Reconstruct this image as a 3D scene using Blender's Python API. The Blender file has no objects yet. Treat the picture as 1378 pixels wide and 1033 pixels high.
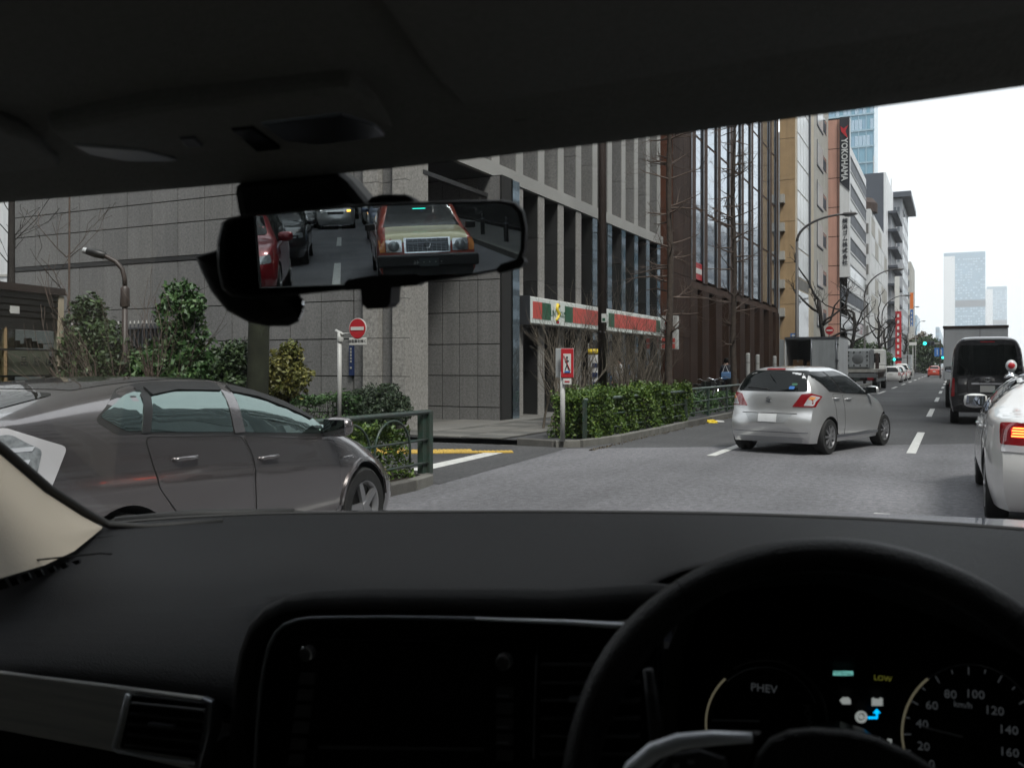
import bpy, bmesh, math, random
import numpy as np
from mathutils import Vector, Matrix
from mathutils.bvhtree import BVHTree
from mathutils.geometry import delaunay_2d_cdt
random.seed(7); R = math.radians
sc = bpy.context.scene
COL = sc.collection

# ---------------------------------------------------------------- camera, sky, sun, exposure
TH = R(25.96)                      # the lens looks this far left of the street's direction (+Y)
FPX, CX, HY = 1220.0, 689.0, 492.0 # focal length in photo pixels, principal column, horizon row
EYE = 1.5
cam_d = bpy.data.cameras.new('camera'); cam = bpy.data.objects.new('camera', cam_d); COL.objects.link(cam)
cam.location = (0, 0, EYE); cam.rotation_euler = (R(90), 0, TH)
cam_d.sensor_width = 36; cam_d.sensor_fit = 'HORIZONTAL'; cam_d.lens = 36*FPX/1378
cam_d.shift_y = -(516.5-HY)/1378; cam_d.clip_start = 0.02; cam_d.clip_end = 4000
cam_d.dof.use_dof = True; cam_d.dof.focus_distance = 22; cam_d.dof.aperture_fstop = 13
sc.camera = cam

SUN_EL, SUN_AZ = 56, 130           # high soft sun behind thin cloud, behind and to the right
world = bpy.data.worlds.new('World'); sc.world = world; world.use_nodes = True
wn, wl = world.node_tree.nodes, world.node_tree.links
wn.clear()
sky = wn.new('ShaderNodeTexSky'); sky.sky_type = 'NISHITA'; sky.sun_disc = False
sky.sun_elevation = R(SUN_EL); sky.sun_rotation = R(SUN_AZ); sky.air_density = 1; sky.dust_density = 4; sky.ozone_density = 1
bw = wn.new('ShaderNodeRGBToBW'); mx = wn.new('ShaderNodeMix'); mx.data_type = 'RGBA'
mul = wn.new('ShaderNodeMix'); mul.data_type = 'RGBA'; mul.blend_type = 'MIX'; mul.inputs[0].default_value = 0.86
cn = wn.new('ShaderNodeTexNoise'); cn.inputs['Scale'].default_value = 2.2; cn.inputs['Detail'].default_value = 4; ct = wn.new('ShaderNodeTexCoord'); wl.new(ct.outputs['Generated'], cn.inputs['Vector'])
cr_ = wn.new('ShaderNodeMix'); cr_.data_type = 'RGBA'; cr_.inputs[6].default_value = (4.7, 4.85, 5.1, 1); cr_.inputs[7].default_value = (6.4, 6.5, 6.7, 1); wl.new(cn.outputs[0], cr_.inputs[0]); wl.new(cr_.outputs[2], mul.inputs[7])
wl.new(sky.outputs[0], mul.inputs[6])
bg = wn.new('ShaderNodeBackground'); bg.inputs[1].default_value = 0.1
out = wn.new('ShaderNodeOutputWorld'); wl.new(mul.outputs[2], bg.inputs[0]); wl.new(bg.outputs[0], out.inputs[0])
wn.remove(bw); wn.remove(mx)
sun_d = bpy.data.lights.new('sun', 'SUN'); sun_d.energy = 1.5; sun_d.angle = R(14); sun_d.color = (1, .965, .91)
sun = bpy.data.objects.new('sun', sun_d); COL.objects.link(sun)
_sd = Vector((math.cos(R(SUN_EL))*math.sin(R(SUN_AZ)), math.cos(R(SUN_EL))*math.cos(R(SUN_AZ)), math.sin(R(SUN_EL))))
sun.rotation_euler = _sd.to_track_quat('Z', 'Y').to_euler(); sun.location = (30, -10, 60)
vs = sc.view_settings; sc.display_settings.display_device = 'sRGB'
vs.view_transform = 'Standard'; vs.look = 'None'; vs.gamma = 1; vs.exposure = 1.45; vs.use_curve_mapping = False
sc.cycles.max_bounces = 10; sc.cycles.transparent_max_bounces = 24; sc.cycles.glossy_bounces = 5; sc.cycles.diffuse_bounces = 4
sc.cycles.volume_bounces = 3; sc.cycles.use_denoising = True; sc.cycles.caustics_reflective = False; sc.cycles.sample_clamp_indirect = 6

# ---------------------------------------------------------------- pixel <-> place
S, Cc = math.sin(TH), math.cos(TH)
def ray(px, py): 
    r, u = (px-CX)/FPX, (HY-py)/FPX
    return Vector((-S + r*Cc, Cc + r*S, u))
E = Vector((0, 0, EYE))
def G(px, py, z=0.0): d = ray(px, py); return E + d*((z-EYE)/d.z)
def AX(px, py, X): d = ray(px, py); return E + d*(X/d.x)
def AY(px, py, Y): d = ray(px, py); return E + d*(Y/d.y)
def AD(px, py, D): return E + ray(px, py)*D
PHI = R(6.0); PS = TH-PHI          # own car's heading, left of the street; lens relative to car
def lray(px, py):
    r, u = (px-CX)/FPX, (HY-py)/FPX
    return Vector((-math.sin(PS) + r*math.cos(PS), math.cos(PS) + r*math.sin(PS), u))
def LY(px, py, y): d = lray(px, py); return E + d*(y/d.y)
def LZ(px, py, z): d = lray(px, py); return E + d*((z-EYE)/d.z)
def LD(px, py, D): return E + lray(px, py)*D

# ---------------------------------------------------------------- materials
def mat(name, col, rough=.6, metal=0, spec=.5, var=0, vscale=8, col2=None, bump=0, bscale=60, emit=None, estr=1, coat=0, coords='P', speck=0, sscale=30, streak=0, detail=4):
    m = bpy.data.materials.new(name); m.use_nodes = True
    n, l = m.node_tree.nodes, m.node_tree.links
    b = n['Principled BSDF']
    b.inputs['Base Color'].default_value = (*col, 1); b.inputs['Roughness'].default_value = rough
    b.inputs['Metallic'].default_value = metal; b.inputs['Specular IOR Level'].default_value = spec
    if coat: b.inputs['Coat Weight'].default_value = coat; b.inputs['Coat Roughness'].default_value = .04
    if emit: b.inputs['Emission Color'].default_value = (*emit, 1); b.inputs['Emission Strength'].default_value = estr
    if var or bump or speck or streak:
        if coords == 'P': src = n.new('ShaderNodeNewGeometry').outputs['Position']
        else: src = n.new('ShaderNodeTexCoord').outputs['Object']
    last = None
    if var:
        t = n.new('ShaderNodeTexNoise'); t.inputs['Scale'].default_value = vscale; t.inputs['Detail'].default_value = detail
        l.new(src, t.inputs['Vector'])
        mr = n.new('ShaderNodeMapRange'); mr.inputs[1].default_value = .3; mr.inputs[2].default_value = .7
        l.new(t.outputs[0], mr.inputs[0])
        mxx = n.new('ShaderNodeMix'); mxx.data_type = 'RGBA'
        c2 = col2 or tuple(c*(1-var) for c in col)
        mxx.inputs[6].default_value = (*col, 1); mxx.inputs[7].default_value = (*c2, 1)
        l.new(mr.outputs[0], mxx.inputs[0]); last = mxx.outputs[2]
        rr = n.new('ShaderNodeMapRange'); rr.inputs[3].default_value = max(0, rough-.07); rr.inputs[4].default_value = min(1, rough+.07)
        l.new(t.outputs[0], rr.inputs[0]); l.new(rr.outputs[0], b.inputs['Roughness'])
    def times(last, fac_out, lo, hi):
        mr = n.new('ShaderNodeMapRange'); mr.inputs[1].default_value = .35; mr.inputs[2].default_value = .65
        mr.inputs[3].default_value = lo; mr.inputs[4].default_value = hi
        l.new(fac_out, mr.inputs[0])
        vm = n.new('ShaderNodeVectorMath'); vm.operation = 'SCALE'
        if last: l.new(last, vm.inputs[0])
        else: vm.inputs[0].default_value = col
        l.new(mr.outputs[0], vm.inputs['Scale']); return vm.outputs[0]
    if speck:
        t2 = n.new('ShaderNodeTexNoise'); t2.inputs['Scale'].default_value = sscale; t2.inputs['Detail'].default_value = 5; t2.inputs['Roughness'].default_value = .85
        l.new(src, t2.inputs['Vector']); last = times(last, t2.outputs[0], 1-speck, 1+speck)
    if streak:
        mp = n.new('ShaderNodeMapping'); mp.inputs['Scale'].default_value = (3, 3, .18); l.new(src, mp.inputs[0])
        t3 = n.new('ShaderNodeTexNoise'); t3.inputs['Scale'].default_value = 1.6; t3.inputs['Detail'].default_value = 6
        l.new(mp.outputs[0], t3.inputs['Vector']); last = times(last, t3.outputs[0], 1-streak, 1+streak*.5)
    if last: l.new(last, b.inputs['Base Color'])
    if bump:
        t4 = n.new('ShaderNodeTexNoise'); t4.inputs['Scale'].default_value = bscale; t4.inputs['Detail'].default_value = 3
        l.new(src, t4.inputs['Vector'])
        bp = n.new('ShaderNodeBump'); bp.inputs['Strength'].default_value = bump; bp.inputs['Distance'].default_value = .01
        l.new(t4.outputs[0], bp.inputs['Height']); l.new(bp.outputs[0], b.inputs['Normal'])
    return m
def glassmat(name, tint=(.9, .95, .93), ior=1.45):
    m = bpy.data.materials.new(name); m.use_nodes = True
    n, l = m.node_tree.nodes, m.node_tree.links; n.clear()
    o = n.new('ShaderNodeOutputMaterial'); mx = n.new('ShaderNodeMixShader'); t = n.new('ShaderNodeBsdfTransparent'); g = n.new('ShaderNodeBsdfGlossy')
    ge = n.new('ShaderNodeNewGeometry'); dt = n.new('ShaderNodeVectorMath'); dt.operation = 'DOT_PRODUCT'
    l.new(ge.outputs['Normal'], dt.inputs[0]); l.new(ge.outputs['Incoming'], dt.inputs[1])
    def mth(op, a, b=None):
        q = n.new('ShaderNodeMath'); q.operation = op
        for i, x in enumerate((a, b)):
            if x is None: continue
            if isinstance(x, (int, float)): q.inputs[i].default_value = x
            else: l.new(x, q.inputs[i])
        return q.outputs[0]
    f = mth('ABSOLUTE', dt.outputs['Value']); f = mth('SUBTRACT', 1.0, f); f = mth('POWER', f, 5.0); f = mth('MULTIPLY', f, .9); f = mth('ADD', f, .03)
    t.inputs[0].default_value = (*tint, 1); g.inputs['Roughness'].default_value = 0.0
    l.new(f, mx.inputs[0]); l.new(t.outputs[0], mx.inputs[1]); l.new(g.outputs[0], mx.inputs[2]); l.new(mx.outputs[0], o.inputs[0])
    return m
M = {}
def MAT(k, *a, **kw): M[k] = mat(k, *a, **kw)
MAT('granite', (.185, .183, .181), .5, var=.12, vscale=.45, speck=.34, sscale=18, streak=.10, bump=.15, bscale=90)
MAT('granite_b', (.168, .166, .165), .5, var=.12, vscale=.45, speck=.34, sscale=18, streak=.10, bump=.15, bscale=90)
MAT('granite_c', (.188, .185, .181), .5, var=.12, vscale=.45, speck=.34, sscale=18, streak=.08, bump=.15, bscale=90)
MAT('granite_lit', (.29, .28, .265), .6, var=.12, vscale=1.1, speck=.4, sscale=16, bump=.3, bscale=120)  # pier fronts and low fin faces: their lit look is put into the colour
MAT('granite_edge', (.34, .335, .32), .5, var=.1, vscale=1.1, speck=.14, bump=.15, bscale=120)  # fin fronts: the extra sky light they catch is put into this tone
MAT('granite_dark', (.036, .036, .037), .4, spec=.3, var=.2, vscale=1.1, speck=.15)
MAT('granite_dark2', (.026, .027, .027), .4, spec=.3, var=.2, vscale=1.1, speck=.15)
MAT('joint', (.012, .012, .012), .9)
MAT('brown_stone', (.050, .028, .020), .6, spec=.08, var=.25, vscale=.8, speck=.1, streak=.2)
MAT('brown_stone2', (.042, .024, .017), .6, spec=.08, var=.25, vscale=.8, speck=.1, streak=.2)
MAT('red_stone', (.11, .045, .028), .4, var=.25, vscale=.8, speck=.1)
MAT('brown_metal', (.068, .042, .032), .6, spec=.1, var=.2, vscale=3)
MAT('tan_tile', (.42, .29, .16), .55, var=.16, vscale=1.5, speck=.15, streak=.12)
MAT('cream', (.5, .43, .33), .6, var=.1, vscale=2, streak=.1)
MAT('concrete', (.40, .39, .36), .75, var=.12, vscale=.6, streak=.16, speck=.08)
MAT('concrete_dark', (.18, .175, .165), .8, var=.2, vscale=.6, streak=.2)
MAT('pink_tile', (.50, .28, .22), .55, var=.1, vscale=1, streak=.08)
MAT('white_panel', (.62, .63, .64), .45, var=.06, vscale=.7, streak=.08)
MAT('white_paint', (.72, .72, .70), .5, var=.1, vscale=6)
MAT('grey_panel', (.33, .34, .36), .5, var=.08, vscale=.5, streak=.1)
MAT('slate', (.06, .068, .085), .5, var=.1, vscale=.5)
MAT('tower_glass', (.16, .30, .38), .12, metal=.35, var=.25, vscale=.06)
MAT('tower_frame', (.22, .32, .38), .4)
MAT('far_pane', (.34, .44, .52), .3)
MAT('far_glass', (.20, .32, .42), .2, metal=.2, var=.2, vscale=.03)
MAT('window_dark', (.02, .025, .03), .06, spec=.8)
MAT('window_pale', (.55, .57, .58), .2, var=.15, vscale=.5)
MAT('window_mid', (.16, .18, .20), .1, var=.3, vscale=.4)
MAT('mirror_glass_wall', (.44, .50, .57), .02, metal=.92, var=.1, vscale=.15)
MAT('blue_glass', (.30, .38, .44), .04, metal=.85)
MAT('asphalt', (.145, .143, .154), .82, var=.22, vscale=.5, speck=.42, sscale=42, bump=1.0, bscale=70, detail=8)
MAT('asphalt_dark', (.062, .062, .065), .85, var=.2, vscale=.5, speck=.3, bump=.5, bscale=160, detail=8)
def tracks(k):
    m = M[k]; n, l = m.node_tree.nodes, m.node_tree.links; b = n['Principled BSDF']; src = b.inputs['Base Color'].links[0].from_socket
    g = n.new('ShaderNodeNewGeometry'); last = src
    for sc_, lo, hi, th in (((.9, .035, 1), .80, 1.16, (.35, .65)), ((.22, .16, 1), .86, 1.12, (.4, .6)), ((14, 9, 1), .80, 1.20, (.35, .65))):
        mp = n.new('ShaderNodeMapping'); mp.inputs['Scale'].default_value = sc_; t = n.new('ShaderNodeTexNoise'); t.inputs['Scale'].default_value = 1; t.inputs['Detail'].default_value = 5
        mr = n.new('ShaderNodeMapRange'); mr.inputs[1].default_value, mr.inputs[2].default_value = th; mr.inputs[3].default_value = lo; mr.inputs[4].default_value = hi
        v = n.new('ShaderNodeVectorMath'); v.operation = 'SCALE'
        l.new(g.outputs['Position'], mp.inputs[0]); l.new(mp.outputs[0], t.inputs['Vector']); l.new(t.outputs[0], mr.inputs[0]); l.new(last, v.inputs[0]); l.new(mr.outputs[0], v.inputs['Scale']); last = v.outputs[0]
    l.new(last, b.inputs['Base Color'])
tracks('asphalt'); tracks('asphalt_dark')
MAT('pavement', (.10, .098, .092), .8, var=.2, vscale=1.2, speck=.2)
MAT('pavement_b', (.15, .145, .135), .8, var=.2, vscale=1.2, speck=.2)
MAT('kerb', (.17, .165, .15), .85, var=.35, vscale=3, speck=.15, bump=.4, bscale=60)
MAT('kerb_b', (.105, .10, .092), .85, var=.35, vscale=3, speck=.15, bump=.4, bscale=60)
MAT('road_paint', (.62, .62, .60), .65, var=.3, vscale=9, speck=.12)
MAT('tactile', (.55, .36, .07), .7, var=.3, vscale=4)
MAT('soil', (.035, .027, .018), .95, var=.4, vscale=6)
MAT('metal_pole', (.45, .45, .44), .45, metal=.0, var=.15, vscale=9)
MAT('dark_pole', (.045, .032, .028), .5, var=.3, vscale=5)
MAT('lamp_pole', (.10, .095, .095), .5, metal=.3)
MAT('green_rail', (.028, .060, .047), .4, var=.4, vscale=8, col2=(.05, .055, .045))
MAT('rail_top', (.12, .16, .14), .4, var=.5, vscale=8)
MAT('black_metal', (.012, .012, .012), .45)
MAT('bark', (.075, .056, .044), .9, var=.45, vscale=9, bump=.8, bscale=30)
MAT('bark_moss', (.022, .026, .013), .95, var=.5, vscale=5, bump=.8, bscale=30)
MAT('bark_dark', (.03, .026, .024), .9, var=.3, vscale=9)
MAT('twig', (.13, .095, .078), .9, var=.4, vscale=9)
MAT('twig_grey', (.20, .17, .135), .9, var=.4, vscale=9)
def leafmat(k, c1, c2, c3):
    m = mat(k, c1, .55, var=1, vscale=3.0, col2=c2); M[k] = m
    n, l = m.node_tree.nodes, m.node_tree.links; b = n['Principled BSDF']
    src = b.inputs['Base Color'].links[0].from_socket
    g = n.new('ShaderNodeNewGeometry'); mr = n.new('ShaderNodeMapRange'); mr.inputs[1].default_value = .55
    l.new(g.outputs['Random Per Island'], mr.inputs[0])
    mm = n.new('ShaderNodeMix'); mm.data_type = 'RGBA'; l.new(mr.outputs[0], mm.inputs[0]); l.new(src, mm.inputs[6]); mm.inputs[7].default_value = (*c3, 1)
    l.new(mm.outputs[2], b.inputs['Base Color'])
    b.inputs['Transmission Weight'].default_value = 0
leafmat('leaf_hedge', (.035, .075, .011), (.06, .115, .013), (.12, .18, .018))
leafmat('leaf_dark', (.020, .042, .016), (.035, .062, .02), (.06, .10, .03))
leafmat('leaf_fresh', (.03, .075, .022), (.045, .10, .03), (.09, .16, .05))
leafmat('leaf_pine', (.02, .036, .02), (.03, .05, .026), (.045, .07, .03))
leafmat('leaf_yellow', (.09, .11, .025), (.13, .12, .03), (.2, .18, .04))
leafmat('leaf_brown', (.055, .04, .022), (.08, .06, .03), (.12, .09, .04))
# vehicles
MAT('paint_gunmetal', (.21, .195, .195), .20, metal=.85, coat=1, coords='O')
MAT('paint_silver', (.56, .56, .56), .30, metal=.7, coat=1, coords='O')
MAT('paint_white', (.62, .61, .60), .35, metal=.15, coat=1)
MAT('paint_black', (.010, .010, .012), .25, coat=1)
MAT('paint_red', (.20, .006, .012), .3, metal=.3, coat=1)
MAT('paint_taxi_red', (.42, .045, .02), .35, coat=1)
MAT('paint_gold', (.66, .61, .36), .35, coat=1)
MAT('paint_blue', (.05, .08, .16), .3, metal=.5, coat=1)
MAT('car_glass', (.003, .0045, .0045), .02, spec=.28)
MAT('prius_glass', (.22, .28, .26), .006, metal=1)
MAT('tyre', (.012, .012, .012), .8, bump=.3, bscale=40)
MAT('rim', (.34, .34, .35), .35, metal=.8)
MAT('trim_black', (.012, .012, .012), .5)
MAT('chrome', (.75, .76, .78), .12, metal=1)
MAT('tail_red', (.22, .004, .008), .12, coat=1)
MAT('tail_clear', (.46, .455, .47), .10, coat=1)
MAT('tail_amber', (.75, .30, .10), .15, coat=1)
MAT('brake_lit', (.5, .02, .01), .3, emit=(1, .10, .02), estr=5)
MAT('brake_glow', (.4, .01, .02), .3, emit=(.9, .01, .03), estr=.2)
MAT('head_lens', (.45, .48, .50), .08, metal=.4, coat=1, var=.5, vscale=40, coords='O')
MAT('amber_lit', (.6, .3, .05), .3, emit=(1, .45, .05), estr=3)
MAT('silver_dim', (.40, .41, .42), .35, metal=.5, coat=1)
MAT('plate_white', (.42, .42, .41), .5)
MAT('plate_dark', (.04, .05, .05), .5)
MAT('ink_grey', (.30, .30, .28), .5)
# signs
MAT('sign_red', (.42, .018, .026), .4)
MAT('sign_pink', (.60, .095, .075), .4)
MAT('sign_green', (.025, .11, .06), .4)
MAT('sign_white', (.60, .60, .58), .4)
MAT('sign_box', (.5, .52, .5), .4, emit=(.9, 1, .95), estr=.06)
MAT('sign_orange', (.75, .20, .05), .5)
MAT('sign_blue', (.03, .14, .42), .45)
MAT('sign_navy', (.012, .025, .085), .45)
MAT('sign_yellow', (.75, .55, .04), .45)
MAT('sign_black', (.018, .020, .028), .5)
MAT('ink', (.02, .02, .022), .5)
MAT('signal_green', (.0, .35, .3), .3, emit=(.02, 1, .75), estr=2.6)
MAT('cardboard', (.30, .18, .09), .8, var=.2, vscale=5)
MAT('truck_grey', (.34, .36, .37), .5, var=.12, vscale=3, streak=.15)
MAT('truck_steel', (.20, .21, .215), .5, metal=.3, var=.3, vscale=4)
MAT('rust', (.06, .04, .034), .8, var=.5, vscale=5)
MAT('cloth_white', (.6, .6, .6), .8)
MAT('skin', (.45, .28, .2), .6)
MAT('cloth_dark', (.02, .022, .03), .85)
MAT('cloth_blue', (.10, .2, .38), .8)
# own cabin
MAT('headliner', (.24, .235, .22), .95, var=.12, vscale=200, bump=.3, bscale=500)
MAT('dash', (.0055, .0057, .0066), .6, spec=.16, bump=.35, bscale=700, coords='O')
MAT('dash_low', (.005, .005, .0053), .65, spec=.18, bump=.3, bscale=700, coords='O')
MAT('beige', (.30, .265, .215), .75, bump=.2, bscale=500, coords='O')
MAT('piano', (.0012, .0012, .0013), .35, spec=.08)
MAT('piano_dim', (.035, .035, .037), .5, spec=.3)
MAT('gunk', (.02, .02, .02), .9)
MAT('leather', (.0035, .0035, .0037), .45, spec=.25, bump=.25, bscale=500, coords='O')
MAT('satin', (.40, .41, .44), .28, metal=.9)
MAT('satin_dark', (.18, .19, .21), .3, metal=.8)
MAT('rubber', (.006, .006, .006), .7)
MAT('satin_bright', (.62, .64, .68), .45, metal=.3)
MAT('wood_trim', (.24, .25, .28), .35, metal=0, coords='O')
MAT('frit', (.004, .004, .004), .8)
MAT('hood_paint', (.42, .46, .55), .22, metal=.6, coat=1)
MAT('lamp_lens', (.28, .29, .30), .35)
MAT('dial_ink', (.13, .135, .14), .5, emit=(.6, .65, .7), estr=.016)
MAT('dial_ring', (.30, .28, .2), .3, metal=.6, emit=(1, .9, .6), estr=.03)
MAT('led_teal', (.1, .3, .28), .5, emit=(.25, .75, .68), estr=.22)
MAT('led_yellow', (.2, .2, .05), .5, emit=(.6, .6, .1), estr=.05)
MAT('led_blue', (.02, .2, .4), .5, emit=(.0, .45, 1), estr=.5)
MAT('led_white', (.3, .3, .3), .5, emit=(.7, .75, .72), estr=.12)
MAT('cabin_grey', (.32, .30, .27), .8)
M['mirror'] = mat('mirror', (.60, .61, .62), 0.0, metal=1)
M['windshield'] = glassmat('windshield', (.88, .91, .90))
M['privacy'] = glassmat('privacy', (.75, .8, .8))
# brushed wood grain for the trim panel
def grain(k, c2, sc_=(3, 3, 60)):
    m = M[k]; n, l = m.node_tree.nodes, m.node_tree.links; b = n['Principled BSDF']
    tc = n.new('ShaderNodeTexCoord'); mp = n.new('ShaderNodeMapping'); mp.inputs['Scale'].default_value = sc_
    t = n.new('ShaderNodeTexNoise'); t.inputs['Scale'].default_value = 2; t.inputs['Detail'].default_value = 6
    mm = n.new('ShaderNodeMix'); mm.data_type = 'RGBA'; mm.inputs[6].default_value = b.inputs['Base Color'].default_value; mm.inputs[7].default_value = (*c2, 1)
    l.new(tc.outputs['Object'], mp.inputs[0]); l.new(mp.outputs[0], t.inputs['Vector']); l.new(t.outputs[0], mm.inputs[0]); l.new(mm.outputs[2], b.inputs['Base Color'])
grain('wood_trim', (.75, .73, .68))

# ---------------------------------------------------------------- object helpers
def tag(o, label=None, cat=None, group=None, kind=None):
    if label: o['label'] = label
    if cat: o['category'] = cat
    if group: o['group'] = group
    if kind: o['kind'] = kind
    return o
def thing(name, label, cat, loc=(0, 0, 0), rz=0, group=None):
    o = bpy.data.objects.new(name, None); COL.objects.link(o); o.empty_display_size = .1
    o.location = loc; o.rotation_euler = (0, 0, rz)
    return tag(o, label, cat, group)
class MB:
    def __init__(s): s.v = []; s.f = []
    def add(s, vs, fs): 
        k = len(s.v); s.v += [tuple(v) for v in vs]; s.f += [tuple(i+k for i in f) for f in fs]; return s
    def box(s, x0, x1, y0, y1, z0, z1):
        return s.add([(x0,y0,z0),(x1,y0,z0),(x1,y1,z0),(x0,y1,z0),(x0,y0,z1),(x1,y0,z1),(x1,y1,z1),(x0,y1,z1)],
                     [(0,3,2,1),(4,5,6,7),(0,1,5,4),(1,2,6,5),(2,3,7,6),(3,0,4,7)])
    def prism(s, poly, axis, a, b):          # poly in the other two axes, in order
        n = len(poly); vs = []
        for t in (a, b):
            for p, q in poly: vs.append({'x': (t, p, q), 'y': (p, t, q), 'z': (p, q, t)}[axis])
        return s.add(vs, [tuple(range(n)), tuple(range(2*n-1, n-1, -1))] + [(i, i+n, (i+1) % n+n, (i+1) % n) for i in range(n)])
    def slab(s, pts, d):                      # polygon of 3D points given thickness vector d
        n = len(pts); d = Vector(d)
        return s.add([Vector(p) for p in pts] + [Vector(p)+d for p in pts],
                     [tuple(range(n)), tuple(range(2*n-1, n-1, -1))] + [(i, i+n, (i+1) % n+n, (i+1) % n) for i in range(n)])
    def tube(s, pts, r, n=8, cap=True, close=False):
        pts = [Vector(p) for p in pts]; rs = r if isinstance(r, (list, tuple)) else [r]*len(pts)
        m = len(pts); up = None; vs = []; fs = []
        for i, p in enumerate(pts):
            a = pts[i-1] if (i or close) else p; b = pts[(i+1) % m] if (i < m-1 or close) else p
            t = (b-a)
            t = t.normalized() if t.length > 1e-9 else Vector((0, 0, 1))
            if up is None: up = t.orthogonal().normalized()
            up = (up - t*up.dot(t)); up = up.normalized() if up.length > 1e-6 else t.orthogonal().normalized()
            w = t.cross(up)
            for k in range(n):
                an = 2*math.pi*k/n; vs.append(p + (up*math.cos(an)+w*math.sin(an))*rs[i])
        for i in range(m if close else m-1):
            j = (i+1) % m
            for k in range(n): fs.append((i*n+k, i*n+(k+1) % n, j*n+(k+1) % n, j*n+k))
        if cap and not close: fs += [tuple(range(n-1, -1, -1)), tuple(range((m-1)*n, m*n))]
        return s.add(vs, fs)
    def lathe(s, prof, c=(0, 0, 0), axis='z', n=24, a0=0, a1=2*math.pi):   # prof: (r, h)
        full = abs(a1-a0-2*math.pi) < 1e-6; m = n if full else n+1; vs = []; fs = []
        for r, h in prof:
            for k in range(m):
                a = a0+(a1-a0)*k/n; p, q = r*math.cos(a), r*math.sin(a)
                v = {'z': (p, q, h), 'y': (p, h, q), 'x': (h, p, q)}[axis]; vs.append((v[0]+c[0], v[1]+c[1], v[2]+c[2]))
        for i in range(len(prof)-1):
            for k in range(n): fs.append((i*m+k, i*m+(k+1) % m, (i+1)*m+(k+1) % m, (i+1)*m+k))
        return s.add(vs, fs)
    def grid(s, rows):                        # rows of points
        w = len(rows[0]); vs = [p for r in rows for p in r]
        return s.add(vs, [(i*w+j, i*w+j+1, (i+1)*w+j+1, (i+1)*w+j) for i in range(len(rows)-1) for j in range(w-1)])
    def xf(s, m): s.v = [tuple(m @ Vector(v)) for v in s.v]; return s
    def mesh(s, name, m, smooth=False, fix=True):
        me = bpy.data.meshes.new(name); me.from_pydata(s.v, [], s.f)
        if fix:
            bm = bmesh.new(); bm.from_mesh(me); bmesh.ops.recalc_face_normals(bm, faces=bm.faces); bm.to_mesh(me); bm.free()
        if m: me.materials.append(M[m] if isinstance(m, str) else m)
        if smooth: 
            me.shade_smooth()
            if smooth is not True: 
                try: me.set_sharp_from_angle(angle=R(smooth))
                except Exception: pass
        return me
    def build(s, name, m, parent=None, smooth=False, loc=None, fix=True, **t):
        return put(name, s.mesh(name, m, smooth, fix), parent, loc, **t)
def put(name, me, parent=None, loc=None, rot=None, label=None, cat=None, group=None, kind=None):
    o = bpy.data.objects.new(name, me); COL.objects.link(o)
    if parent: o.parent = parent
    if loc is not None: o.location = loc
    if rot is not None: o.rotation_euler = rot
    return tag(o, label, cat, group, kind)
def copy_tree(o, loc=None, rz=None, label=None, parent=None):
    c = o.copy(); COL.objects.link(c)
    if parent: c.parent = parent
    if loc is not None: c.location = loc
    if rz is not None: c.rotation_euler = (0, 0, rz)
    if label: c['label'] = label
    for ch in list(o.children): copy_tree(ch, parent=c)
    return c
def bevel(o, w=.01, seg=2):
    md = o.modifiers.new('bevel', 'BEVEL'); md.width = w; md.segments = seg; md.limit_method = 'ANGLE'; md.angle_limit = R(35)
    return o
def text(body, size, m, parent, loc, rot, ext=.004, name='lettering', spacing=1, xs=1, vertical=False, off=0):
    cu = bpy.data.curves.new(name, 'FONT'); cu.body = body; cu.size = size; cu.extrude = ext; cu.resolution_u = 2
    cu.align_x = 'CENTER'; cu.align_y = 'CENTER'; cu.space_character = spacing
    if vertical: cu.body = '\n'.join(body)
    cu.offset = off; cu.materials.append(M[m]); o = bpy.data.objects.new(name, cu); COL.objects.link(o); bpy.context.view_layer.update()
    me = bpy.data.meshes.new_from_object(o.evaluated_get(bpy.context.evaluated_depsgraph_get())); bpy.data.objects.remove(o); me.name = name
    o = bpy.data.objects.new(name, me); COL.objects.link(o); o.parent = parent; o.location = loc; o.rotation_euler = rot; o.scale = (xs, 1, 1)
    return o
def rpoly(pts, r=.03, k=3):                  # 2D polygon with rounded corners
    o = []; n = len(pts)
    for i, p in enumerate(pts):
        rr = r
        if len(p) > 2: rr = p[2]
        P = Vector(p[:2]); A = Vector(pts[i-1][:2]); B = Vector(pts[(i+1) % n][:2])
        la, lb = (A-P).length, (B-P).length
        if rr <= 0: o.append(tuple(P)); continue
        a = P+(A-P)*min(rr/la, .48); b = P+(B-P)*min(rr/lb, .48)
        for j in range(k+1):
            t = j/k; q = a*(1-t)**2 + P*2*t*(1-t) + b*t*t; o.append(tuple(q))
    return o
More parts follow.
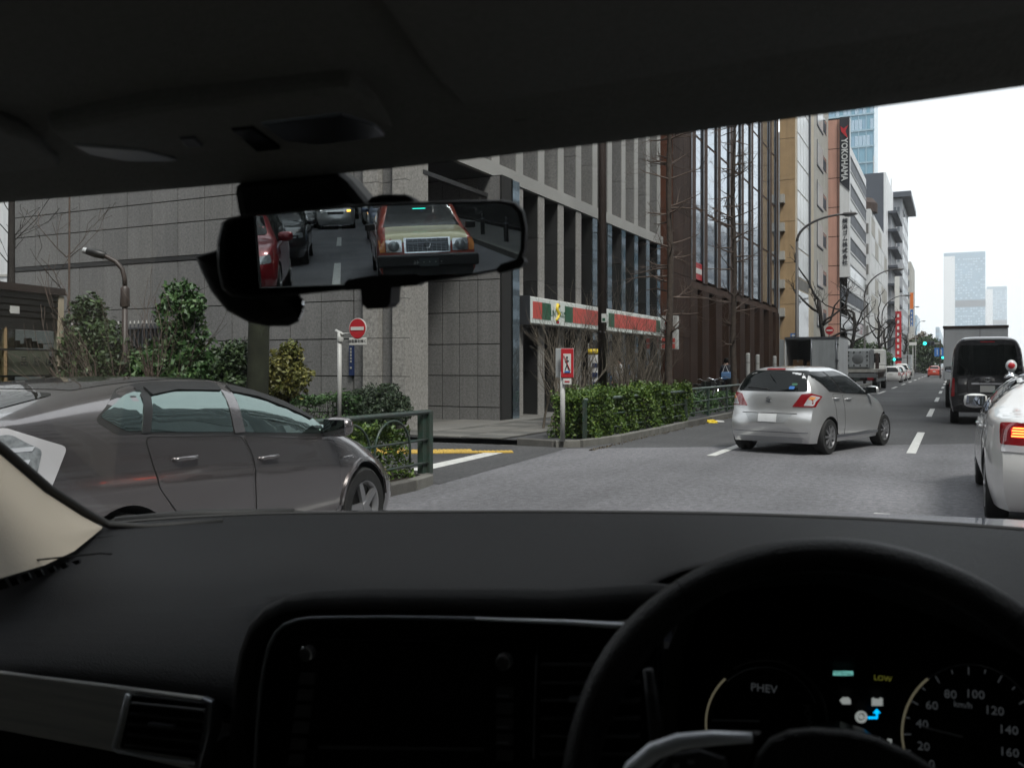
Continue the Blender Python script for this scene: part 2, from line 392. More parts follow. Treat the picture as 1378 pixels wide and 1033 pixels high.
def leaves(n, fn, size, name, m, parent=None, seed=1, up=.3, aspect=.5, **t):
    """n leaf quads; fn(rng, n) gives their centres (n,3)"""
    g = np.random.default_rng(seed); c = fn(g, n); n = len(c)
    d = g.normal(size=(n, 3)); d /= np.linalg.norm(d, axis=1)[:, None]
    nrm = g.normal(size=(n, 3)); nrm[:, 2] += up; nrm -= d*np.sum(nrm*d, 1)[:, None]; nrm /= np.linalg.norm(nrm, axis=1)[:, None]
    s = np.cross(d, nrm); L = size*(.6+.8*g.random(n))[:, None]
    v = np.stack([c-d*L*.5, c+s*L*aspect*.5, c+d*L*.5, c-s*L*aspect*.5], 1).reshape(-1, 3)
    me = bpy.data.meshes.new(name); me.vertices.add(4*n); me.vertices.foreach_set('co', v.ravel())
    me.loops.add(4*n); me.loops.foreach_set('vertex_index', np.arange(4*n)); me.polygons.add(n)
    me.polygons.foreach_set('loop_start', np.arange(0, 4*n, 4)); me.update(calc_edges=True); me.validate()
    me.materials.append(M[m]); return put(name, me, parent, **t)
# ================================================================ vehicles
def crv(pts):
    xs = [p[0] for p in pts]; ys = [p[1] for p in pts]; n = len(xs)
    d = [(ys[i+1]-ys[i])/(xs[i+1]-xs[i]) for i in range(n-1)]
    m = [d[0]]+[0 if d[i-1]*d[i] <= 0 else 2*d[i-1]*d[i]/(d[i-1]+d[i]) for i in range(1, n-1)]+[d[-1]]
    def f(x):
        if x <= xs[0]: return ys[0]
        if x >= xs[-1]: return ys[-1]
        i = max(j for j in range(n-1) if xs[j] <= x); h = xs[i+1]-xs[i]; t = (x-xs[i])/h
        return ys[i]*(2*t**3-3*t*t+1)+h*m[i]*(t**3-2*t*t+t)+ys[i+1]*(3*t*t-2*t**3)+h*m[i+1]*(t**3-t*t)
    return f
class Car:
    """car-local frame: x forward from the rear bumper, y to the left, z up; the thing's Empty is at mid length"""
    def __init__(s, name, label, W, L, top, belt, axles, paint, wr=.31, zb=.2, plan=None, rear=None, front=None, lean=.24, p=4.2,
                 rcurve=.12, fcurve=.22, cat='car', group=None, N=72, glass='car_glass', arch=1.14, belt_w=.965, tuck=.07, ridge=0, cabin_rear=None):
        s.t = thing(name, label, cat, group=group); s.W, s.L, s.paint, s.glass, s.wr = W, L, paint, glass, wr
        s.off = Vector((-L/2, 0, 0)); ft, fb = crv(top), crv(belt)
        fp = crv(plan or [(0, .86), (.05, .95), (.14, .99), (.3, 1), (.7, 1), (.86, .985), (.95, .93), (1, .80)])
        fr = crv(rear or [(zb, .06), (.4, 0), (.65, .03), (1.1, .1)]); ff = crv(front or [(zb, .10), (.45, 0), (.7, .05), (1.1, .2)])
        us = []
        for i in range(N+1):
            a = i/N; us.append(.55*a+.45*(.5-.5*math.cos(math.pi*a)))
        def sect(u):
            x = u*L; w = W/2*fp(u); zt = ft(x); b = min(fb(x), zt-.10); H = zt-b; o = []
            nl = 14
            for i in range(nl):
                t = i/nl; z = zb+(b-zb)*t
                y = w*(1-tuck*(1-min(1, t/.45))**2 - (1-belt_w)*max(0, (t-.6)/.4)**1.6)
                if ridge: y += ridge*math.exp(-((t-.72)/.05)**2)
                o.append((y, z))
            ns = 18
            for i in range(ns+1):
                a = math.pi/2*i/ns; sn = math.sin(a)**(2/p); cs = max(0, math.cos(a))**(2/p)
                ln = lean*min(1, H/.45)
                o.append((w*belt_w*(1-ln*sn**1.15)*cs, b+H*sn))
            left = o; right = [(-y, z) for y, z in o[:-1]]
            return left+right[::-1]            # from left sill over the roof to right sill
        def place(u, y, z):
            yy = min(1, abs(y)/(W/2)); x = u*L
            return (x + (1-u)**5*(fr(z)+rcurve*yy**2.6) - u**5*(ff(z)+fcurve*yy**2.4), y, z)
        v, f = [], []; secs = [sect(u) for u in us]; n = len(secs[0])
        for u, se in zip(us, secs):
            for y, z in se: v.append(place(u, y, z))
        for i in range(N):
            for j in range(n-1): f.append((i*n+j, i*n+j+1, (i+1)*n+j+1, (i+1)*n+j))
            f.append((i*n+n-1, i*n, (i+1)*n, (i+1)*n+n-1))
        for end, u, se in ((0, 0, secs[0]), (N, 1, secs[-1])):
            ring = [end*n+j for j in range(n)]; zc = (zb+max(q[1] for q in se))/2; K = 9
            for k in range(1, K+1):
                t = 1-k/K
                if k < K:
                    new = []
                    for y, z in se: new.append(len(v)); v.append(place(u, y*t, zc+(z-zc)*t))
                    for j in range(n): f.append((ring[j], ring[(j+1) % n], new[(j+1) % n], new[j]))
                    ring = new
                else:
                    c = len(v); v.append(place(u, 0, zc))
                    for j in range(n): f.append((ring[j], ring[(j+1) % n], c))
        mb = MB(); mb.v = [(x-L/2, y, z) for x, y, z in v]; mb.f = f
        me = mb.mesh('body', paint, True)
        s.bvh = BVHTree.FromPolygons(mb.v, mb.f)
        s.body = put('body', me, s.t)
        me.materials.append(M['trim_black'])
        cut = MB()
        for ax in axles:
            for sg in (-1, 1):
                cut.lathe([(0, sg*(W/2-.26)), (wr*arch, sg*(W/2-.26)), (wr*arch, sg*(W/2+.3)), (0, sg*(W/2+.3))], (ax-L/2, 0, wr*1.01), 'y', 40)
        cm = cut.mesh('cut', 'trim_black'); co = bpy.data.objects.new('cut', cm); COL.objects.link(co)
        bo = s.body.modifiers.new('b', 'BOOLEAN'); bo.object = co; bo.operation = 'DIFFERENCE'; bo.solver = 'EXACT'
        try: bo.material_mode = 'TRANSFER'
        except Exception: pass
        bpy.context.view_layer.update()
        nm = bpy.data.meshes.new_from_object(s.body.evaluated_get(bpy.context.evaluated_depsgraph_get()))
        s.body.modifiers.clear(); s.body.data = nm; bpy.data.objects.remove(co); nm.name = 'body'
        try: nm.set_sharp_from_angle(angle=R(38))
        except Exception: pass
        s.axles = axles; s.seen = {}
    def hit(s, a, b, d):
        if d in ('left', 'right'):
            sg = 1 if d == 'left' else -1; o, dr, fb = Vector((a-s.L/2, sg*3, b)), Vector((0, -sg, 0)), Vector((a-s.L/2, sg*s.W/2, b))
        elif d == 'rear': o, dr = Vector((-s.L/2-3, a, b)), Vector((1, 0, 0)); fb = Vector((-s.L/2, a, b))
        elif d == 'front': o, dr = Vector((s.L/2+3, a, b)), Vector((-1, 0, 0)); fb = Vector((s.L/2, a, b))
        elif d in ('corner_right', 'corner_left'):
            sg = -1 if d == 'corner_right' else 1; q = .7071
            K = Vector((-s.L/2, sg*s.W/2, b))+Vector((q, sg*q, 0))*a; dr = Vector((q, -sg*q, 0)); o = K-dr*2; fb = K
        else: o, dr = Vector((a-s.L/2, b, 4)), Vector((0, 0, -1)); fb = Vector((a-s.L/2, b, 1))
        h = s.bvh.ray_cast(o, dr)
        if h[0] is None:
            h = s.bvh.find_nearest(fb)
        p, n = h[0], h[1]
        if n.dot(dr) > 0: n = -n
        return p, n
    def shell(s, name, poly, d, m, off=.004, parent=None, r=.02, step=.06, label=None, skirt=True):
        poly = rpoly(poly, r) if r else poly
        pts = []
        for i in range(len(poly)):
            A, B = Vector(poly[i]), Vector(poly[(i+1) % len(poly)]); k = max(1, int((B-A).length/step))
            pts += [A+(B-A)*(j/k) for j in range(k)]
        nb = len(pts)
        xs = [q.x for q in pts]; ys = [q.y for q in pts]
        x = min(xs)+step*.5
        while x < max(xs):
            y = min(ys)+step*.5
            while y < max(ys): pts.append(Vector((x, y))); y += step
            x += step
        vo, ed, fa, ov, oe, of = delaunay_2d_cdt(pts, [(i, (i+1) % nb) for i in range(nb)], [], 1, 1e-5)
        vs = []; nr = []
        for q in vo:
            p, n = s.hit(q.x, q.y, d); vs.append(p+n*off); nr.append(n)
        fs = [tuple(q) for q in fa]; k = len(vs)
        if skirt:
            cnt = {}
            for q in fs:
                for i in range(len(q)):
                    e = (q[i], q[(i+1) % len(q)]); cnt[tuple(sorted(e))] = cnt.get(tuple(sorted(e)), 0)+1
            bd = [e for e, c in cnt.items() if c == 1]; idx = {}
            for e in bd:
                for i in e:
                    if i not in idx: idx[i] = len(vs); vs.append(vs[i]-nr[i]*(off+.004))
            side = [(a, b, idx[b], idx[a]) for a, b in bd]
        mb = MB(); mb.v = [tuple(q) for q in vs]; mb.f = fs+(side if skirt else [])
        me = mb.mesh(name, m, 40)
        return put(name, me, parent or s.t, label=label)
    def both(s, name, poly, m, sides=('left', 'right'), **k): return [s.shell(name, poly, d, m, **k) for d in sides]
    def mirrored(s, name, poly, d, m, **k):
        return [s.shell(name, [(sg*q[0], *q[1:]) for q in poly], d, m, **k) for sg in (1, -1)]
    def door(s, poly, sides=('left', 'right'), handle=None, gap=.007):
        for d in sides:
            cx = sum(q[0] for q in poly)/len(poly); cz = sum(q[1] for q in poly)/len(poly)
            big = [(q[0]+gap*(1 if q[0] > cx else -1), q[1]+gap*(1 if q[1] > cz else -1)) for q in poly]
            o = s.shell('door', poly, d, s.paint, off=.0045, r=.05)
            s.shell('door_gap', big, d, 'trim_black', off=.0015, parent=o, r=.05)
            if handle:
                p, n = s.hit(*handle, d); mb = MB(); sg = 1 if d == 'left' else -1
                mb.tube([p+Vector((-.10, 0, 0)), p+Vector((-.08, sg*.03, .004)), p+Vector((.08, sg*.03, .004)), p+Vector((.10, 0, 0))], .013, 8)
                mb.build('handle', s.paint, o, True)
    def wheels(s, style=7, hub='rim', wr=None):
        wr = wr or s.wr; W = s.W
        t = MB(); w = .20; rr = wr*.66
        t.lathe([(rr, -.03), (rr*1.02, 0), (wr*.93, 0), (wr*.985, -.02), (wr, -.045), (wr, -w+.045), (wr*.985, -w+.02), (wr*.93, -w), (rr, -w)], axis='y', n=40)
        tm = t.mesh('wheel', 'tyre', 40)
        rm = MB(); rm.lathe([(rr*1.0, .002), (rr*.95, -.004), (rr*.90, -.03), (rr*.86, -.06), (0.0, -.065)], axis='y', n=40)
        for k in range(style):
            a = 2*math.pi*k/style; hw = .55*math.pi*rr*.5/style
            c, sn = math.cos(a), math.sin(a)
            def P(r_, o_, y_): return (r_*c-o_*sn, y_, r_*sn+o_*c)
            q = [P(rr*.15, -hw*.9, .004), P(rr*.15, hw*.9, .004), P(rr*.96, hw*.7, -.004), P(rr*.96, -hw*.7, -.004)]
            rm.slab(q, (0, -.03, 0))
        rm.lathe([(0, .012), (rr*.2, .010), (rr*.24, -.02)], axis='y', n=20)
        rmm = rm.mesh('rim', hub, 30)
        dk = MB().lathe([(0, -.05), (rr*.88, -.05)], axis='y', n=30).mesh('brake_disc', 'trim_black')
        for ax in s.axles:
            for sg in (1, -1):
                o = put('wheel', tm, s.t, (ax-s.L/2, sg*(W/2-.015), wr), (0, 0, 0 if sg > 0 else math.pi))
                put('rim', rmm, o); put('brake_disc', dk, o)
    def mirror(s, x, z, sides=(1, -1), m=None, sz=1):
        for sg in sides:
            p, n = s.hit(x, z, 'left' if sg > 0 else 'right')
            mb = MB(); c = p+Vector((0, sg*.12, .04))
            rows = []
            for i in range(9):
                a = math.pi*i/8; ca = -math.cos(a)
                rows.append([c+Vector((.06*sz*math.sin(b)*math.sin(a)**.6+(.03 if 1 else 0), sg*.115*sz*ca, .075*sz*math.cos(b)*math.sin(a)**.45)) for b in [2*math.pi*k/14 for k in range(15)]])
            mb.grid(rows); o = mb.build('side_mirror', m or s.paint, s.t, True)
            MB().tube([p-n*.02, p+Vector((.0, sg*.07, .0))], .025, 8).build('mirror_foot', 'trim_black', o, True)
            g = MB(); g.prism([(c.y-sg*.095*sz+0, c.z-.055*sz), (c.y+sg*.095*sz, c.z-.05*sz), (c.y+sg*.085*sz, c.z+.055*sz), (c.y-sg*.09*sz, c.z+.055*sz)], 'x', c.x-.036*sz, c.x-.030*sz)
            g.build('mirror_glass', 'mirror', o)
    def at(s, p, rz): s.t.location = p; s.t.rotation_euler = (0, 0, rz); return s

HATCH_TOP = lambda L, H: [(0, H*.93), (.15, H*.965), (.6, H*.985), (L*.36, H), (L*.5, H*.995), (L*.6, H*.95), (L*.70, H*.80), (L*.78, H*.665), (L*.86, H*.63), (L*.94, H*.57), (L, H*.44)]
SEDAN_TOP = lambda L, H: [(0, H*.66), (.12, H*.69), (L*.15, H*.70), (L*.20, H*.74), (L*.30, H*.94), (L*.36, H*.985), (L*.46, H), (L*.56, H*.97), (L*.64, H*.83), (L*.72, H*.68), (L*.84, H*.64), (L*.93, H*.60), (L, H*.50)]
def simple_car(name, label, L, W, H, paint, kind, loc, rz, cat='car', group=None, tail='tail_red', head=True, wr=.31, N=36):
    top = HATCH_TOP(L, H) if kind != 'sedan' else SEDAN_TOP(L, H)
    if kind == 'box': top = [(0, H*.97), (.2, H*.99), (L*.5, H), (L*.72, H*.98), (L*.84, H*.80), (L*.92, H*.58), (L, H*.45)]
    bl = H*.60
    c = Car(name, label, W, L, top, [(0, bl*1.02), (L*.5, bl), (L*.8, bl*.96), (L, bl*.9)], (L*.19, L*.80), paint, wr=wr, N=N, cat=cat, group=group,
            rear=[(.2, .05), (.45, 0), (H*.6, .05), (H*.95, .30 if kind != 'sedan' else .1)])
    if kind == 'sedan':
        ws = [(L*.25, bl+.03), (L*.31, H*.90), (L*.56, H*.92), (L*.685, bl+.03)]
        c.shell('rear_window', [(-W*.34, H*.72), (-W*.29, H*.93), (W*.29, H*.93), (W*.34, H*.72)], 'rear', c.glass, r=.04)
    elif kind == 'box':
        ws = [(.25, bl+.03), (.32, H*.90), (L*.72, H*.90), (L*.86, bl+.03)]
        c.shell('rear_window', [(-W*.40, bl+.03), (-W*.36, H*.9), (W*.36, H*.9), (W*.40, bl+.03)], 'rear', c.glass, r=.04)
    else:
        ws = [(L*.10, bl+.10), (L*.15, H*.90), (L*.56, H*.90), (L*.715, bl+.02), (L*.3, bl+.03)]
        c.shell('rear_window', [(-W*.38, bl+.04), (-W*.33, H*.9), (W*.33, H*.9), (W*.38, bl+.04)], 'rear', c.glass, r=.05)
    c.both('side_window', ws, c.glass, r=.05)
    x0 = L*.66
    c.shell('windscreen', [(-W*.40, H*.68), (-W*.33, H*.93), (W*.33, H*.93), (W*.40, H*.68)], 'front', c.glass, r=.05)
    if kind == 'sedan': c.mirrored('tail_light', [(W*.27, H*.5), (W*.27, H*.6), (W*.47, H*.61), (W*.47, H*.5)], 'rear', tail, r=.02)
    else: c.mirrored('tail_light', [(W*.37, H*.42), (W*.37, H*.62), (W*.455, H*.66), (W*.47, H*.42)], 'rear', tail, r=.02)
    if head:
        c.mirrored('headlight', [(W*.25, H*.43), (W*.24, H*.475), (W*.44, H*.52), (W*.45, H*.44)], 'front', 'head_lens', r=.03)
        c.shell('grille', [(-W*.20, H*.38), (-W*.21, H*.45), (W*.21, H*.45), (W*.20, H*.38)], 'front', 'trim_black', r=.02)
        c.shell('number_plate', [(-.165, .33), (-.165, .47), (.165, .47), (.165, .33)], 'front', 'plate_white', r=0, off=.012)
    c.shell('number_plate', [(-.165, H*.44), (-.165, H*.44+.16), (.165, H*.44+.16), (.165, H*.44)], 'rear', 'plate_white', r=0, off=.012)
    c.wheels(7); c.mirror(L*.66, bl+.04, m=paint)
    return c.at(loc, rz)
# ================================================================ ground, road, markings
def YX(px, X): return AX(px, 492, X).y
def sheet(name, pts, z, m, kind='structure', parent=None, **t):
    o = MB().add([(x, y, z) for x, y in pts], [tuple(range(len(pts)))]).build(name, m, parent, **t)
    if kind: o['kind'] = kind
    return o
sheet('ground', [(-1400, -190), (1800, -190), (1800, 3850), (-1400, 3850)], -.012, 'pavement')
sheet('road', [(-6.6, -300), (3.4, -300), (3.4, 21.57), (-6.6, 15.0)], 0, 'asphalt')
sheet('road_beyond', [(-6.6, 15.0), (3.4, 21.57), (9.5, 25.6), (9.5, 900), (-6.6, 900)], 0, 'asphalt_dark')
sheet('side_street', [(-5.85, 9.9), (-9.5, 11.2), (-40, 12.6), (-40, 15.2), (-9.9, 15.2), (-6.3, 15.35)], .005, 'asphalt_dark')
def kerbrun(pts, h=.13, w=.16, seg=.6, parent=None):
    root = put('kerb', None, None, kind='structure')
    mes = None
    for i in range(len(pts)-1):
        A, B = Vector(pts[i]), Vector(pts[i+1]); Ln = (B-A).length; k = max(1, round(Ln/seg)); a = math.atan2(B.y-A.y, B.x-A.x)
        for j in range(k):
            l = Ln/k; P = A+(B-A)*((j+.5)/k)
            me = MB().box(-l/2+.006, l/2-.006, -w/2, w/2, -.05, h+random.uniform(-.004, .004)).mesh('kerb_stone', random.choice(('kerb', 'kerb', 'kerb_b')))
            o = put('kerb_stone', me, root, (P.x, P.y, 0), (0, 0, a))
            if P.length < 22: bevel(o, .012)
    return root
kerbrun([(-5.9, -4), (-5.88, 9.3), (-5.98, 9.85), (-6.6, 10.15), (-9.5, 11.2)])
kerbrun([(-7.4, 15.5), (-6.6, 15.35), (-6.2, 15.6), (-5.95, 17.0), (-5.9, 23), (-5.9, 110)], seg=1.2)
kerbrun([(3.5, -60), (3.5, 8)], seg=2.4)
sheet('planting_island', [(-6.0, -4), (-5.98, 9.25), (-6.1, 9.75), (-9.5, 11.1), (-30, 12.0), (-30, -4)], .11, 'soil')
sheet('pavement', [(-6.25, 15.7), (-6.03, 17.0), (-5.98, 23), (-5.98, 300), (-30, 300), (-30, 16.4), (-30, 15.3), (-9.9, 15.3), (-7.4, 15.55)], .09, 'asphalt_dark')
sheet('median_pavement', [(3.58, -60), (3.58, 8), (30, 8), (30, -60)], .11, 'pavement')
dash = MB().box(-.075, .075, 0, 5.4, .004, .008).mesh('lane_dash', 'road_paint')
r1 = put('lane_marking', None, None, kind='structure'); r2 = put('lane_marking', None, None, kind='structure')
for k in range(-5, 26): put('dash', dash, r1, (-.65, 16.9+12.4*k, 0))
for k in range(-3, 26): put('dash', dash, r2, (-3.62, 15.0+12.4*k, 0))
sheet('stop_line', [(-6.75, 11.0), (-7.05, 11.0), (-7.25, 14.2), (-6.95, 14.2)], .012, 'road_paint')
# yellow tactile paving: blocks with raised studs
tp = put('tactile_paving', None, None, kind='structure')
tb = MB().box(-.147, .147, -.147, .147, .0, .018)
for i in range(4):
    for j in range(4): tb.lathe([(.02, .018), (.014, .024), (0, .024)], (-.108+.072*i, -.108+.072*j, 0), 'z', 6)
tme = tb.mesh('tactile_block', 'tactile'); d_ = Vector((6.84-8.35, 14.1-13.2, 0)); 
A_, B_ = Vector((-9.3, 12.65, 0)), Vector((-6.85, 14.12, 0)); u_ = (B_-A_).normalized(); v_ = Vector((-u_.y, u_.x, 0)); an = math.atan2(u_.y, u_.x)
for i in range(10): put('tactile_block', tme, tp, A_+u_*(.3*i)+Vector((0, 0, .006)), (0, 0, an))
for i in range(0, 8):
    for j in range(1, 4):
        if i < 6-j or j == 1: put('tactile_block', tme, tp, A_+u_*(.3*i-.1)+v_*(.3*j)+Vector((0, 0, .006)), (0, 0, an))
# paving slabs of the covered passage
pv = put('passage_floor', None, None, kind='structure')
for i in range(7):
    for j in range(9):
        MB().box(-.44, .44, -.29, .29, 0, .02).build('paving_slab', random.choice(('pavement', 'pavement_b')), pv, loc=(-13.6+.9*i-0, 15.75+.6*j, .10)) if not (j < 2 and i < 0) else None

# ================================================================ granite office building
bA = thing('granite_office', 'grey speckled granite office block with a covered corner passage and tall fins along the street', 'building')
def panels(parent, xs, zs, Y, thick, mats, name='granite_panel', gap=.012, facing='-Y'):
    for i in range(len(xs)-1):
        for j in range(len(zs)-1):
            a, b, c, d = xs[i]+gap, xs[i+1]-gap, zs[j]+gap, zs[j+1]-gap
            me = MB(); 
            if facing == '-Y': me.box(a, b, Y-thick, Y, c, d)
            else: me.box(Y, Y+thick, a, b, c, d)
            me.build(name, random.choice(mats), parent)
def seq(a, b, step):
    n = max(1, round((b-a)/step)); return [a+(b-a)*i/n for i in range(n+1)]
GR = ('granite', 'granite', 'granite_b', 'granite_c')
MB().box(-23.5, -10.66, 16.66, 17.4, .05, 30).build('front_wall', 'joint', bA)
zsA = [.1, .45, 1.27, 2.10, 2.95, 4.10]; zsB = [4.22, 5.04, 5.60, 6.45, 7.3]
xsA = seq(-23.5, -12.03, .9)
panels(bA, xsA, zsA, 16.655, .04, GR); panels(bA, xsA, zsB, 16.655, .04, GR)
MB().box(-23.5, -12.05, 16.60, 16.655, 4.11, 4.21).build('string_course', 'granite_dark', bA)
MB().box(-23.5, -10.66, 16.62, 16.655, 7.31, 30).build('upper_wall', 'granite', bA)
MB().box(-23.56, -23.505, 16.62, 34, .1, 30).build('side_wall', 'granite', bA)
for x0, x1, dy, ms in ((-12.0, -11.68, 0, ('granite_b',)), (-11.655, -11.26, -.16, ('granite_lit',)), (-11.235, -10.91, 0, ('granite_b',)), (-10.885, -10.56, -.16, ('granite_lit',))):
    zz = [.1, 1.27, 2.10, 2.95, 3.8, 4.65, 5.5, 6.35]
    for j in range(len(zz)-1):
        MB().box(x0, x1, 16.62+dy, 16.655, zz[j]+.006, zz[j+1]-.006).build('pier_stone', random.choice(ms), bA)
MB().box(-10.655, -10.57, 16.665, 17.42, .1, 6.3).build('pier_return', 'granite_lit', bA)
# covered passage
MB().box(-16, -10.2, 20.38, 21.0, .05, 6.3).build('passage_wall', 'joint', bA)
panels(bA, [-15.6, -14.7, -13.8, -12.94, -12.42, -11.91, -11.4, -10.87, -10.25], [.1, .45, 1.25, 2.05, 2.86, 3.68, 4.5, 5.35, 6.28], 20.375, .04, ('granite', 'granite_b'))
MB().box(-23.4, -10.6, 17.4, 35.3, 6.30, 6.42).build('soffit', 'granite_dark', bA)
MB().box(-10.7, -10.56, 17.2, 20.3, 5.75, 5.85).build('ceiling_lamp_bar', 'granite_dark', bA)
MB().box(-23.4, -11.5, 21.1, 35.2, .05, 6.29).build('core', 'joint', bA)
MB().box(-23.45, -11.3, 17.41, 35.3, 6.43, 30).build('upper_mass', 'granite_dark', bA)
MB().box(-10.95, -10.47, 16.63, 35.35, 6.31, 6.66).build('cornice_band', 'granite_edge', bA)
zl = [.1, 1.35, 2.6, 3.9, 5.1, 6.29]; zu = [6.67, 8.0, 9.4, 10.8, 12.2, 24]
XF = -10.5
finY = [21.85+1.425*k for k in range(-3, 10)]
for k, y in enumerate(finY):
    for lev, zz in (('low', zl), ('up', zu)):
        if lev == 'low' and y < 21: continue
        sd = ('granite_dark', 'granite_dark2') if lev == 'low' else ('granite', 'granite_b', 'granite_c')  # low fin sides: polished stone, darkened for the shade between the fins
        for j in range(len(zz)-1):
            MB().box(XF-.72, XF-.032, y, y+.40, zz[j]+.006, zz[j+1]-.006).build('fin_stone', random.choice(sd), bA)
            fm = 'granite_edge' if lev == 'up' or k < 7 else 'blue_glass'
            if lev == 'low' and k < 7: fm = 'granite_lit' 
            MB().box(XF-.03, XF, y-.004, y+.404, zz[j]+.004, zz[j+1]-.004).build('fin_face', fm, bA)
for y in finY[3:]:
    MB().box(-11.28, -11.24, y-.97, y-.01, .1, 6.28).build('window', 'window_dark', bA)
    MB().box(-11.27, -11.20, y-.97, y-.01, 3.3, 3.42).build('transom', 'black_metal', bA)
for y in finY:
    for j in range(4): MB().box(-11.28, -11.24, y-.97, y-.01, 6.7+3*j, 9.5+3*j).build('window', 'window_mid', bA)
MB().box(-10.52, -10.22, 20.40, 20.9, .1, 6.28).build('corner_pier', 'granite_dark', bA)
MB().box(-10.50, -10.20, 20.92, 21.4, .1, 6.28).build('corner_pier', 'blue_glass', bA, label='polished corner pier reflecting the street')
MB().box(-11.3, -9.75, 16.4, 35.3, .085, .13).build('plinth', 'pavement_b', bA)
# covered passage pier foot
# shop signs on the fins
sg = thing('shop_fascia_sign', 'long white shop sign with red and green stripes across the granite fins', 'shop sign')
XS = -10.14; y0, y1 = YX(714, XS), YX(889.5, XS); z0, z1 = 2.62, 3.36
o = MB().box(-10.48, XS-.02, y0, y1, z0, z1).build('sign_box', 'sign_white', sg); bevel(o, .02)
MB().box(XS-.019, XS, y0+.02, y1-.02, z0+.03, z1-.03).build('sign_face', 'sign_box', sg)
MB().box(-10.47, XS-.01, y0-.03, y0-.002, z0-.02, z1+.02).build('end_cap', 'satin_dark', sg)
for a, b, m_ in ((717, 729, 'sign_pink'), (729.2, 741, 'sign_green'), (760, 770.5, 'sign_green'), (771, 812, 'sign_pink'), (819, 826.5, 'sign_green'), (827, 882.5, 'sign_pink'), (883, 888.3, 'sign_green')):
    MB().box(XS+.001, XS+.012, YX(a, XS), YX(b, XS), z0+.15, z1-.13).build('stripe', m_, sg)
yc = YX(750, XS)
for dy, tx in ((-.36, 'SUN'), (.38, 'KUS')): text(tx, .25, 'sign_green', sg, (XS+.006, yc+dy, 2.96), (R(90), 0, R(90)), .004, xs=.95)
MB().tube([(XS+.02, yc+a, 2.99+b) for a, b in ((.10, .20), (-.02, .24), (-.09, .12), (.08, 0), (.0, -.14), (-.12, -.20))], [.04, .05, .05, .05, .04, .03], 8).build('emblem', 'sign_yellow', sg, True)
MB().lathe([(0, .03), (.06, .03), (.06, .0)], (XS, yc+.03, 3.22), 'x', 12).build('emblem_dot', 'sign_red', sg)
MB().box(XS+.001, XS+.02, yc-.07, yc+.09, 2.70, 2.78).build('emblem_foot', 'sign_red', sg)
MB().box(XS-.6, XS-.3, YX(812, XS), YX(817, XS), z0, z1).build('sign_gap', 'joint', sg)
sg = thing('projecting_shop_sign', 'square white and red shop sign standing out from the end of the granite fins', 'shop sign')
Y_ = 35.05; xa, xb = AY(889, 0, Y_).x, AY(911, 0, Y_).x; za, zb_ = AY(900, 470, Y_).z, AY(900, 425, Y_).z
bevel(MB().box(xa, xb, Y_, Y_+.3, za, zb_).build('sign_box', 'sign_white', sg), .02)
MB().box(xa+.05, xb-.08, Y_-.012, Y_-.001, za+.04, za+.22).build('red_band', 'sign_pink', sg); MB().box(xa+.05, xb-.08, Y_-.012, Y_-.001, za+.28, za+.44).build('red_band', 'sign_pink', sg)
xm = (xa+xb)/2
MB().tube([(xm+a, Y_-.03, za+.92+b) for a, b in ((.12, .22), (-.06, .26), (-.12, .12), (.12, 0), (.02, -.2), (-.14, -.24))], .05, 8).build('emblem', 'sign_red', sg, True)
MB().box(xm-.08, xm+.02, Y_-.05, Y_-.02, za+.86, za+1.0).build('emblem_patch', 'sign_yellow', sg)
MB().box(xa-.5, xa, Y_+.1, Y_+.18, zb_-.3, zb_-.22).build('bracket', 'dark_pole', sg)

# ================================================================ brown fin building
bB = thing('brown_office', 'dark brown office building with slim fins and sky-reflecting glass bays', 'building')
XB = -10.25; YB0, YB1 = 36.0, 61.0
MB().box(-28, XB-1.0, YB0+.3, YB1-.05, .05, 34).build('core', 'brown_stone', bB)
for j in range(10): MB().box(-12, XB-.02, YB0, YB0+.28, .1+2.6*j+.008, 2.7+2.6*j-.008).build('red_stone_panel', 'red_stone', bB)
yb = YX(932, XB)
for i, (a, b) in enumerate(((YB0, YB0+(yb-YB0)*.5), (YB0+(yb-YB0)*.5, yb))):
    for j in range(10): MB().box(XB-.3, XB, a+.012+(.02 if i == 0 else 0), b-.012, .1+2.6*j+.008, 2.7+2.6*j-.008).build('brown_panel', random.choice(('brown_stone', 'brown_stone2')), bB)
fpx = [933.5, 949.5, 967.5, 984, 999, 1012, 1024.7, 1037, 1046]
fy = [YX(p, XB) for p in fpx]
for k, y in enumerate(fy):
    w = .40
    MB().box(XB-.55, XB, y-w, y+w, 5.25, 34).build('fin', 'brown_metal', bB)
    MB().box(XB-.55, XB+.02, y-w-.25, y+w+.2, .1, 4.9).build('column', 'brown_stone2', bB)
    MB().box(XB-.02, XB+.03, y-w-.06, y-w+.06, 5.25, 34).build('fin_edge', 'satin_dark', bB)
MB().box(XB-.8, XB-.05, yb, YB1-.1, 4.92, 5.23).build('spandrel_beam', 'brown_metal', bB)
for k in range(len(fy)-1):
    a, b = fy[k]+.405, fy[k+1]-.405
    for j in range(9):
        z = 5.3+3.2*j
        MB().box(XB-.08, XB-.05, a, b, z+.08, z+3.16).build('window', 'mirror_glass_wall', bB)
        MB().box(XB-.10, XB-.035, a, b, z+3.17, z+3.25).build('transom', 'brown_metal', bB)
    MB().box(XB-.42, XB-.40, a, b, .1, 4.9).build('ground_window', 'window_dark', bB)
MB().box(XB-.048, XB-.042, fy[0]+.5, fy[1]-.5, 5.35, 6.1).build('window_poster', 'sign_red', bB); MB().box(XB-.040, XB-.034, fy[0]+.55, fy[1]-.55, 5.62, 5.86).build('poster_band', 'sign_white', bB)

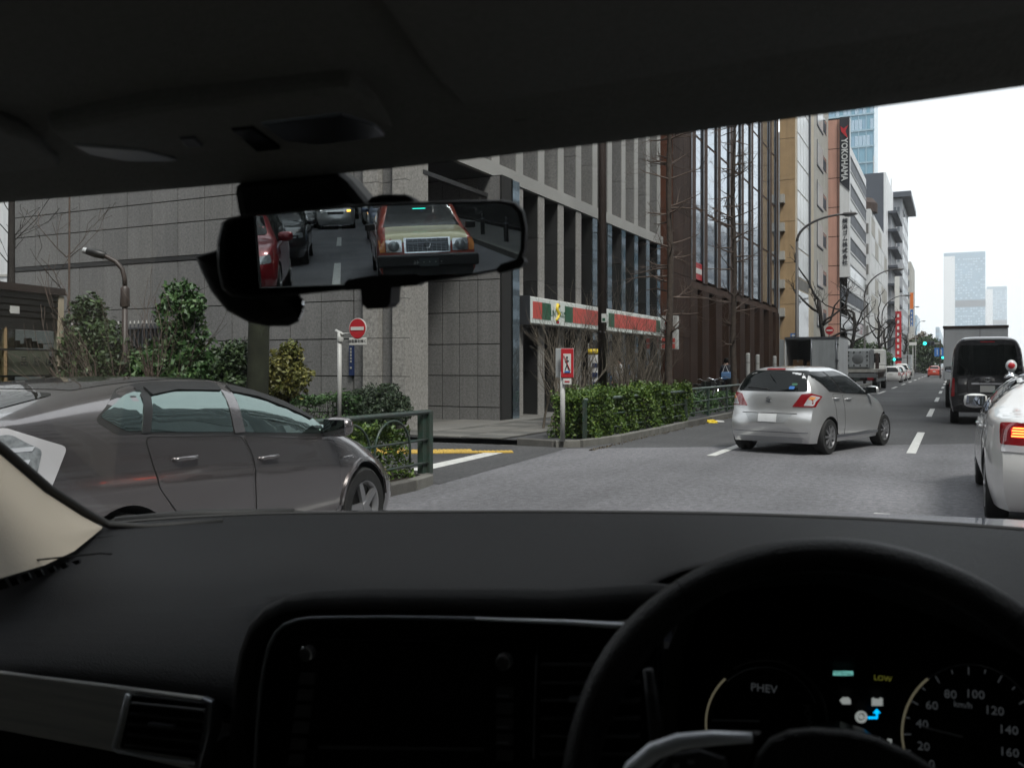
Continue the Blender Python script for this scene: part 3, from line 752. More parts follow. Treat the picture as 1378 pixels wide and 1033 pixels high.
# ================================================================ the row of buildings beyond
def block(name, label, px0, px1, pxs, ytop, Y, m, z0=.05, ztop=None, msx=None, group=None):
    x0, x1 = AY(px0, 0, Y).x, AY(px1, 0, Y).x
    ye = YX(pxs, x1) if pxs else Y+20
    zt = ztop or AY(px1, ytop, Y).z
    t = thing(name, label, 'building', group=group)
    MB().box(x0, x1, Y, ye, z0, zt).build('walls', m, t)
    return t, x0, x1, Y, ye, zt
def win_x(t, X, ys, zs, m='window_mid', name='window', d=.02, frame=None):      # windows on a street-facing wall
    for a, b in ys:
        for c, e in zs:
            o = MB().box(X-.05, X+d, a, b, c, e).build(name, m, t)
            if frame: MB().box(X-.04, X+d+.03, a-.08, b+.08, c-.12, c-.002).build('sill', frame, o)
def win_y(t, Y, xs, zs, m='window_mid', name='window', d=.02):
    for a, b in xs:
        for c, e in zs: MB().box(a, b, Y-d, Y+.05, c, e).build(name, m, t)
def cells(a, b, n, fr=.8): w = (b-a)/n; return [(a+w*i+w*(1-fr)/2, a+w*i+w*(1+fr)/2) for i in range(n)]
# tan tiled building
t, x0, x1, y0, ye, zt = block('tan_building', 'narrow tan tiled building with a tall glazed grid beside the brown fins', 1049.5, 1070, 1095, 0, 61.0, 'cream', ztop=36)
for j in range(13): MB().box(x0, x1, y0-.03, y0-.001, .1+2.7*j+.02, 2.8+2.7*j-.02).build('tile_panel', 'tan_tile', t)
ya, yb2 = YX(1072.5, x1), YX(1088, x1)
MB().box(x1-.1, x1+.02, y0+.02, ya, .1, 35).build('cream_strip', 'cream', t)
for j in range(14):
    for a, b in cells(ya, yb2, 4, .94): MB().box(x1+.002, x1+.03, a, b, 7.4+1.9*j-0, 7.4+1.9*j+1.8).build('pane', 'window_pale', t)
MB().box(x1, x1+.12, yb2+.05, yb2+.35, 7, 35).build('dark_mullion', 'slate', t)
MB().box(x1-.4, x1+.01, ya, yb2, 6.6, 7.3).build('canopy', 'concrete_dark', t); MB().box(x1+.001, x1+.01, ya, yb2, .1, 6.5).build('shopfront', 'window_dark', t)
for j in range(5): MB().box(x0+.02, x0+.34, y0-.45, y0-.04, AY(1051, 268+38*j, 61).z-.3, AY(1051, 268+38*j, 61).z+.25).build('air_conditioner', 'concrete', t)
# grey concrete building with slit windows
YD = 69.9; t, x0, x1, y0, ye, zt = block('concrete_building', 'pale grey concrete building with slanted rows of flush windows', 1085, 1094.5, 1115, 0, YD, 'concrete', ztop=34)
for j in range(9):
    z = 4.6+3.05*j; win_x(t, x1, [(y0+2.0, y0+5.4)], [(z, z+1.75)], 'window_pale', frame='slate'); win_x(t, x1, [(y0+5.6, y0+7.6)], [(z+.3, z+1.4)], 'window_mid')
    MB().box(x1+.02, x1+.05, y0+1.9, y0+2.0, z-.1, z+1.85).build('window_edge', 'slate', t)
    for q in range(3): MB().box(x1+.02, x1+.05, y0+5.65+.6*q, y0+5.85+.6*q, z+.3, z+1.1).build('louvre', 'slate', t)
# pink tiled stair tower and the tall tyre-maker sign
YP = 78.8; xa, xb, xc = AY(1114, 0, YP).x, AY(1130, 0, YP).x, AY(1143.5, 0, YP).x
t = thing('pink_tower', 'narrow pink tiled stair tower behind the tall black and white vertical sign', 'building')
zt = AY(1120, 160, YP).z
MB().box(xa, xb, YP+.03, YP+6, .05, zt).build('walls', 'joint', t)
for j in range(9):
    h = (zt-.2)/9
    for a, b in ((xa, xb-.16), (xb-.15, xb)): MB().box(a+.01, b-.01, YP-.02, YP+.028, .1+h*j+.03, .1+h*(j+1)-.03).build('tile_panel', 'pink_tile', t)
s_ = thing('vertical_sign', 'tall black and white vertical sign reading YOKOHAMA with a red arrow-like mark', 'sign')
zT, zB, zM1, zM2 = AY(1136, 159, YP).z, AY(1136, 373, YP).z, AY(1131, 246, YP).z, AY(1143, 258, YP).z
MB().box(xb+.02, xc, YP-.25, YP+.6, zB, zT).build('sign_box', 'white_panel', s_)
MB().slab([(xb+.02, YP-.252, zT+.02), (xc+.02, YP-.252, zT+.02), (xc+.02, YP-.252, zM2), (xb+.02, YP-.252, zM1)], (0, -.05, 0)).build('black_panel', 'sign_black', s_)
w_ = xc-xb; xm = (xb+xc)/2
text('YOKOHAMA', w_*.86, 'window_pale', s_, (xm-.0, YP-.36, AY(1136, 216, YP).z), (R(90), R(90), 0), .01, xs=.90, off=.02)
zc = AY(1136, 176, YP).z
MB().slab([(xm-w_*.40, YP-.31, zc+w_*.42), (xm-w_*.05, YP-.31, zc+w_*.12), (xm+w_*.40, YP-.31, zc+w_*.45), (xm+w_*.12, YP-.31, zc-w_*.15), (xm+w_*.36, YP-.31, zc-w_*.95), (xm-w_*.28, YP-.31, zc-w_*.2)], (0, -.05, 0)).build('red_mark', 'sign_red', s_)
kz = [AY(1138, 300+10.4*i, YP).z for i in range(7)]
for ch, z in zip('横浜ゴム株式会社', [AY(1138, 298+8.0*i, YP).z for i in range(8)]):
    text(ch, .42, 'sign_black', s_, (xm+.05, YP-.29, z), (R(90), 0, 0), .01, xs=1.0, off=.010)
# white banded building
x1 = xb+.0; y0, ye = YP+.7, YX(1165.5, x1)
t = thing('white_banded_building', 'white office building with long slanted ribbon windows beside the vertical sign', 'building')
MB().box(x1-9, x1, y0, ye, .05, 21.4).build('walls', 'white_panel', t)
for j in range(8):
    z = 2.2+2.45*j
    for a, b in cells(y0+.3, ye-.2, 4, .985): MB().box(x1-.06, x1+.015, a, b, z, z+1.0).build('window', 'slate' if j % 2 == 0 or j > 3 else 'window_mid', t)
    MB().box(x1-.02, x1+.07, y0+.1, ye-.05, z+1.06, z+1.16).build('ledge', 'grey_panel', t)
    MB().box(x1-.02, x1+.05, y0+.1, ye-.05, z-.28, z-.2).build('ledge', 'grey_panel', t)
# glass tower
YT = 300.; x0, x1 = AY(1095, 0, YT).x, AY(1176, 0, YT).x; ye = YX(1181.5, x1); t = thing('glass_tower', 'pale blue glass tower rising behind the row of white buildings', 'building')
MB().box(x0, x1, YT, ye, .05, 150).build('walls', 'tower_glass', t)
for k in range(9): MB().box(x0+(x1-x0)*k/8-.12, x0+(x1-x0)*k/8+.12, YT-.3, YT-.01, 40, 149).build('mullion', 'tower_frame', t)
for z in range(44, 148, 5): MB().box(x0, x1+.2, YT-.4, YT-.02, z, z+.5).build('floor_band', 'tower_frame', t)
nm = 0
for a, b in cells(x0, x1, 16, .86):
    for z in range(68, 118, 5): MB().box(a, b, YT-.12, YT-.01, z+.9, z+4.7).build('pane', random.choice(('tower_glass', 'far_glass', 'blue_glass')) if random.random() < .7 else 'blue_glass', t)
# dark penthouse building, pale grid building and beige-dark building
t, x0, x1, y0, ye, zt = block('slate_topped_building', 'tall building topped by a dark slate box and antennas', 1163, 1189, 1199, 232, 135., 'slate', ztop=None)
MB().box(x1+.01, x1+.3, y0, ye, 10, zt).build('pale_side', 'white_panel', t)
MB().tube([(x1-1.5, y0+3, zt), (x1-1.5, y0+3, zt+3)], .06, 6).build('antenna', 'metal_pole', t); MB().tube([(x1+.1, ye-1, zt-.5), (x1+.1, ye-1, zt+2)], .06, 6).build('antenna', 'metal_pole', t)
t, x0, x1, y0, ye, zt = block('pale_grid_building', 'pale building with stair windows and a brown round drum on its roof', 1160, 1171.5, 1194, 281, 104.5, 'white_panel')
zz = cells(2, zt-1, 7, .5)
for c, e in zz: MB().box(x0+.3, x1-.2, y0-.03, y0-.001, c, e).build('stair_window', 'concrete_dark', t)
for c, e in cells(3, zt-.5, 7, .9): 
    for a, b in cells(y0+1, ye-1, 5, .93): MB().box(x1+.001, x1+.03, a, b, c, e).build('cladding_panel', 'concrete' if random.random() < .2 else 'white_panel', t)
MB().lathe([(0, 0), (1.7, 0), (1.7, 1.0), (1.2, 1.6), (0, 1.7)], (x1-1.2, y0+3, zt), 'z', 24).build('roof_drum', 'rust', t, 30)
t, x0, x1, y0, ye, zt = block('balcony_building', 'narrow building with glass corner balconies and small dark canopies', 1186, 1199, 1206, 284, 140., 'grey_panel')
for c, e in cells(3, zt, 8, .75): MB().box(x0+.1, x1-.8, y0-.06, y0-.001, c, e).build('pane', 'blue_glass', t); MB().box(x1-1.0, x1+.9, y0-.8, ye, e-.1, e+.25).build('balcony', 'slate', t)
t, x0, x1, y0, ye, zt = block('grey_roofed_building', 'grey building with an overhanging flat roof frame at the end of the near row', 1195, 1214, 1222, 266, 165., 'grey_panel')
MB().box(x0-1, x1+1.4, y0-1.0, ye, zt, zt+.9).build('roof_slab', 'slate', t)
for c, e in cells(3, zt-1, 10, .6):
    win_y(t, y0, cells(x0+.3, x1-.3, 3, .7), [(c, e)], 'window_mid'); win_x(t, x1, cells(y0+1, ye-1, 4, .6), [(c, e)], 'window_mid')
t, x0, x1, y0, ye, zt = block('far_narrow_building', 'slim distant building behind the orange sign', 1216, 1226, 1231, 352, 215., 'concrete')
for c, e in cells(3, zt-1, 8, .55): win_y(t, y0, cells(x0+.3, x1-.3, 3, .7), [(c, e)], 'window_mid')
for i, (a, b, s2, yt, Y, m_) in enumerate(((1226, 1234, 1238, 424, 1100., 'far_glass'), (1234, 1246, 1252, 446, 900., 'white_panel'), (1247, 1254, 1258, 455, 1300., 'grey_panel'), (1259, 1264, 1270, 440, 1700., 'far_glass'))):
    t, x0, x1, y0, ye, zt = block('distant_building', ['hazy bluish building left of the gap at the end of the street', 'low white hazy building above the green traffic light', 'small grey building at the very end of the street', 'faint slim tower just left of the big skyscraper'][i], a, b, s2, yt, Y, m_)
    for c, e in cells(2, zt-1, 6, .5): win_y(t, y0, cells(x0+.5, x1-.5, 3, .7), [(c, e)], 'window_mid', d=.1)
# skyscrapers
def skyscraper(label, p0, p1, ps0, ytop, Y, n):
    x0, x1 = AY(p0, 0, Y).x, AY(p1, 0, Y).x; zt = AY(p1, ytop, Y).z; t = thing('skyscraper', label, 'skyscraper', group='hazy skyscrapers beyond the vehicles')
    MB().box(x0, x1, Y, Y+Y*.05, 0, zt).build('walls', 'far_glass', t)
    xs = AY(ps0, 0, Y).x; MB().box(x0-.5, xs, Y-.5, Y+Y*.049, 0, zt*.97).build('pale_wing', 'white_panel', t)
    MB().box(xs+.5, x1+.3, Y-.4, Y-.01, zt*.52, zt*.58).build('plant_floor', 'slate', t)
    me = MB().box(0, (x1-xs)/n*.72, -.3, 0, 0, zt/44*.55).mesh('window', 'far_pane')
    for j in range(int(38)):
        for i in range(n):
            if random.random() < .5: put('window', me, t, (xs+(x1-xs)*(i+.15)/n, Y-.02, zt*(j+4)/44))
skyscraper('large hazy blue-grey glass skyscraper above the black van', 1270, 1326, 1285, 338, 2300., 12)
skyscraper('smaller pale skyscraper to the right of the large one, faded by haze', 1328, 1355, 1336, 385, 3300., 6)

# ================================================================ buildings across the street, seen only as reflections
def opposite(label, x0, y0, y1, h, m, fl=3.3, balc=True):
    t = thing('opposite_building', label, 'building', group='buildings across the street seen as reflections')
    MB().box(x0, x0+18, y0, y1, 0, h).build('walls', m, t)
    n = int(h/fl)
    for j in range(1, n):
        MB().box(x0-.9 if balc else x0-.05, x0-.01, y0+.4, y1-.4, j*fl, j*fl+1.0).build('balcony' if balc else 'spandrel', 'white_panel' if balc else 'grey_panel', t)
        MB().box(x0-.03, x0-.005, y0+.5, y1-.5, j*fl+1.1, j*fl+2.7).build('window_row', 'window_dark', t)
for i, (a, b, h, m_, bl) in enumerate(((-30, 2, 38, 'concrete', True), (4, 30, 60, 'white_panel', True), (33, 60, 60, 'grey_panel', False), (64, 100, 34, 'white_panel', True), (104, 140, 33, 'concrete_dark', False),
      (144, 175, 33, 'white_panel', True), (178, 215, 30, 'slate', False), (218, 262, 36, 'white_panel', True))):
    opposite(['grey office across the street beside us', 'low white balconied block across the street', 'mid-height grey block across the street', 'white balconied block across the street ahead', 'tall dark concrete block across the street ahead',
       'white block of flats across the street far ahead', 'low slate block across the street far ahead', 'tallest white balconied block across the street far ahead'][i], 24, a, b, h, m_, balc=bl)
for i, (x0, x1, y0, y1, h, m_) in enumerate(((-60, -14, -40, -8, 42, 'concrete_dark'), (-60, -12, -90, -44, 48, 'grey_panel'), (-40, 6, -150, -120, 75, 'concrete_dark'), (6.5, 60, -150, -118, 62, 'concrete_dark'), (14, 50, -100, -34, 46, 'concrete'))):  # unseen blocks added behind the camera to darken what car windows reflect
    t = thing('rear_reflection_block', ['dark concrete office on the left behind us', 'grey office on the left farther behind us', 'tall dark office closing the street behind us', 'grey office closing the street on the right behind us', 'pale office on the right behind us'][i], 'building', group='buildings behind us seen only as reflections')
    MB().box(x0, x1, y0, y1, 0, h).build('walls', m_, t)
    for j in range(1, int(h/3.4)):
        MB().box(x0+.5, x1-.5, y1, y1+.05, j*3.4+1, j*3.4+2.6).build('window_row', 'window_dark', t)
        MB().box(*((x1, x1+.05) if x0 < -5 else (x0-.05, x0)), y0+.5, y1-.5, j*3.4+1, j*3.4+2.6).build('window_row', 'window_dark', t)
# roadside wall and railing behind us, seen in the mirror
w = thing('roadside_wall', 'dark concrete wall running beside the road behind us, seen in the mirror', 'wall')
for k in range(16): MB().box(6.6, 7.0, -60+4*k+.02, -56+4*k-.02, .1, 4.6).build('wall_panel', 'concrete_dark', w)
f = thing('roadside_railing', 'dark iron railing on the pavement behind us, seen in the mirror', 'fence')
pm = MB().box(-.02, .02, -.02, .02, .11, 1.25).mesh('bar', 'black_metal')
for k in range(150): put('bar', pm, f, (5.6, -50+.24*k, 0))
for z in (.25, 1.25): MB().box(5.57, 5.63, -50, -14, z-.02, z+.02).build('rail', 'black_metal', f)
for i, y in enumerate((-21.5, -24.5, -29)):
    b = thing('bollard', ['nearest black bollard at the right kerb behind us', 'second black bollard at the right kerb behind us', 'farthest black bollard at the right kerb behind us'][i], 'bollard', (4.1, y, .11), 0, 'bollards behind us')
    MB().lathe([(.0, 0), (.07, 0), (.07, .62), (.05, .68), (0, .7)], n=16).build('post', 'black_metal', b, 30); MB().lathe([(.072, .5), (.072, .55)], n=16).build('band', 'satin_dark', b)
# ================================================================ poles, signs, lamps, rails
def streetlamp(px, X, yarm, pxend, yend, label, z_top=None, pole_r=.09):
    Y = YX(px, X); t = thing('street_lamp', label, 'street lamp', (X, Y, .09), 0, 'tall curved street lamps on the left pavement')
    top = AX(px, yarm, X).z-.09; end = AY(pxend, yend, Y); dx, dz = end.x-X, end.z-.09
    MB().tube([(0, 0, 0), (0, 0, 1.2), (0, 0, 1.25), (0, 0, top)], [pole_r*1.3, pole_r*1.2, pole_r, pole_r*.7], 10).build('pole', 'lamp_pole', t, True)
    P = []; 
    for i in range(13):
        a = i/12*math.pi/2; P.append((dx*(1-math.cos(a)), 0, top+(dz-top)*math.sin(a)))
    MB().tube(P, [pole_r*.7-.02*i/12 for i in range(13)], 8).build('arm', 'lamp_pole', t, True)
    s_ = .45*(1 if Y < 90 else 1)
    h = MB(); h.lathe([(.02, .10), (.13, .08), (.17, 0), (.15, -.03), (0, -.05)], (0, 0, 0), 'z', 16); h.v = [(v[0]*2.1, v[1], v[2]) for v in h.v]
    ho = h.build('lamp_head', 'lamp_pole', t, True, loc=(dx+.28, 0, dz-.02)); g = MB().lathe([(.12, -.045), (.10, -.09), (0, -.11)], n=14); g.v = [(v[0]*1.8, v[1], v[2]) for v in g.v]; g.build('lamp_glass', 'window_pale', ho, True)
streetlamp(1072.5, -6.35, 325, 1134, 288.5, 'nearest tall curved street lamp, arching over the road in front of the tan building')
streetlamp(1163.5, -6.35, 400, 1205, 362.5, 'second tall curved street lamp, rising behind the flatbed truck')
streetlamp(1187, -6.6, 425, 1217, 397.5, 'third tall curved street lamp, in front of the pale grid building')
streetlamp(1222, -7.0, 445, 1232, 412.8, 'fourth curved street lamp, beside the orange sign')
streetlamp(1232, -6.6, 450, 1241, 432, 'fifth and smallest distant street lamp above the green signal')
# brown utility pole
t = thing('utility_pole', 'thick dark brown pole rising through the hedge in front of the shop sign', 'pole', (-7.4, YX(810.5, -7.4), .09))
d = 20.9; MB().tube([(0, 0, 0), (0, 0, 14)], [.105, .08], 16).build('shaft', 'dark_pole', t, True)
MB().box(.03, .14, -.13, -.105, 2.42, 2.62).build('notice_plate', 'sign_white', t); MB().box(.05, .12, -.135, -.131, 2.45, 2.52).build('notice_mark', 'sign_green', t)
MB().tube([(-.12, -.02, 2.18), (-.02, -.1, 2.2), (.1, -.04, 2.18)], .02, 6).build('bracket', 'black_metal', t)
# garden lamp on the island
P = AD(168, 430, 13.2); t = thing('garden_lamp', 'low brown street lamp with a bent neck among the island shrubs', 'street lamp', (P.x, P.y, .11), TH)
zt = AD(168, 385, 13.2).z-.11; hd = AD(128, 343, 13.2)
rt = Vector((Cc, S, 0)); dx = (hd-P).dot(rt)
MB().tube([(0, 0, 0), (0, 0, zt)], [.05, .04], 12).build('pole', 'dark_pole', t, True)
MB().lathe([(.062, -.2), (.068, -.18), (.068, .06), (.05, .09)], (0, 0, zt-.1), 'z', 12).build('collar', 'dark_pole', t, 40)
MB().tube([(0, 0, zt), (-.005, 0, zt+.12), (-.04, 0, zt+.25), (-.13, 0, hd.z-.11-.1), (dx*.6, 0, hd.z-.11-.03), (dx*.75, 0, hd.z-.11)], [.035]*6, 10).build('neck', 'dark_pole', t, True)
h = MB(); h.lathe([(.0, -.16), (.05, -.14), (.065, 0), (.055, .12), (0, .17)], (0, 0, 0), 'x', 14); h.build('lamp_head', 'black_metal', t, True, loc=(dx+.02, 0, hd.z-.11+.02)).rotation_euler = (0, R(14), 0)
g = MB().lathe([(.0, -.17), (.045, -.155), (.045, -.1)], (0, 0, 0), 'x', 12); g.build('lamp_glass', 'window_pale', t, True, loc=(dx-.02, 0, hd.z-.11+.03)).rotation_euler = (0, R(14), 0)
# no-entry sign
Yp = 15.3; P = AY(457, 600, Yp); zt = AY(457, 446, Yp).z; t = thing('no_entry_sign', 'red round no-entry sign on a white pole against the granite wall', 'sign', (P.x, P.y, .09))
MB().tube([(0, 0, 0), (0, 0, zt-.09)], .045, 12).build('pole', 'metal_pole', t, True)
MB().tube([(-.10, 0, zt-.07), (.10, 0, zt-.16)], .035, 8).build('pole_cap', 'metal_pole', t, True); MB().lathe([(.06, -.05), (.07, 0), (.06, .05)], (.02, 0, zt-.25), 'z', 12).build('clamp', 'metal_pole', t, True)
sx = AY(482.3, 442, Yp).x-P.x; sz = AY(482, 442, Yp).z-.09; rr = 12.4*18.6/1220*1.13
MB().tube([(0, 0, AY(457, 449, Yp).z-.09), (sx, 0.03, AY(457, 449, Yp).z-.09)], .014, 6).build('arm', 'metal_pole', t)
MB().lathe([(0, -.03), (rr, -.03), (rr, -.01), (0, -.01)], (sx, 0, sz), 'y', 32).build('disc_rim', 'sign_white', t); MB().lathe([(0, -.038), (rr*.93, -.038), (rr*.93, -.031)], (sx, 0, sz), 'y', 32).build('disc', 'sign_red', t)
MB().box(sx-rr*.75, sx+rr*.75, -.046, -.039, sz-.035, sz+.035).build('bar', 'sign_white', t)
pz = AY(482, 459.3, Yp).z-.09
bevel(MB().box(sx-rr, sx+rr, -.03, -.015, pz-.075, pz+.075).build('supplement_plate', 'sign_white', t), .01); text('自転車を除く', .075, 'ink', t, (sx, -.034, pz), (R(90), 0, 0), .002)
t = thing('name_board', 'narrow navy vertical board with white characters on the granite wall', 'sign')
xx, za, zb_ = AY(472.5, 0, 16.55).x, AY(472, 465, 16.55).z, AY(472, 505, 16.55).z
MB().box(xx-.05, xx+.055, 16.54, 16.60, zb_, za).build('board', 'sign_navy', t)
for i, ch in enumerate('西五反田二丁目'[:6]): pass
for i in range(7): MB().box(xx-.02, xx+.025, 16.532, 16.539, za-.07-.07*i-.022, za-.07-.07*i+.022).build('character_block', 'ink_grey', t) if i != 5 else None
# no-pedestrian sign at the hedge
t = thing('no_pedestrian_sign', 'tall red-bordered no-pedestrians sign on a white pole at the end of the hedge', 'sign', (-6.42, 15.3, .12), R(14))
dd = 16.55; z = lambda y: EYE+(HY-y)/FPX*dd-.12
MB().tube([(0, 0, 0), (0, 0, z(500))], .045, 12).build('pole', 'metal_pole', t, True)
bevel(MB().box(-.02, .21, -.08, -.06, z(508), z(469)).build('board', 'sign_red', t), .01)
MB().box(.025, .165, -.088, -.081, z(501.5), z(476)).build('white_field', 'sign_white', t)
zc = z(489); MB().lathe([(0, -.006), (.02, -.006)], (.095, -.09, zc+.11), 'y', 10).build('figure_head', 'ink', t)
for p_, q_ in (((.095, .09), (.095, -.02)), ((.095, -.02), (.06, -.12)), ((.095, -.02), (.13, -.11)), ((.06, .03), (.13, .05))): MB().tube([(p_[0], -.092, zc+p_[1]), (q_[0], -.092, zc+q_[1])], .010, 5).build('figure_limb', 'ink', t)
MB().tube([(.035, -.097, zc+.15), (.155, -.097, zc-.13)], .007, 4).build('slash', 'sign_red', t)
MB().box(.05, .15, -.092, -.089, zc-.165, zc-.135).build('caption', 'sign_blue', t)
bevel(MB().box(.02, .17, -.08, -.062, z(517), z(509.2)).build('supplement_plate', 'sign_white', t), .005); MB().box(.05, .14, -.086, -.081, z(514), z(512.3)).build('supplement_arrow', 'sign_red', t)
bevel(MB().box(-.14, .2, .05, .07, z(508), z(468.5)).build('rear_board', 'truck_grey', t), .01)
# guard rails
def guardrail(pts, label, arcs=False, h=.80, posts=None, z=.12, top='rail_top'):
    t = thing('guard_rail', label, 'railing'); pts = [Vector((*p, z)) for p in pts]
    for i, p in enumerate(pts):
        if posts is None or i in posts:
            MB().box(p.x-.03, p.x+.03, p.y-.045, p.y+.045, z, z+h).build('post', 'green_rail', t)
    for zz, r_, m_ in ((h-.01, .032, top), (h*.55, .018, 'green_rail'), (h*.18, .018, 'green_rail')):
        MB().tube([p+Vector((0, 0, zz)) for p in pts], r_, 8).build('rail', m_, t, True)
    return t
t = guardrail([(-6.02, 1.0), (-6.02, 4.4), (-6.02, 7.6), (-6.05, 10.0)], 'green tubular guard rail with arched infill beside the grey hatchback', h=.80, top='green_rail')
MB().box(-6.14, -6.06, 9.86, 9.95, .12, .93).build('post', 'green_rail', t)
for y in (7.9, 8.75):
    P = [(-6.03, y+.38-.38*math.cos(a), .12+.36+.36*math.sin(a)) for a in [math.pi*i/14 for i in range(15)]]
    MB().tube([(-6.03, y, .3)]+P+[(-6.03, y+.76, .3)], .016, 6).build('arch', 'green_rail', t, True)
guardrail([(-6.28, 16.05), (-6.22, 18.4), (-6.18, 20.6), (-6.14, 22.7)], 'green guard rail running along the front of the clipped hedge', h=.74, posts=(0, 3))
guardrail([(-6.14, 22.76), (-6.12, 25), (-6.12, 27.3), (-6.12, 29.6), (-6.12, 32), (-6.12, 35), (-6.12, 38)], 'green guard rail farther on, in front of the parked bicycles', h=.78)
for i, (px, X) in enumerate(((1006.5, -7.2), (1019.5, -7.2), (1042.5, -7.2))):
    P = AX(px, 492, X); t = thing('white_post', ['nearest tall white post behind the silver hatchback', 'middle tall white post behind the silver hatchback', 'farthest and thinnest white post, by the open truck'][i], 'post', (P.x, P.y, .09), 0, 'tall white posts on the pavement')
    zz = AX(px, 475+2*i, X).z; MB().lathe([(.11, 0), (.11, .05), (.085, .06), (.085, zz-.12), (.05, zz-.09), (0, zz-.09)], n=14).build('shaft', 'metal_pole', t, 40)
    MB().lathe([(.088, zz-.5), (.088, zz-.42)], n=14).build('band', 'ink_grey', t)
# banners, small road signs beyond the trucks
def board(name, label, cat, px0, px1, ya, yb, Y, m, group=None, depth=.12, pole=True):
    a, b = AY(px0, ya, Y), AY(px1, yb, Y); t = thing(name, label, cat, group=group)
    MB().box(a.x, b.x, Y-depth, Y, b.z, a.z).build('board', m, t)
    if pole: MB().box((a.x+b.x)/2-.06, (a.x+b.x)/2+.06, Y+.01, Y+.13, .1, a.z).build('pole', 'metal_pole', t)
    return t, a, b
t, a, b = board('arrow_sign', 'small blue one-way sign with white arrow above the open truck', 'sign', 1064, 1073.5, 448.5, 454.5, 60., 'sign_blue')
zc = (a.z+b.z)/2; MB().slab([(a.x+.06, 59.86, zc), (a.x+.2, 59.86, zc+.1), (a.x+.2, 59.86, zc+.04), (b.x-.05, 59.86, zc+.04), (b.x-.05, 59.86, zc-.04), (a.x+.2, 59.86, zc-.04), (a.x+.2, 59.86, zc-.1)], (0, -.02, 0)).build('arrow', 'sign_white', t)
P = AY(1116.5, 444.5, 66.); t = thing('distant_no_entry_sign', 'small red round no-entry sign above the box truck roof', 'sign', (P.x, 66, .09))
MB().tube([(0, 0, 0), (0, 0, P.z)], .05, 8).build('pole', 'metal_pole', t); MB().lathe([(0, -.08), (.28, -.08), (.28, -.05)], (0, 0, P.z-.09), 'y', 24).build('disc', 'sign_red', t); MB().box(-.2, .2, -.1, -.085, P.z-.14, P.z-.04).build('bar', 'sign_white', t)
t, a, b = board('red_banner_sign', 'tall narrow red vertical shop sign with white characters', 'sign', 1205, 1213, 419, 490, 125., 'sign_red', pole=False)
for i in range(9): MB().box(a.x+.2, b.x-.25, 124.82, 124.87, a.z-.55-.78*i-.2, a.z-.55-.78*i+.2).build('character_block', 'sign_white', t)
t, a, b = board('white_banner_sign', 'white vertical sign panel directly above the red one', 'sign', 1204, 1210.5, 372, 418.6, 126., 'sign_white', pole=False)
t, a, b = board('orange_sign', 'bright orange vertical sign on the distant slim building', 'sign', 1224.5, 1229.2, 394, 415.5, 150., 'sign_orange', pole=False)
t, a, b = board('blue_banner_sign', 'blue vertical sign with white characters below the orange sign', 'sign', 1225, 1228.8, 417, 439, 150., 'sign_blue', pole=False)
for i in range(4): MB().box(a.x+.12, b.x-.12, 149.8, 149.87, a.z-.5-.62*i-.2, a.z-.5-.62*i+.2).build('character_block', 'sign_white', t)
t, a, b = board('white_plate_sign', 'small white rectangular road sign on a pole before the dark trees', 'sign', 1223.5, 1233.5, 460.5, 464.5, 125., 'sign_white')
t, a, b = board('direction_sign', 'blue overhead direction sign with white lines at the end of the road', 'sign', 1257.5, 1271, 468, 479.5, 190., 'sign_blue', pole=False)
for q in ((.25, .3), (.55, .7)): MB().box(a.x+(b.x-a.x)*q[0], a.x+(b.x-a.x)*q[1], 189.8, 189.87, b.z+.3, a.z-.3).build('arrow', 'sign_white', t)
MB().box(b.x+.1, b.x+.3, 190, 190.2, 0, a.z+.3).build('pole', 'metal_pole', t); MB().box(a.x, b.x+.1, 190.02, 190.15, a.z-.3, a.z-.15).build('gantry_arm', 'metal_pole', t)
def signal(px, py, Y, label, s=1.0):
    P = AY(px, py, Y); t = thing('traffic_signal', label, 'traffic light', group='green traffic lights down the street')
    w = .34*s; x0 = P.x-w/2; n = 3
    MB().box(x0, x0+w*3.1, Y, Y+.2, P.z-w*.62, P.z+w*.62).build('housing', 'slate', t)
    for i in range(3):
        MB().lathe([(0, 0), (w*.42, 0), (w*.42, -.05)], (P.x+w*i*1.02, Y-.02, P.z), 'y', 18).build('lens', 'signal_green' if i == 0 else 'black_metal', t)
    MB().box(x0+w*3.1, x0+w*3.1+.6, Y+.05, Y+.12, P.z-.05, P.z+.05).build('arm', 'metal_pole', t); MB().tube([(x0+w*3.1+.6, Y+.1, 0), (x0+w*3.1+.6, Y+.1, P.z+.5)], .07, 8).build('pole', 'dark_pole', t)
signal(1244.5, 462, 120., 'brightest green traffic light, high before the dark trees', 1.2)
signal(1203.5, 483.5, 118., 'low green traffic light left of the red banner', .95)
signal(1268.8, 481, 160., 'small green traffic light just left of the white lorry', 1.1)
# station lift booth at far left
P0 = AD(81, 500, 13.2); t = thing('glass_booth', 'glazed booth with dark slatted top and pale frame at the far left', 'shelter', (P0.x, P0.y, .11), R(90)+R(13)) 
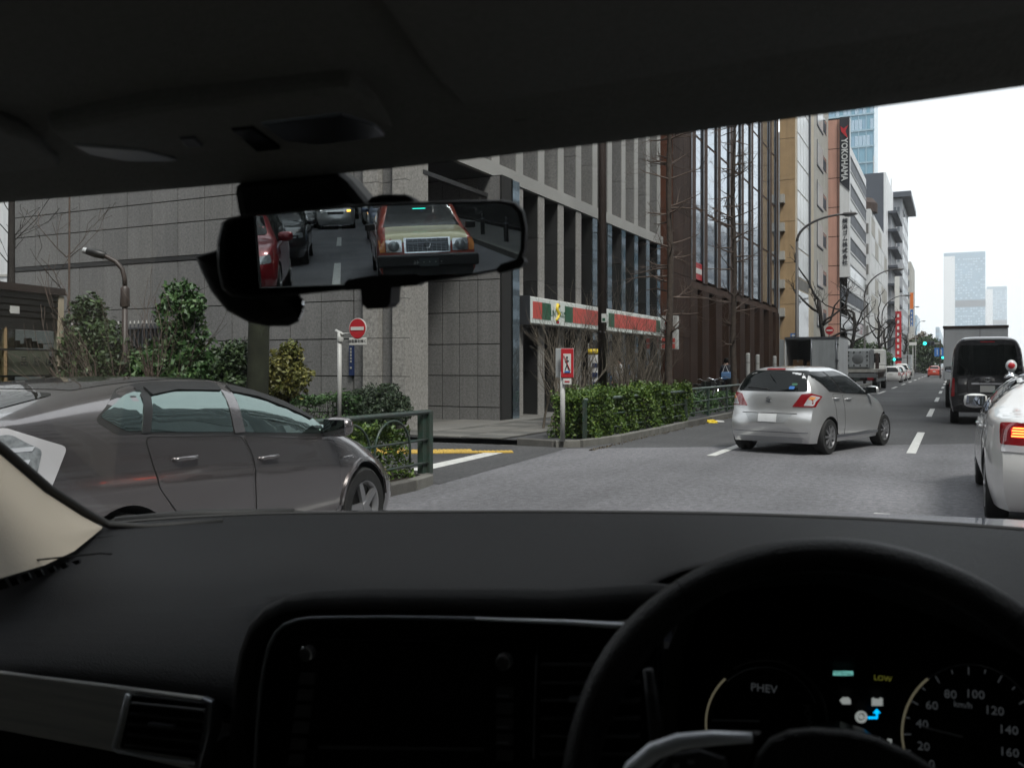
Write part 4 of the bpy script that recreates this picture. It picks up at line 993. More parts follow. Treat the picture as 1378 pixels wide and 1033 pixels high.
# local x runs away from us along the booth face, local y to the left; the face is y = 0, x < 0
Hh = 2.62-.11; Ln = 3.2
MB().box(-Ln, .05, -.05, 2.0, Hh-.10, Hh).build('roof', 'dark_pole', t)
MB().box(-.06, .04, -.03, .06, 0, Hh-.11).build('frame_post', 'cream', t); MB().box(-Ln, -Ln+.1, -.03, .06, 0, Hh-.11).build('frame_post', 'cream', t); MB().box(-1.06, -1.02, -.01, .04, 0, Hh-.6).build('frame_post', 'tan_tile', t)
for k in range(4): MB().box(-Ln+.1, -.07, -.02, .02, Hh-.19-.085*k, Hh-.13-.085*k).build('slat', 'black_metal', t)
MB().box(-Ln+.1, -.07, -.01, .02, Hh-.62, Hh-.47).build('header_panel', 'black_metal', t)
MB().box(-Ln+.1, -.07, 0, .012, .15, Hh-.63).build('glass_pane', 'privacy', t)
for z_ in (.1, 1.25, 1.61): MB().box(-Ln+.1, -.07, -.012, .02, z_-.012, z_+.012).build('frame_bar', 'black_metal', t)
MB().box(-Ln+.1, -.90, .08, .12, .1, 1.88).build('inner_panel', 'tan_tile', t); MB().box(-.89, -.1, .10, .14, 1.24, 1.62).build('inner_panel', 'cream', t); MB().box(-Ln, 0, 1.9, 1.98, 0, Hh-.11).build('rear_wall', 'brown_stone', t); MB().box(-Ln+.1, -.07, .05, .07, Hh-.62, Hh-.11).build('louvre_backing', 'black_metal', t)
MB().box(-.8, -.1, .3, .36, .1, .55).build('bench', 'concrete_dark', t)
for k in range(7):
    MB().box(-.15-.11*k-.09, -.15-.11*k, .16, .22, 1.64, 1.70+.04*(k % 3)).build('shelf_item', random.choice(('rust', 'tan_tile', 'red_stone')), t)
for i, ch in enumerate('品窓山'): text(ch, .15, 'ink', t, (-.72+.24*i, -.012, 1.44), (R(90), 0, 0), .002)
MB().box(-.98, -.82, -.03, -.012, 2.10, 2.20).build('small_notice', 'sign_white', t)
MB().box(-1.25, -1.0, .1, .12, 1.45, 1.95).build('navy_poster', 'sign_navy', t)
# iron fence and white wall behind the island shrubs
f = thing('iron_fence', 'grey iron bar fence with pale tips behind the island shrubs', 'fence')
pm = MB().box(-.012, .012, -.012, .012, 0, 1.0).mesh('bar', 'satin_dark')
xa, xb = AY(92, 0, 14.9).x, AY(240, 0, 14.9).x; zz = AY(200, 435, 14.9).z-1.0
n = int((xb-xa)/.13)
for k in range(n): put('bar', pm, f, (xa+.13*k, 14.9, zz))
for k in range(n): put('tip', MB_tip if k else (MB_tip := MB().lathe([(.0, 0), (.022, .0), (.018, .05), (0, .07)], n=6).mesh('tip', 'metal_pole')), f, (xa+.13*k, 14.9, zz+1.0))
MB().box(xa, xb, 14.93, 14.96, .0, zz+.9).build('backing_panel', 'black_metal', f)
MB().box(xa, xb, 14.88, 14.92, zz+.88, zz+.92).build('rail', 'satin_dark', f)
w = thing('pale_building', 'pale plain wall seen past the left end of the granite block', 'building'); MB().box(-60, -25.5, 30, 40, .1, 30).build('walls', 'white_panel', w)
for k in range(3): MB().box(-60, -25.52, 29.95, 29.99, 6+5*k, 6.12+5*k).build('ledge', 'concrete', w)
# shop banner, people behind the bare shrubs, bicycles, litter
t = thing('shop_banner', 'white upright cloth banner with yellow top behind the bare shrubs', 'banner', (*AX(792, 500, -8.8).xy, .1), R(20))
MB().tube([(0, 0, 0), (0, 0, 2.0)], .012, 6).build('pole', 'metal_pole', t)
rows = [[(x*.36+.02*math.sin(z*5), .03*math.sin(z*4+x*3), .35+z*1.5) for x in (0, .5, 1)] for z in [i/10 for i in range(11)]]
o = MB().grid(rows).build('cloth', 'cloth_white', t, True); md = o.modifiers.new('s', 'SOLIDIFY'); md.thickness = .006
o = MB().grid([[(p[0], p[1]-.008, p[2]) for p in r] for r in rows[9:]]).build('yellow_top', 'sign_yellow', t, True); md = o.modifiers.new('s', 'SOLIDIFY'); md.thickness = .004
for k in range(4): MB().box(.1, .24, -.03, -.02, .6+.25*k, .72+.25*k).build('character_block', 'sign_navy', t)
def person(px, X, label, top, legs, bag=None, H=1.66, rz=0, stride=.14):
    P = AX(px, 492, X); t = thing('person', label, 'person', (P.x, P.y, .1), rz)
    me = bpy.data.meshes.new('body'); s_ = H/1.7
    J = [(0, 0, .93), (0, 0, 1.1), (0, 0, 1.38), (0, .01, 1.50), (0, .02, 1.60), (0, .02, 1.70),
         (.09, 0, .88), (.10, stride, .48), (.10, stride*1.2, .08), (.10, stride*1.2+.16, .03),
         (-.09, 0, .88), (-.10, -stride*.6, .48), (-.10, -stride*1.7, .10), (-.10, -stride*1.7+.15, .04),
         (.17, 0, 1.40), (.23, -.04, 1.14), (.22, .08, .92), (.21, .12, .84),
         (-.17, 0, 1.40), (-.23, .02, 1.14), (-.22, .16, .95), (-.21, .20, .88)]
    Ed = [(0, 1), (1, 2), (2, 3), (3, 4), (4, 5), (0, 6), (6, 7), (7, 8), (8, 9), (0, 10), (10, 11), (11, 12), (12, 13), (2, 14), (14, 15), (15, 16), (16, 17), (2, 18), (18, 19), (19, 20), (20, 21)]
    rad = [.13, .12, .14, .055, .085, .08, .095, .065, .045, .04, .095, .065, .045, .04, .065, .048, .036, .035, .065, .048, .036, .035]
    me.from_pydata([tuple(c*s_ for c in j) for j in J], Ed, []); o = put('body', me, t)
    md = o.modifiers.new('skin', 'SKIN'); sv = me.skin_vertices.new() if not me.skin_vertices else me.skin_vertices[0]
    lay = me.skin_vertices[0]
    for i, r_ in enumerate(rad): lay.data[i].radius = (r_*s_*(1.25 if i in (0, 1, 2) else 1), r_*s_)
    lay.data[0].use_root = True
    md2 = o.modifiers.new('sub', 'SUBSURF'); md2.levels = md2.render_levels = 1
    bpy.context.view_layer.update(); nm = bpy.data.meshes.new_from_object(o.evaluated_get(bpy.context.evaluated_depsgraph_get())); o.modifiers.clear(); o.data = nm
    nm.materials.clear(); [nm.materials.append(M[k]) for k in (top, legs, 'skin')]; nm.shade_smooth()
    for p in nm.polygons:
        z_ = p.center.z/s_; ax = abs(p.center.x)/s_
        p.material_index = 2 if (z_ > 1.47 or (ax > .16 and z_ < .93 and z_ > .75)) else (0 if z_ > .92 or ax > .17 else 1)
    hb = MB().lathe([(.0, .115), (.05, .11), (.09, .06), (.102, 0), (.09, -.05), (.06, -.09)], (0, -.01, 1.64*s_), 'z', 14); hb.build('hair', 'piano', t, True)
    if bag: bevel(MB().box(-.36, -.14, -.12, .22, .62, .92).build('jacket_hem' if False else 'coat_tail', top, t), .02) if False else None
    return t
person(846, -9.2, 'person in a blue jacket walking behind the bare shrubs', 'cloth_blue', 'cloth_dark', rz=R(-60))
person(876, -8.6, 'person in black clothing by the end of the bare shrubs', 'cloth_dark', 'cloth_dark', rz=R(170), stride=.05)
person(833, -9.6, 'person in a pale coat behind the bare shrubs', 'cloth_white', 'cloth_dark', rz=R(150), stride=.08)
pp = person(977, -8.2, 'person in dark clothes with a pale blue bag near the second bare tree', 'cloth_dark', 'cloth_dark', rz=R(10))
P = pp.location; t = thing('shoulder_bag', 'pale blue bag carried by the person near the second bare tree', 'bag', (P.x+.05, P.y-.18, .95))
bevel(MB().box(-.2, .22, -.07, .07, 0, .30).build('bag_body', 'cloth_blue', t), .04); MB().tube([(-.15, 0, .28), (-.05, .05, .6), (.1, 0, .28)], .012, 6).build('strap', 'cloth_white', t)
def bicycle(px, X, rz, label, mcol):
    P = AX(px, 492, X); t = thing('bicycle', label, 'bicycle', (P.x, P.y, .09), rz, 'bicycles parked behind the guard rail')
    for x in (-.52, .52):
        o = MB().tube([(.31*math.cos(a), 0, .31*math.sin(a)) for a in [2*math.pi*i/28 for i in range(28)]], .018, 6, close=True).build('wheel', 'tyre', t, True, loc=(x, 0, .33))
        sp = MB(); [sp.tube([(0, 0, 0), (.30*math.cos(a), 0, .30*math.sin(a))], .003, 3) for a in [2*math.pi*i/14 for i in range(14)]]; sp.build('spokes', 'chrome', o); MB().tube([(.29*math.cos(a), 0, .29*math.sin(a)) for a in [2*math.pi*i/24 for i in range(24)]], .012, 5, close=True).build('rim', 'chrome', o)
    fr = MB()
    for a, b in (((-.52, .33), (-.12, .30)), ((-.12, .30), (-.2, .78)), ((-.52, .33), (-.17, .66)), ((-.12, .30), (.40, .72)), ((-.17, .6), (.40, .72)), ((.52, .33), (.38, .92))): fr.tube([(a[0], 0, a[1]), (b[0], 0, b[1])], .017, 6)
    fr.build('frame', mcol, t); MB().tube([(.36, -.26, .98), (.40, -.18, 1.0), (.38, 0, .93), (.40, .18, 1.0), (.36, .26, .98)], .014, 6).build('handlebar', 'chrome', t, True)
    bevel(MB().box(-.33, -.08, -.08, .08, .80, .86).build('saddle', 'black_metal', t), .02)
    bk = MB(); [bk.box(.45+.07*i, .456+.07*i, -.16, .16, .66, .92) for i in range(5)]; [bk.box(.45, .74, -.16+.08*i, -.154+.08*i, .66, .92) for i in range(5)]; bk.build('basket', 'black_metal', t)
    MB().tube([(-.12, -.06, .30), (-.06, -.1, .22)], .012, 5).build('pedal', 'black_metal', t)
bicycle(942, -6.9, R(80), 'bicycle with front basket nearest the end of the clipped hedge', 'green_rail')
bicycle(961, -7.1, R(100), 'silver-framed bicycle parked behind the guard rail next to the hedge end', 'satin')
bicycle(974, -7.6, R(70), 'dark bicycle leaning farther along behind the guard rail', 'black_metal')
P = G(958, 569); t = thing('plastic_bag', 'crumpled yellow and white bag lying on the road by the kerb', 'litter', (P.x, P.y, .01))
rng = random.Random(3); mb = MB(); rows = [[((.16*math.cos(a)*math.sin(b))*(1+rng.uniform(-.3, .3)), (.10*math.sin(a)*math.sin(b))*(1+rng.uniform(-.3, .3)), abs(.07*math.cos(b))*(1+rng.uniform(-.3, .3))) for a in [2*math.pi*i/10 for i in range(11)]] for b in [math.pi/2*j/5 for j in range(6)]]
mb.grid(rows).build('film', 'sign_yellow', t); MB().slab([(.1, .03, .01), (.3, .1, .01), (.26, .16, .02), (.08, .1, .03)], (0, 0, .03)).build('flap', 'cloth_white', t)
lf = leaves(900, lambda g, n: np.stack([-5.80+np.abs(g.normal(0, .05, n)), 15+g.random(n)**1.5*16, .008+g.random(n)*.01], 1), .035, 'fallen_leaves', 'leaf_brown', up=8, seed=4, label='scattered brown fallen leaves and litter along the kerb', cat='leaves', kind='stuff')

# ================================================================ plants
def limb(rng, mb, p, d, L, r, depth, spread, up, n=5, kids=3, droop=0, minr=.004, sides=5):
    pts = [p]; rs = [r]; q = p.copy(); dd = d.copy()
    for i in range(n):
        dd = (dd+Vector((rng.gauss(0, .12), rng.gauss(0, .12), rng.gauss(0, .08)+up))).normalized()
        q = q+dd*(L/n); pts.append(q.copy()); rs.append(max(minr, r*(1-.75*(i+1)/n)))
    mb.tube(pts, rs, sides if r > .012 else 3, cap=False)
    if depth > 0:
        for k in range(kids):
            i = rng.randint(1, n); a = rng.uniform(0, 2*math.pi)
            side = dd.orthogonal().normalized(); side.rotate(Matrix.Rotation(a, 3, dd))
            nd = (dd*(1-spread)+side*spread+Vector((0, 0, droop))).normalized()
            limb(rng, mb, pts[i], nd, L*rng.uniform(.45, .7), rs[i]*.65, depth-1, spread, up, max(3, n-1), kids, droop, minr, sides)
def conical_tree(px, X, label, H=15, r=.105, seed=1, n=95):
    P = AX(px, 492, X); t = thing('bare_tree', label, 'tree', (P.x, P.y, .09), 0, 'tall bare straight-trunked trees on the pavement')
    rng = random.Random(seed); tr = MB(); pts = [Vector((.03*math.sin(z*1.3+seed), .03*math.cos(z*1.1), z)) for z in [H*i/24 for i in range(25)]]
    tr.tube(pts, [r*(1-.8*i/24)*(1+.12*rng.random()) for i in range(25)], 12).build('trunk', 'bark', t, True)
    br = MB()
    for k in range(n):
        z = rng.uniform(1.9, H*.96); a = rng.uniform(0, 2*math.pi); L = rng.uniform(.7, 1.7)*(1-.5*z/H)*(.55 if z < 3 else 1)
        limb(rng, br, Vector((0, 0, z)), Vector((math.cos(a), math.sin(a), rng.uniform(-.15, .35))), L, r*.36*(1-.5*z/H), 2, .55, .05, 5, 3, .05, .003, 5)
    br.build('branches', 'twig', t, True, fix=False)
conical_tree(901, -6.95, 'nearest tall bare tree, its trunk rising from the end of the hedge', seed=3)
conical_tree(987.5, -6.95, 'second tall bare tree in front of the brown fins', seed=8)
def pollard(px, X, label, base=2.0, H=6.5, seed=1, s=1.0):
    P = AX(px, 492, X); t = thing('pollarded_tree', label, 'tree', (P.x, P.y, .09), 0, 'knobbly pollarded street trees beyond the trucks')
    rng = random.Random(seed); tr = MB()
    p = Vector((0, 0, 0)); pts = [p]; 
    for i in range(7): p = p+Vector((rng.gauss(0, .10), rng.gauss(0, .10), H*.55/7)); pts.append(p)
    tr.tube(pts, [.115*s*(1-.04*i) for i in range(8)], 8).build('trunk', 'bark_dark', t, True)
    br = MB()
    for k in range(6):
        a = 2*math.pi*k/6+rng.random(); q = pts[4+k % 4].copy(); d = Vector((math.cos(a), math.sin(a), .55)); P2 = [q]; rs = [.060*s]
        for i in range(6):
            d = (d+Vector((rng.gauss(0, .38), rng.gauss(0, .38), rng.gauss(.15, .25)))).normalized(); q = q+d*(.33*s); P2.append(q.copy()); rs.append(.055*s*(1-.11*i))
        br.tube(P2, rs, 6); br.lathe([(0, -.06), (.05*s, -.03), (.055*s, .02), (0, .06)], q, 'z', 6)
        for m_ in range(5): limb(rng, br, q, Vector((rng.gauss(0, .6), rng.gauss(0, .6), .6)).normalized(), rng.uniform(.4, .9), .018*s, 1, .5, .1, 4, 2, 0, .012, 4)
    br.build('branches', 'bark_dark', t, True, fix=False)
pollard(1101, -6.6, 'nearest black pollarded tree, between the tan building and the box truck', H=9.0, seed=2, s=1.25)
pollard(1147, -6.6, 'black pollarded tree leaning behind the box truck', H=9.5, seed=5, s=1.3)
pollard(1181, -6.8, 'third pollarded tree, in front of the pale grid building', H=10.5, seed=9, s=1.4)
pollard(1193, -6.8, 'fourth pollarded tree, by the parked white cars', H=10, seed=12, s=1.4)
pollard(1216, -7.0, 'farthest pollarded tree, beside the red banner', H=11, seed=15, s=1.5)
def foliage_tree(P, label, blobs, m='leaf_dark', n=5000, size=.1, group=None, name='leafy_shrub', cat='shrub', trunk=True, seed=1, tm='bark_dark'):
    t = thing(name, label, cat, P, 0, group); B = np.array([b[:3] for b in blobs]); Rr = np.array([b[3] for b in blobs])
    def fn(g, n):
        w = Rr**2/np.sum(Rr**2); k = g.choice(len(B), n, p=w); d = g.normal(size=(n, 3)); d /= np.linalg.norm(d, axis=1)[:, None]
        lump = 1+.22*np.sin(d[:, 0]*5+k)*np.cos(d[:, 2]*6+k*2)
        c = B[k]+d*(Rr[k]*lump*(.45+.6*g.random(n)**.5))[:, None]; c[:, 2] = np.maximum(c[:, 2], .02); return c
    leaves(n, fn, size, 'foliage', m, t, seed=seed)
    mb = MB(); rng = random.Random(seed)
    for b in blobs:
        mb.tube([(rng.gauss(0, .05), rng.gauss(0, .05), 0), (b[0]*.5, b[1]*.5, b[2]*.5), b[:3]], [.035, .025, .008], 5)
        for q in range(6): mb.tube([b[:3], (b[0]+rng.gauss(0, .5)*b[3], b[1]+rng.gauss(0, .5)*b[3], b[2]+rng.uniform(0, .8)*b[3])], [.008, .003], 3)
    mb.build('stems', tm, t, True, fix=False)
    return t
# clipped hedge by the road
def hedge(x0, x1, y0, y1, h, label, m, n, size=.055, seed=1, rag=.10, name='hedge', z=.1):
    t = thing(name, label, 'hedge', ((x0+x1)/2, (y0+y1)/2, z)); a, b = (x1-x0)/2, (y1-y0)/2
    def fn(g, n):
        u = g.uniform(-1, 1, (n, 3)); ax = g.choice(3, n, p=[.42, .10, .48]); sgn = g.choice([-1, 1], n); sgn = np.where(ax == 2, 1, sgn)
        u[np.arange(n), ax] = sgn*(1-np.abs(g.normal(0, .14, n)))
        c = np.stack([u[:, 0]*a, u[:, 1]*b, (u[:, 2]+1)/2*h], 1)
        lum = np.sin(c[:, 1]*2.9+1)*np.sin(c[:, 1]*1.3+c[:, 0]*3)+.5*np.sin(c[:, 1]*7+c[:, 2]*6)
        c[:, 0] += rag*lum*np.sign(c[:, 0]); c[:, 2] *= 1+.13*lum*(c[:, 2] > h*.3)+ (g.random(n) < .05)*.12; return c
    leaves(n, fn, size, 'foliage', m, t, seed=seed)
    mb = MB(); rng = random.Random(seed)
    for k in range(int((y1-y0)*(x1-x0)*9)): 
        x, y = rng.uniform(-a, a)*.8, rng.uniform(-b, b)*.97; mb.tube([(x, y, 0), (x+rng.gauss(0, .08), y+rng.gauss(0, .08), h*.9)], [.012, .004], 4)
    mb.build('stems', 'bark_dark', t, fix=False); return t
hedge(-7.1, -6.15, 16.15, 23.0, .83, 'bright green clipped hedge along the kerb behind the guard rail', 'leaf_hedge', 60000, .062, rag=.16)
hedge(-8.4, -6.5, 24.5, 34, .45, 'low straggly green planting around the second bare tree', 'leaf_fresh', 6000, .10, seed=5, rag=.2)
hedge(-7.6, -6.15, 7.3, 9.7, .62, 'green and yellow shrubs behind the arched guard rail', 'leaf_hedge', 16000, .055, seed=6, rag=.12)
hedge(-13.6, -11.1, 15.45, 16.3, .72, 'low clipped green hedge at the foot of the granite wall', 'leaf_fresh', 12000, .06, seed=8)
foliage_tree((AY(512, 0, 15.9).x, 15.9, .1), 'dark feathery round shrub at the corner of the granite wall', [(-.35, 0, .55, .42), (.15, 0, .62, .40), (.45, 0, .45, .3), (-.8, 0, .4, .35), (.0, -.2, .3, .4)], 'leaf_pine', 16000, .06, seed=11)
# bare twiggy shrub row
def bareshrub(P, label, H, W, seed, m='twig_grey', n=26, thick=.02, group=None, name='bare_shrub', dep=2, flat=None):
    t = thing(name, label, 'shrub', P, 0, group); rng = random.Random(seed); mb = MB()
    for k in range(n):
        b = Vector((rng.uniform(-W, W)*.55, rng.uniform(-W, W)*.55, 0)); d = Vector((rng.gauss(0, .13), rng.gauss(0, .13), 1)).normalized()
        limb(rng, mb, b, d, H*rng.uniform(.65, 1), thick*rng.uniform(.6, 1.1), dep, .28, .06, 6, 4, 0, .003, 5)
    mb.build('branches', m, t, True, fix=False); return t
for i, px in enumerate((738, 762, 779, 830, 846, 861, 876)):
    P = AX(px, 492, -7.95); bareshrub((P.x, P.y, .1), ['bare upright shrub behind the no-pedestrian sign', 'bare shrub just left of the white banner', 'bare shrub at the white banner', 'bare shrub just right of the brown pole', 'bare shrub in the middle of the row right of the pole',
        'bare shrub in the row, second from the tall tree', 'bare shrub in the row, closest to the first tall tree'][i], 1.95 if px < 800 else 2.15, .55, 20+i, n=11 if px > 740 else 5, thick=.036, group='bare twiggy shrubs behind the hedge')
# island plants at the left
def isl(px, D): P = AD(px, 492, D); return (P.x, P.y, .11)
zI = lambda y, D: EYE+(HY-y)/FPX*D-.11
D = 13.0; P = isl(243, D)
s1 = D/FPX
foliage_tree(P, 'tall narrow ivy-like evergreen in the middle of the island planting', [(0, 0, zI(400, D), 24*s1), (-.05, 0, zI(425, D), 30*s1), (.05, .1, zI(455, D), 30*s1), (-.1, 0, zI(480, D), 30*s1), (.1, 0, zI(505, D), 40*s1), (-.4, 0, zI(495, D), 30*s1), (-.2, -.1, zI(520, D), 50*s1), (.3, 0, zI(412, D), 14*s1)], 'leaf_fresh', 7500, .085, seed=21, name='evergreen_tree', cat='tree')
foliage_tree(isl(120, 13.4), 'dark evergreen shrub behind bare branches beside the booth', [(0, 0, zI(415, D), 22*s1), (-.1, 0, zI(445, D), 34*s1), (.25, 0, zI(470, D), 40*s1), (-.2, 0, zI(490, D), 40*s1), (.3, .1, zI(520, D), 50*s1), (-.3, 0, zI(515, D), 40*s1)], 'leaf_dark', 9000, .08, seed=22, name='evergreen_shrub')
foliage_tree(isl(305, 13.4), 'low dark green shrub left of the mossy trunk', [(0, 0, zI(495, D), 34*s1), (-.3, 0, zI(505, D), 34*s1), (.25, 0, zI(480, D), 24*s1), (0, 0, zI(520, D), 40*s1)], 'leaf_dark', 6000, .075, seed=23)
foliage_tree(isl(200, 14.0), 'dark shrub mass between the lamp and the tall evergreen', [(0, 0, zI(505, D), 45*s1), (.4, 0, zI(515, D), 40*s1), (-.5, 0, zI(510, D), 40*s1)], 'leaf_dark', 5500, .08, seed=27)
foliage_tree(isl(383, 13.2), 'yellow-green shrub right of the mossy trunk', [(0, 0, zI(490, D), 24*s1), (.1, 0, zI(510, D), 28*s1), (-.15, 0, zI(520, D), 28*s1), (.12, 0, zI(472, D), 14*s1)], 'leaf_yellow', 4500, .07, seed=24)
bareshrub(isl(150, 12.2), 'pale bare branching shrub in front of the dark evergreen shrub', 1.75, .9, 31, 'twig', 6, .035, name='bare_shrub', dep=2)
bareshrub(isl(118, 12.4), 'small pale bare shrub next to the booth', 1.7, .3, 33, 'twig', 3, .03, dep=2)
bareshrub(isl(205, 12.3), 'leaning pale bare shrub right of the garden lamp', 1.6, .5, 34, 'twig', 4, .03, dep=2)
for i, (px, D_) in enumerate(((12, 15.5), (90, 15))):
    P = isl(px, D_); t = thing('young_bare_tree', ['slender dark bare tree above the booth roof', 'thin reddish bare sapling behind the booth'][i], 'tree', P); rng = random.Random(40+i); mb = MB()
    MB().tube([(0, 0, 0), (.05, 0, 2), (.0, .05, 4.2), (.05, 0, 6)], [.08, .07, .05, .02] if i == 0 else [.03, .02, .015, .006], 8).build('trunk', 'bark_dark' if i == 0 else 'twig', t, True)
    for k in range(14 if i == 0 else 7): a = rng.uniform(0, 6.28); limb(rng, mb, Vector((0, 0, rng.uniform(1.6, 5))), Vector((math.cos(a), math.sin(a), 1)).normalized(), rng.uniform(.5, 1.2), .011, 2, .4, .05, 5, 2, 0, .004, 4)
    mb.build('branches', 'twig' if i else 'bark_dark', t, True, fix=False)
P = isl(346, 12.8); t = thing('mossy_tree', 'thick mossy green-brown trunk on the island, its top hidden by the mirror', 'tree', P); rng = random.Random(77)
MB().tube([(0, 0, -.02), (0, 0, .15), (.01, 0, 1), (.03, .01, 2.2), (.02, 0, 6.6)], [.24, .165, .15, .145, .12], 18).build('trunk', 'bark_moss', t, True)
mb = MB(); [limb(rng, mb, Vector((.02, 0, rng.uniform(5.6, 6.5))), Vector((rng.gauss(0, .5), rng.gauss(0, .5), 1)).normalized(), 2.2, .06, 2, .4, .03) for _ in range(6)]; mb.build('branches', 'bark_dark', t, True, fix=False)
# dark evergreens along the far pavement
for i, (px, X, yt, w) in enumerate(((1156, -7.8, 458, 1.3), (1174, -8.0, 462, 1.6), (1247, -8.0, 452, 3.0), (1238, -8.6, 448, 3.2))):
    Y = YX(px, X) if px < 1200 else 165+15*i; P = AX(px, 492, X) if px < 1200 else AY(px, 492, Y); zt = AY(px, yt, P.y).z
    foliage_tree((P.x, P.y, .1), ['dark rounded evergreen above the flatbed truck load', 'second dark evergreen behind the flatbed truck cab', 'distant dark evergreen beside the green traffic light', 'distant brownish evergreen left of the green traffic light'][i],
        [(0, 0, zt*.72, zt*.27), (w*.5, 0, zt*.55, zt*.3), (-w*.5, 0, zt*.6, zt*.3), (w*.2, .4, zt*.4, zt*.35), (-w*.2, 0, zt*.25, zt*.25)], 'leaf_dark' if i != 3 else 'leaf_brown', 5000, .28 if i < 2 else .55, seed=50+i, name='evergreen_tree', cat='tree')
# ================================================================ the vehicles in the street
H90 = math.pi/2
# ---- dark grey hatchback beside us on the left
L = 4.46
pr = Car('parked_hatchback', 'dark grey metallic five-door hatchback with black roof panel, close beside us at the left kerb', 1.745, L,
    [(0, 1.20), (.12, 1.235), (.4, 1.29), (.8, 1.355), (1.2, 1.40), (1.7, 1.425), (2.1, 1.405), (2.5, 1.33), (2.9, 1.20), (3.25, 1.05), (3.5, .975), (3.8, .90), (4.15, .79), (4.46, .60)],
    [(0, 1.13), (.8, 1.10), (1.9, 1.035), (3.1, .93), (3.6, .84), (4.46, .5)], (.93, 3.535), 'paint_gunmetal', wr=.325, zb=.19,
    plan=[(0, .86), (.06, .95), (.2, .985), (.4, 1), (.75, 1), (.88, .985), (.95, .93), (1, .80)],
    rear=[(.19, .08), (.45, 0), (.75, .04), (1.0, .06), (1.2, .02)], front=[(.19, .02), (.45, 0), (.6, .08), (.8, .3), (1, .5)],
    rcurve=.10, fcurve=.36, lean=.20, N=96, glass='prius_glass', ridge=.010, belt_w=.955, p=5.6)
RS = ('right', 'left')
pr.both('quarter_window', [(.80, 1.215, .04), (1.06, 1.325, .06), (1.22, 1.35, .01), (1.11, 1.115, .01), (.97, 1.12, .03)], 'prius_glass', off=.005)
pr.both('rear_side_window', [(1.14, 1.105), (1.27, 1.355), (1.50, 1.375), (1.88, 1.36), (1.93, 1.35), (1.89, 1.055)], 'prius_glass', off=.006)
pr.both('front_side_window', [(2.01, 1.045), (2.03, 1.345), (2.25, 1.31), (2.60, 1.215), (2.90, 1.09), (3.04, .965)], 'prius_glass', off=.006)
pr.both('quarter_glass', [(2.98, .965), (2.96, 1.06), (3.16, .96), (3.20, .935)], 'prius_glass', off=.006, r=.01)
pr.both('window_trim', [(.76, 1.195, .05), (1.04, 1.36, .1), (1.4, 1.40, .1), (1.9, 1.395, .1), (2.3, 1.34, .1), (2.75, 1.205, .1), (3.24, .925, .02), (2.5, .985, .1), (1.9, 1.035, .1), (1.1, 1.095), (.9, 1.105)], 'trim_black', off=.002)
for d in RS:
    for sx in ('right', 'left'):
        pass
pr.both('rain_visor', [(1.26, 1.36), (1.5, 1.385), (1.93, 1.37), (1.92, 1.325), (1.5, 1.34), (1.26, 1.315)], 'trim_black', off=.016, r=.01)
pr.both('rain_visor', [(2.02, 1.355), (2.3, 1.315), (2.62, 1.225), (2.93, 1.09), (2.86, 1.085), (2.58, 1.185), (2.28, 1.275), (2.02, 1.315)], 'trim_black', off=.016, r=.01)
pr.both('window_pillar', [(1.895, 1.045), (1.925, 1.375), (2.02, 1.375), (2.005, 1.045)], 'paint_gunmetal', off=.011, r=.005)
pr.both('window_pillar', [(1.075, 1.10), (1.205, 1.365), (1.28, 1.375), (1.145, 1.10)], 'trim_black', off=.009, r=.005)
pr.door([(1.10, 1.075), (1.96, 1.02), (2.03, .89), (2.06, .36), (1.62, .31), (1.36, .56), (1.17, .78)], handle=(1.40, .925))
pr.door([(1.985, 1.02), (3.10, .905), (3.13, .70), (3.12, .36), (2.09, .36), (2.06, .89)], handle=(2.22, .855))
pr.both('sill_trim', [(1.35, .24), (1.35, .29), (3.15, .29), (3.15, .24)], 'trim_black', off=.012, r=.01)
for d in ('corner_right', 'corner_left'):
    tl = pr.shell('tail_light', [(-.14, 1.165), (.08, 1.185), (.35, 1.065), (.28, .86), (.20, .74), (.02, .70), (-.10, .80)], d, 'tail_clear', off=.008, r=.03, step=.04)
    pr.shell('lens_housing', [(-.10, 1.14), (.10, 1.15), (.235, 1.06), (.20, .86), (.14, .77), (0, .74), (-.08, .83)], d, 'head_lens', off=.012, r=.02, parent=tl)
    for k in range(5):
        z0 = .80+.065*k
        pr.shell('led_row', [(-.05, z0), (-.05, z0+.022), (.13+.018*k, z0+.022), (.13+.015*k, z0)], d, 'tail_red' if k in (1,) else 'satin_bright', off=.015, r=0, parent=tl)
pr.shell('rear_window', [(.14, -.56), (.75, -.52), (.75, .52), (.14, .56)], 'top', 'car_glass', off=.004, r=.08)
pr.shell('roof_panel', [(.86, -.50), (2.0, -.52), (2.0, .52), (.86, .50)], 'top', 'paint_black', off=.003, r=.03)
pr.shell('windscreen', [(2.12, -.52), (3.12, -.66), (3.22, 0), (3.12, .66), (2.12, .52), (2.02, 0)], 'top', 'car_glass', off=.004, r=.06)
pr.shell('lower_rear_glass', [(-.55, .93), (-.5, 1.14), (.5, 1.14), (.55, .93)], 'rear', 'car_glass', r=.05)
for col, dx in (('sign_green', 0), ('sign_blue', .1)): pr.shell('window_sticker', [(.24+dx*.3, -.47+dx), (.30+dx*.3, -.47+dx), (.30+dx*.3, -.40+dx), (.24+dx*.3, -.40+dx)], 'top', 'sign_green' if not dx else 'sign_blue', off=.008, r=.03)
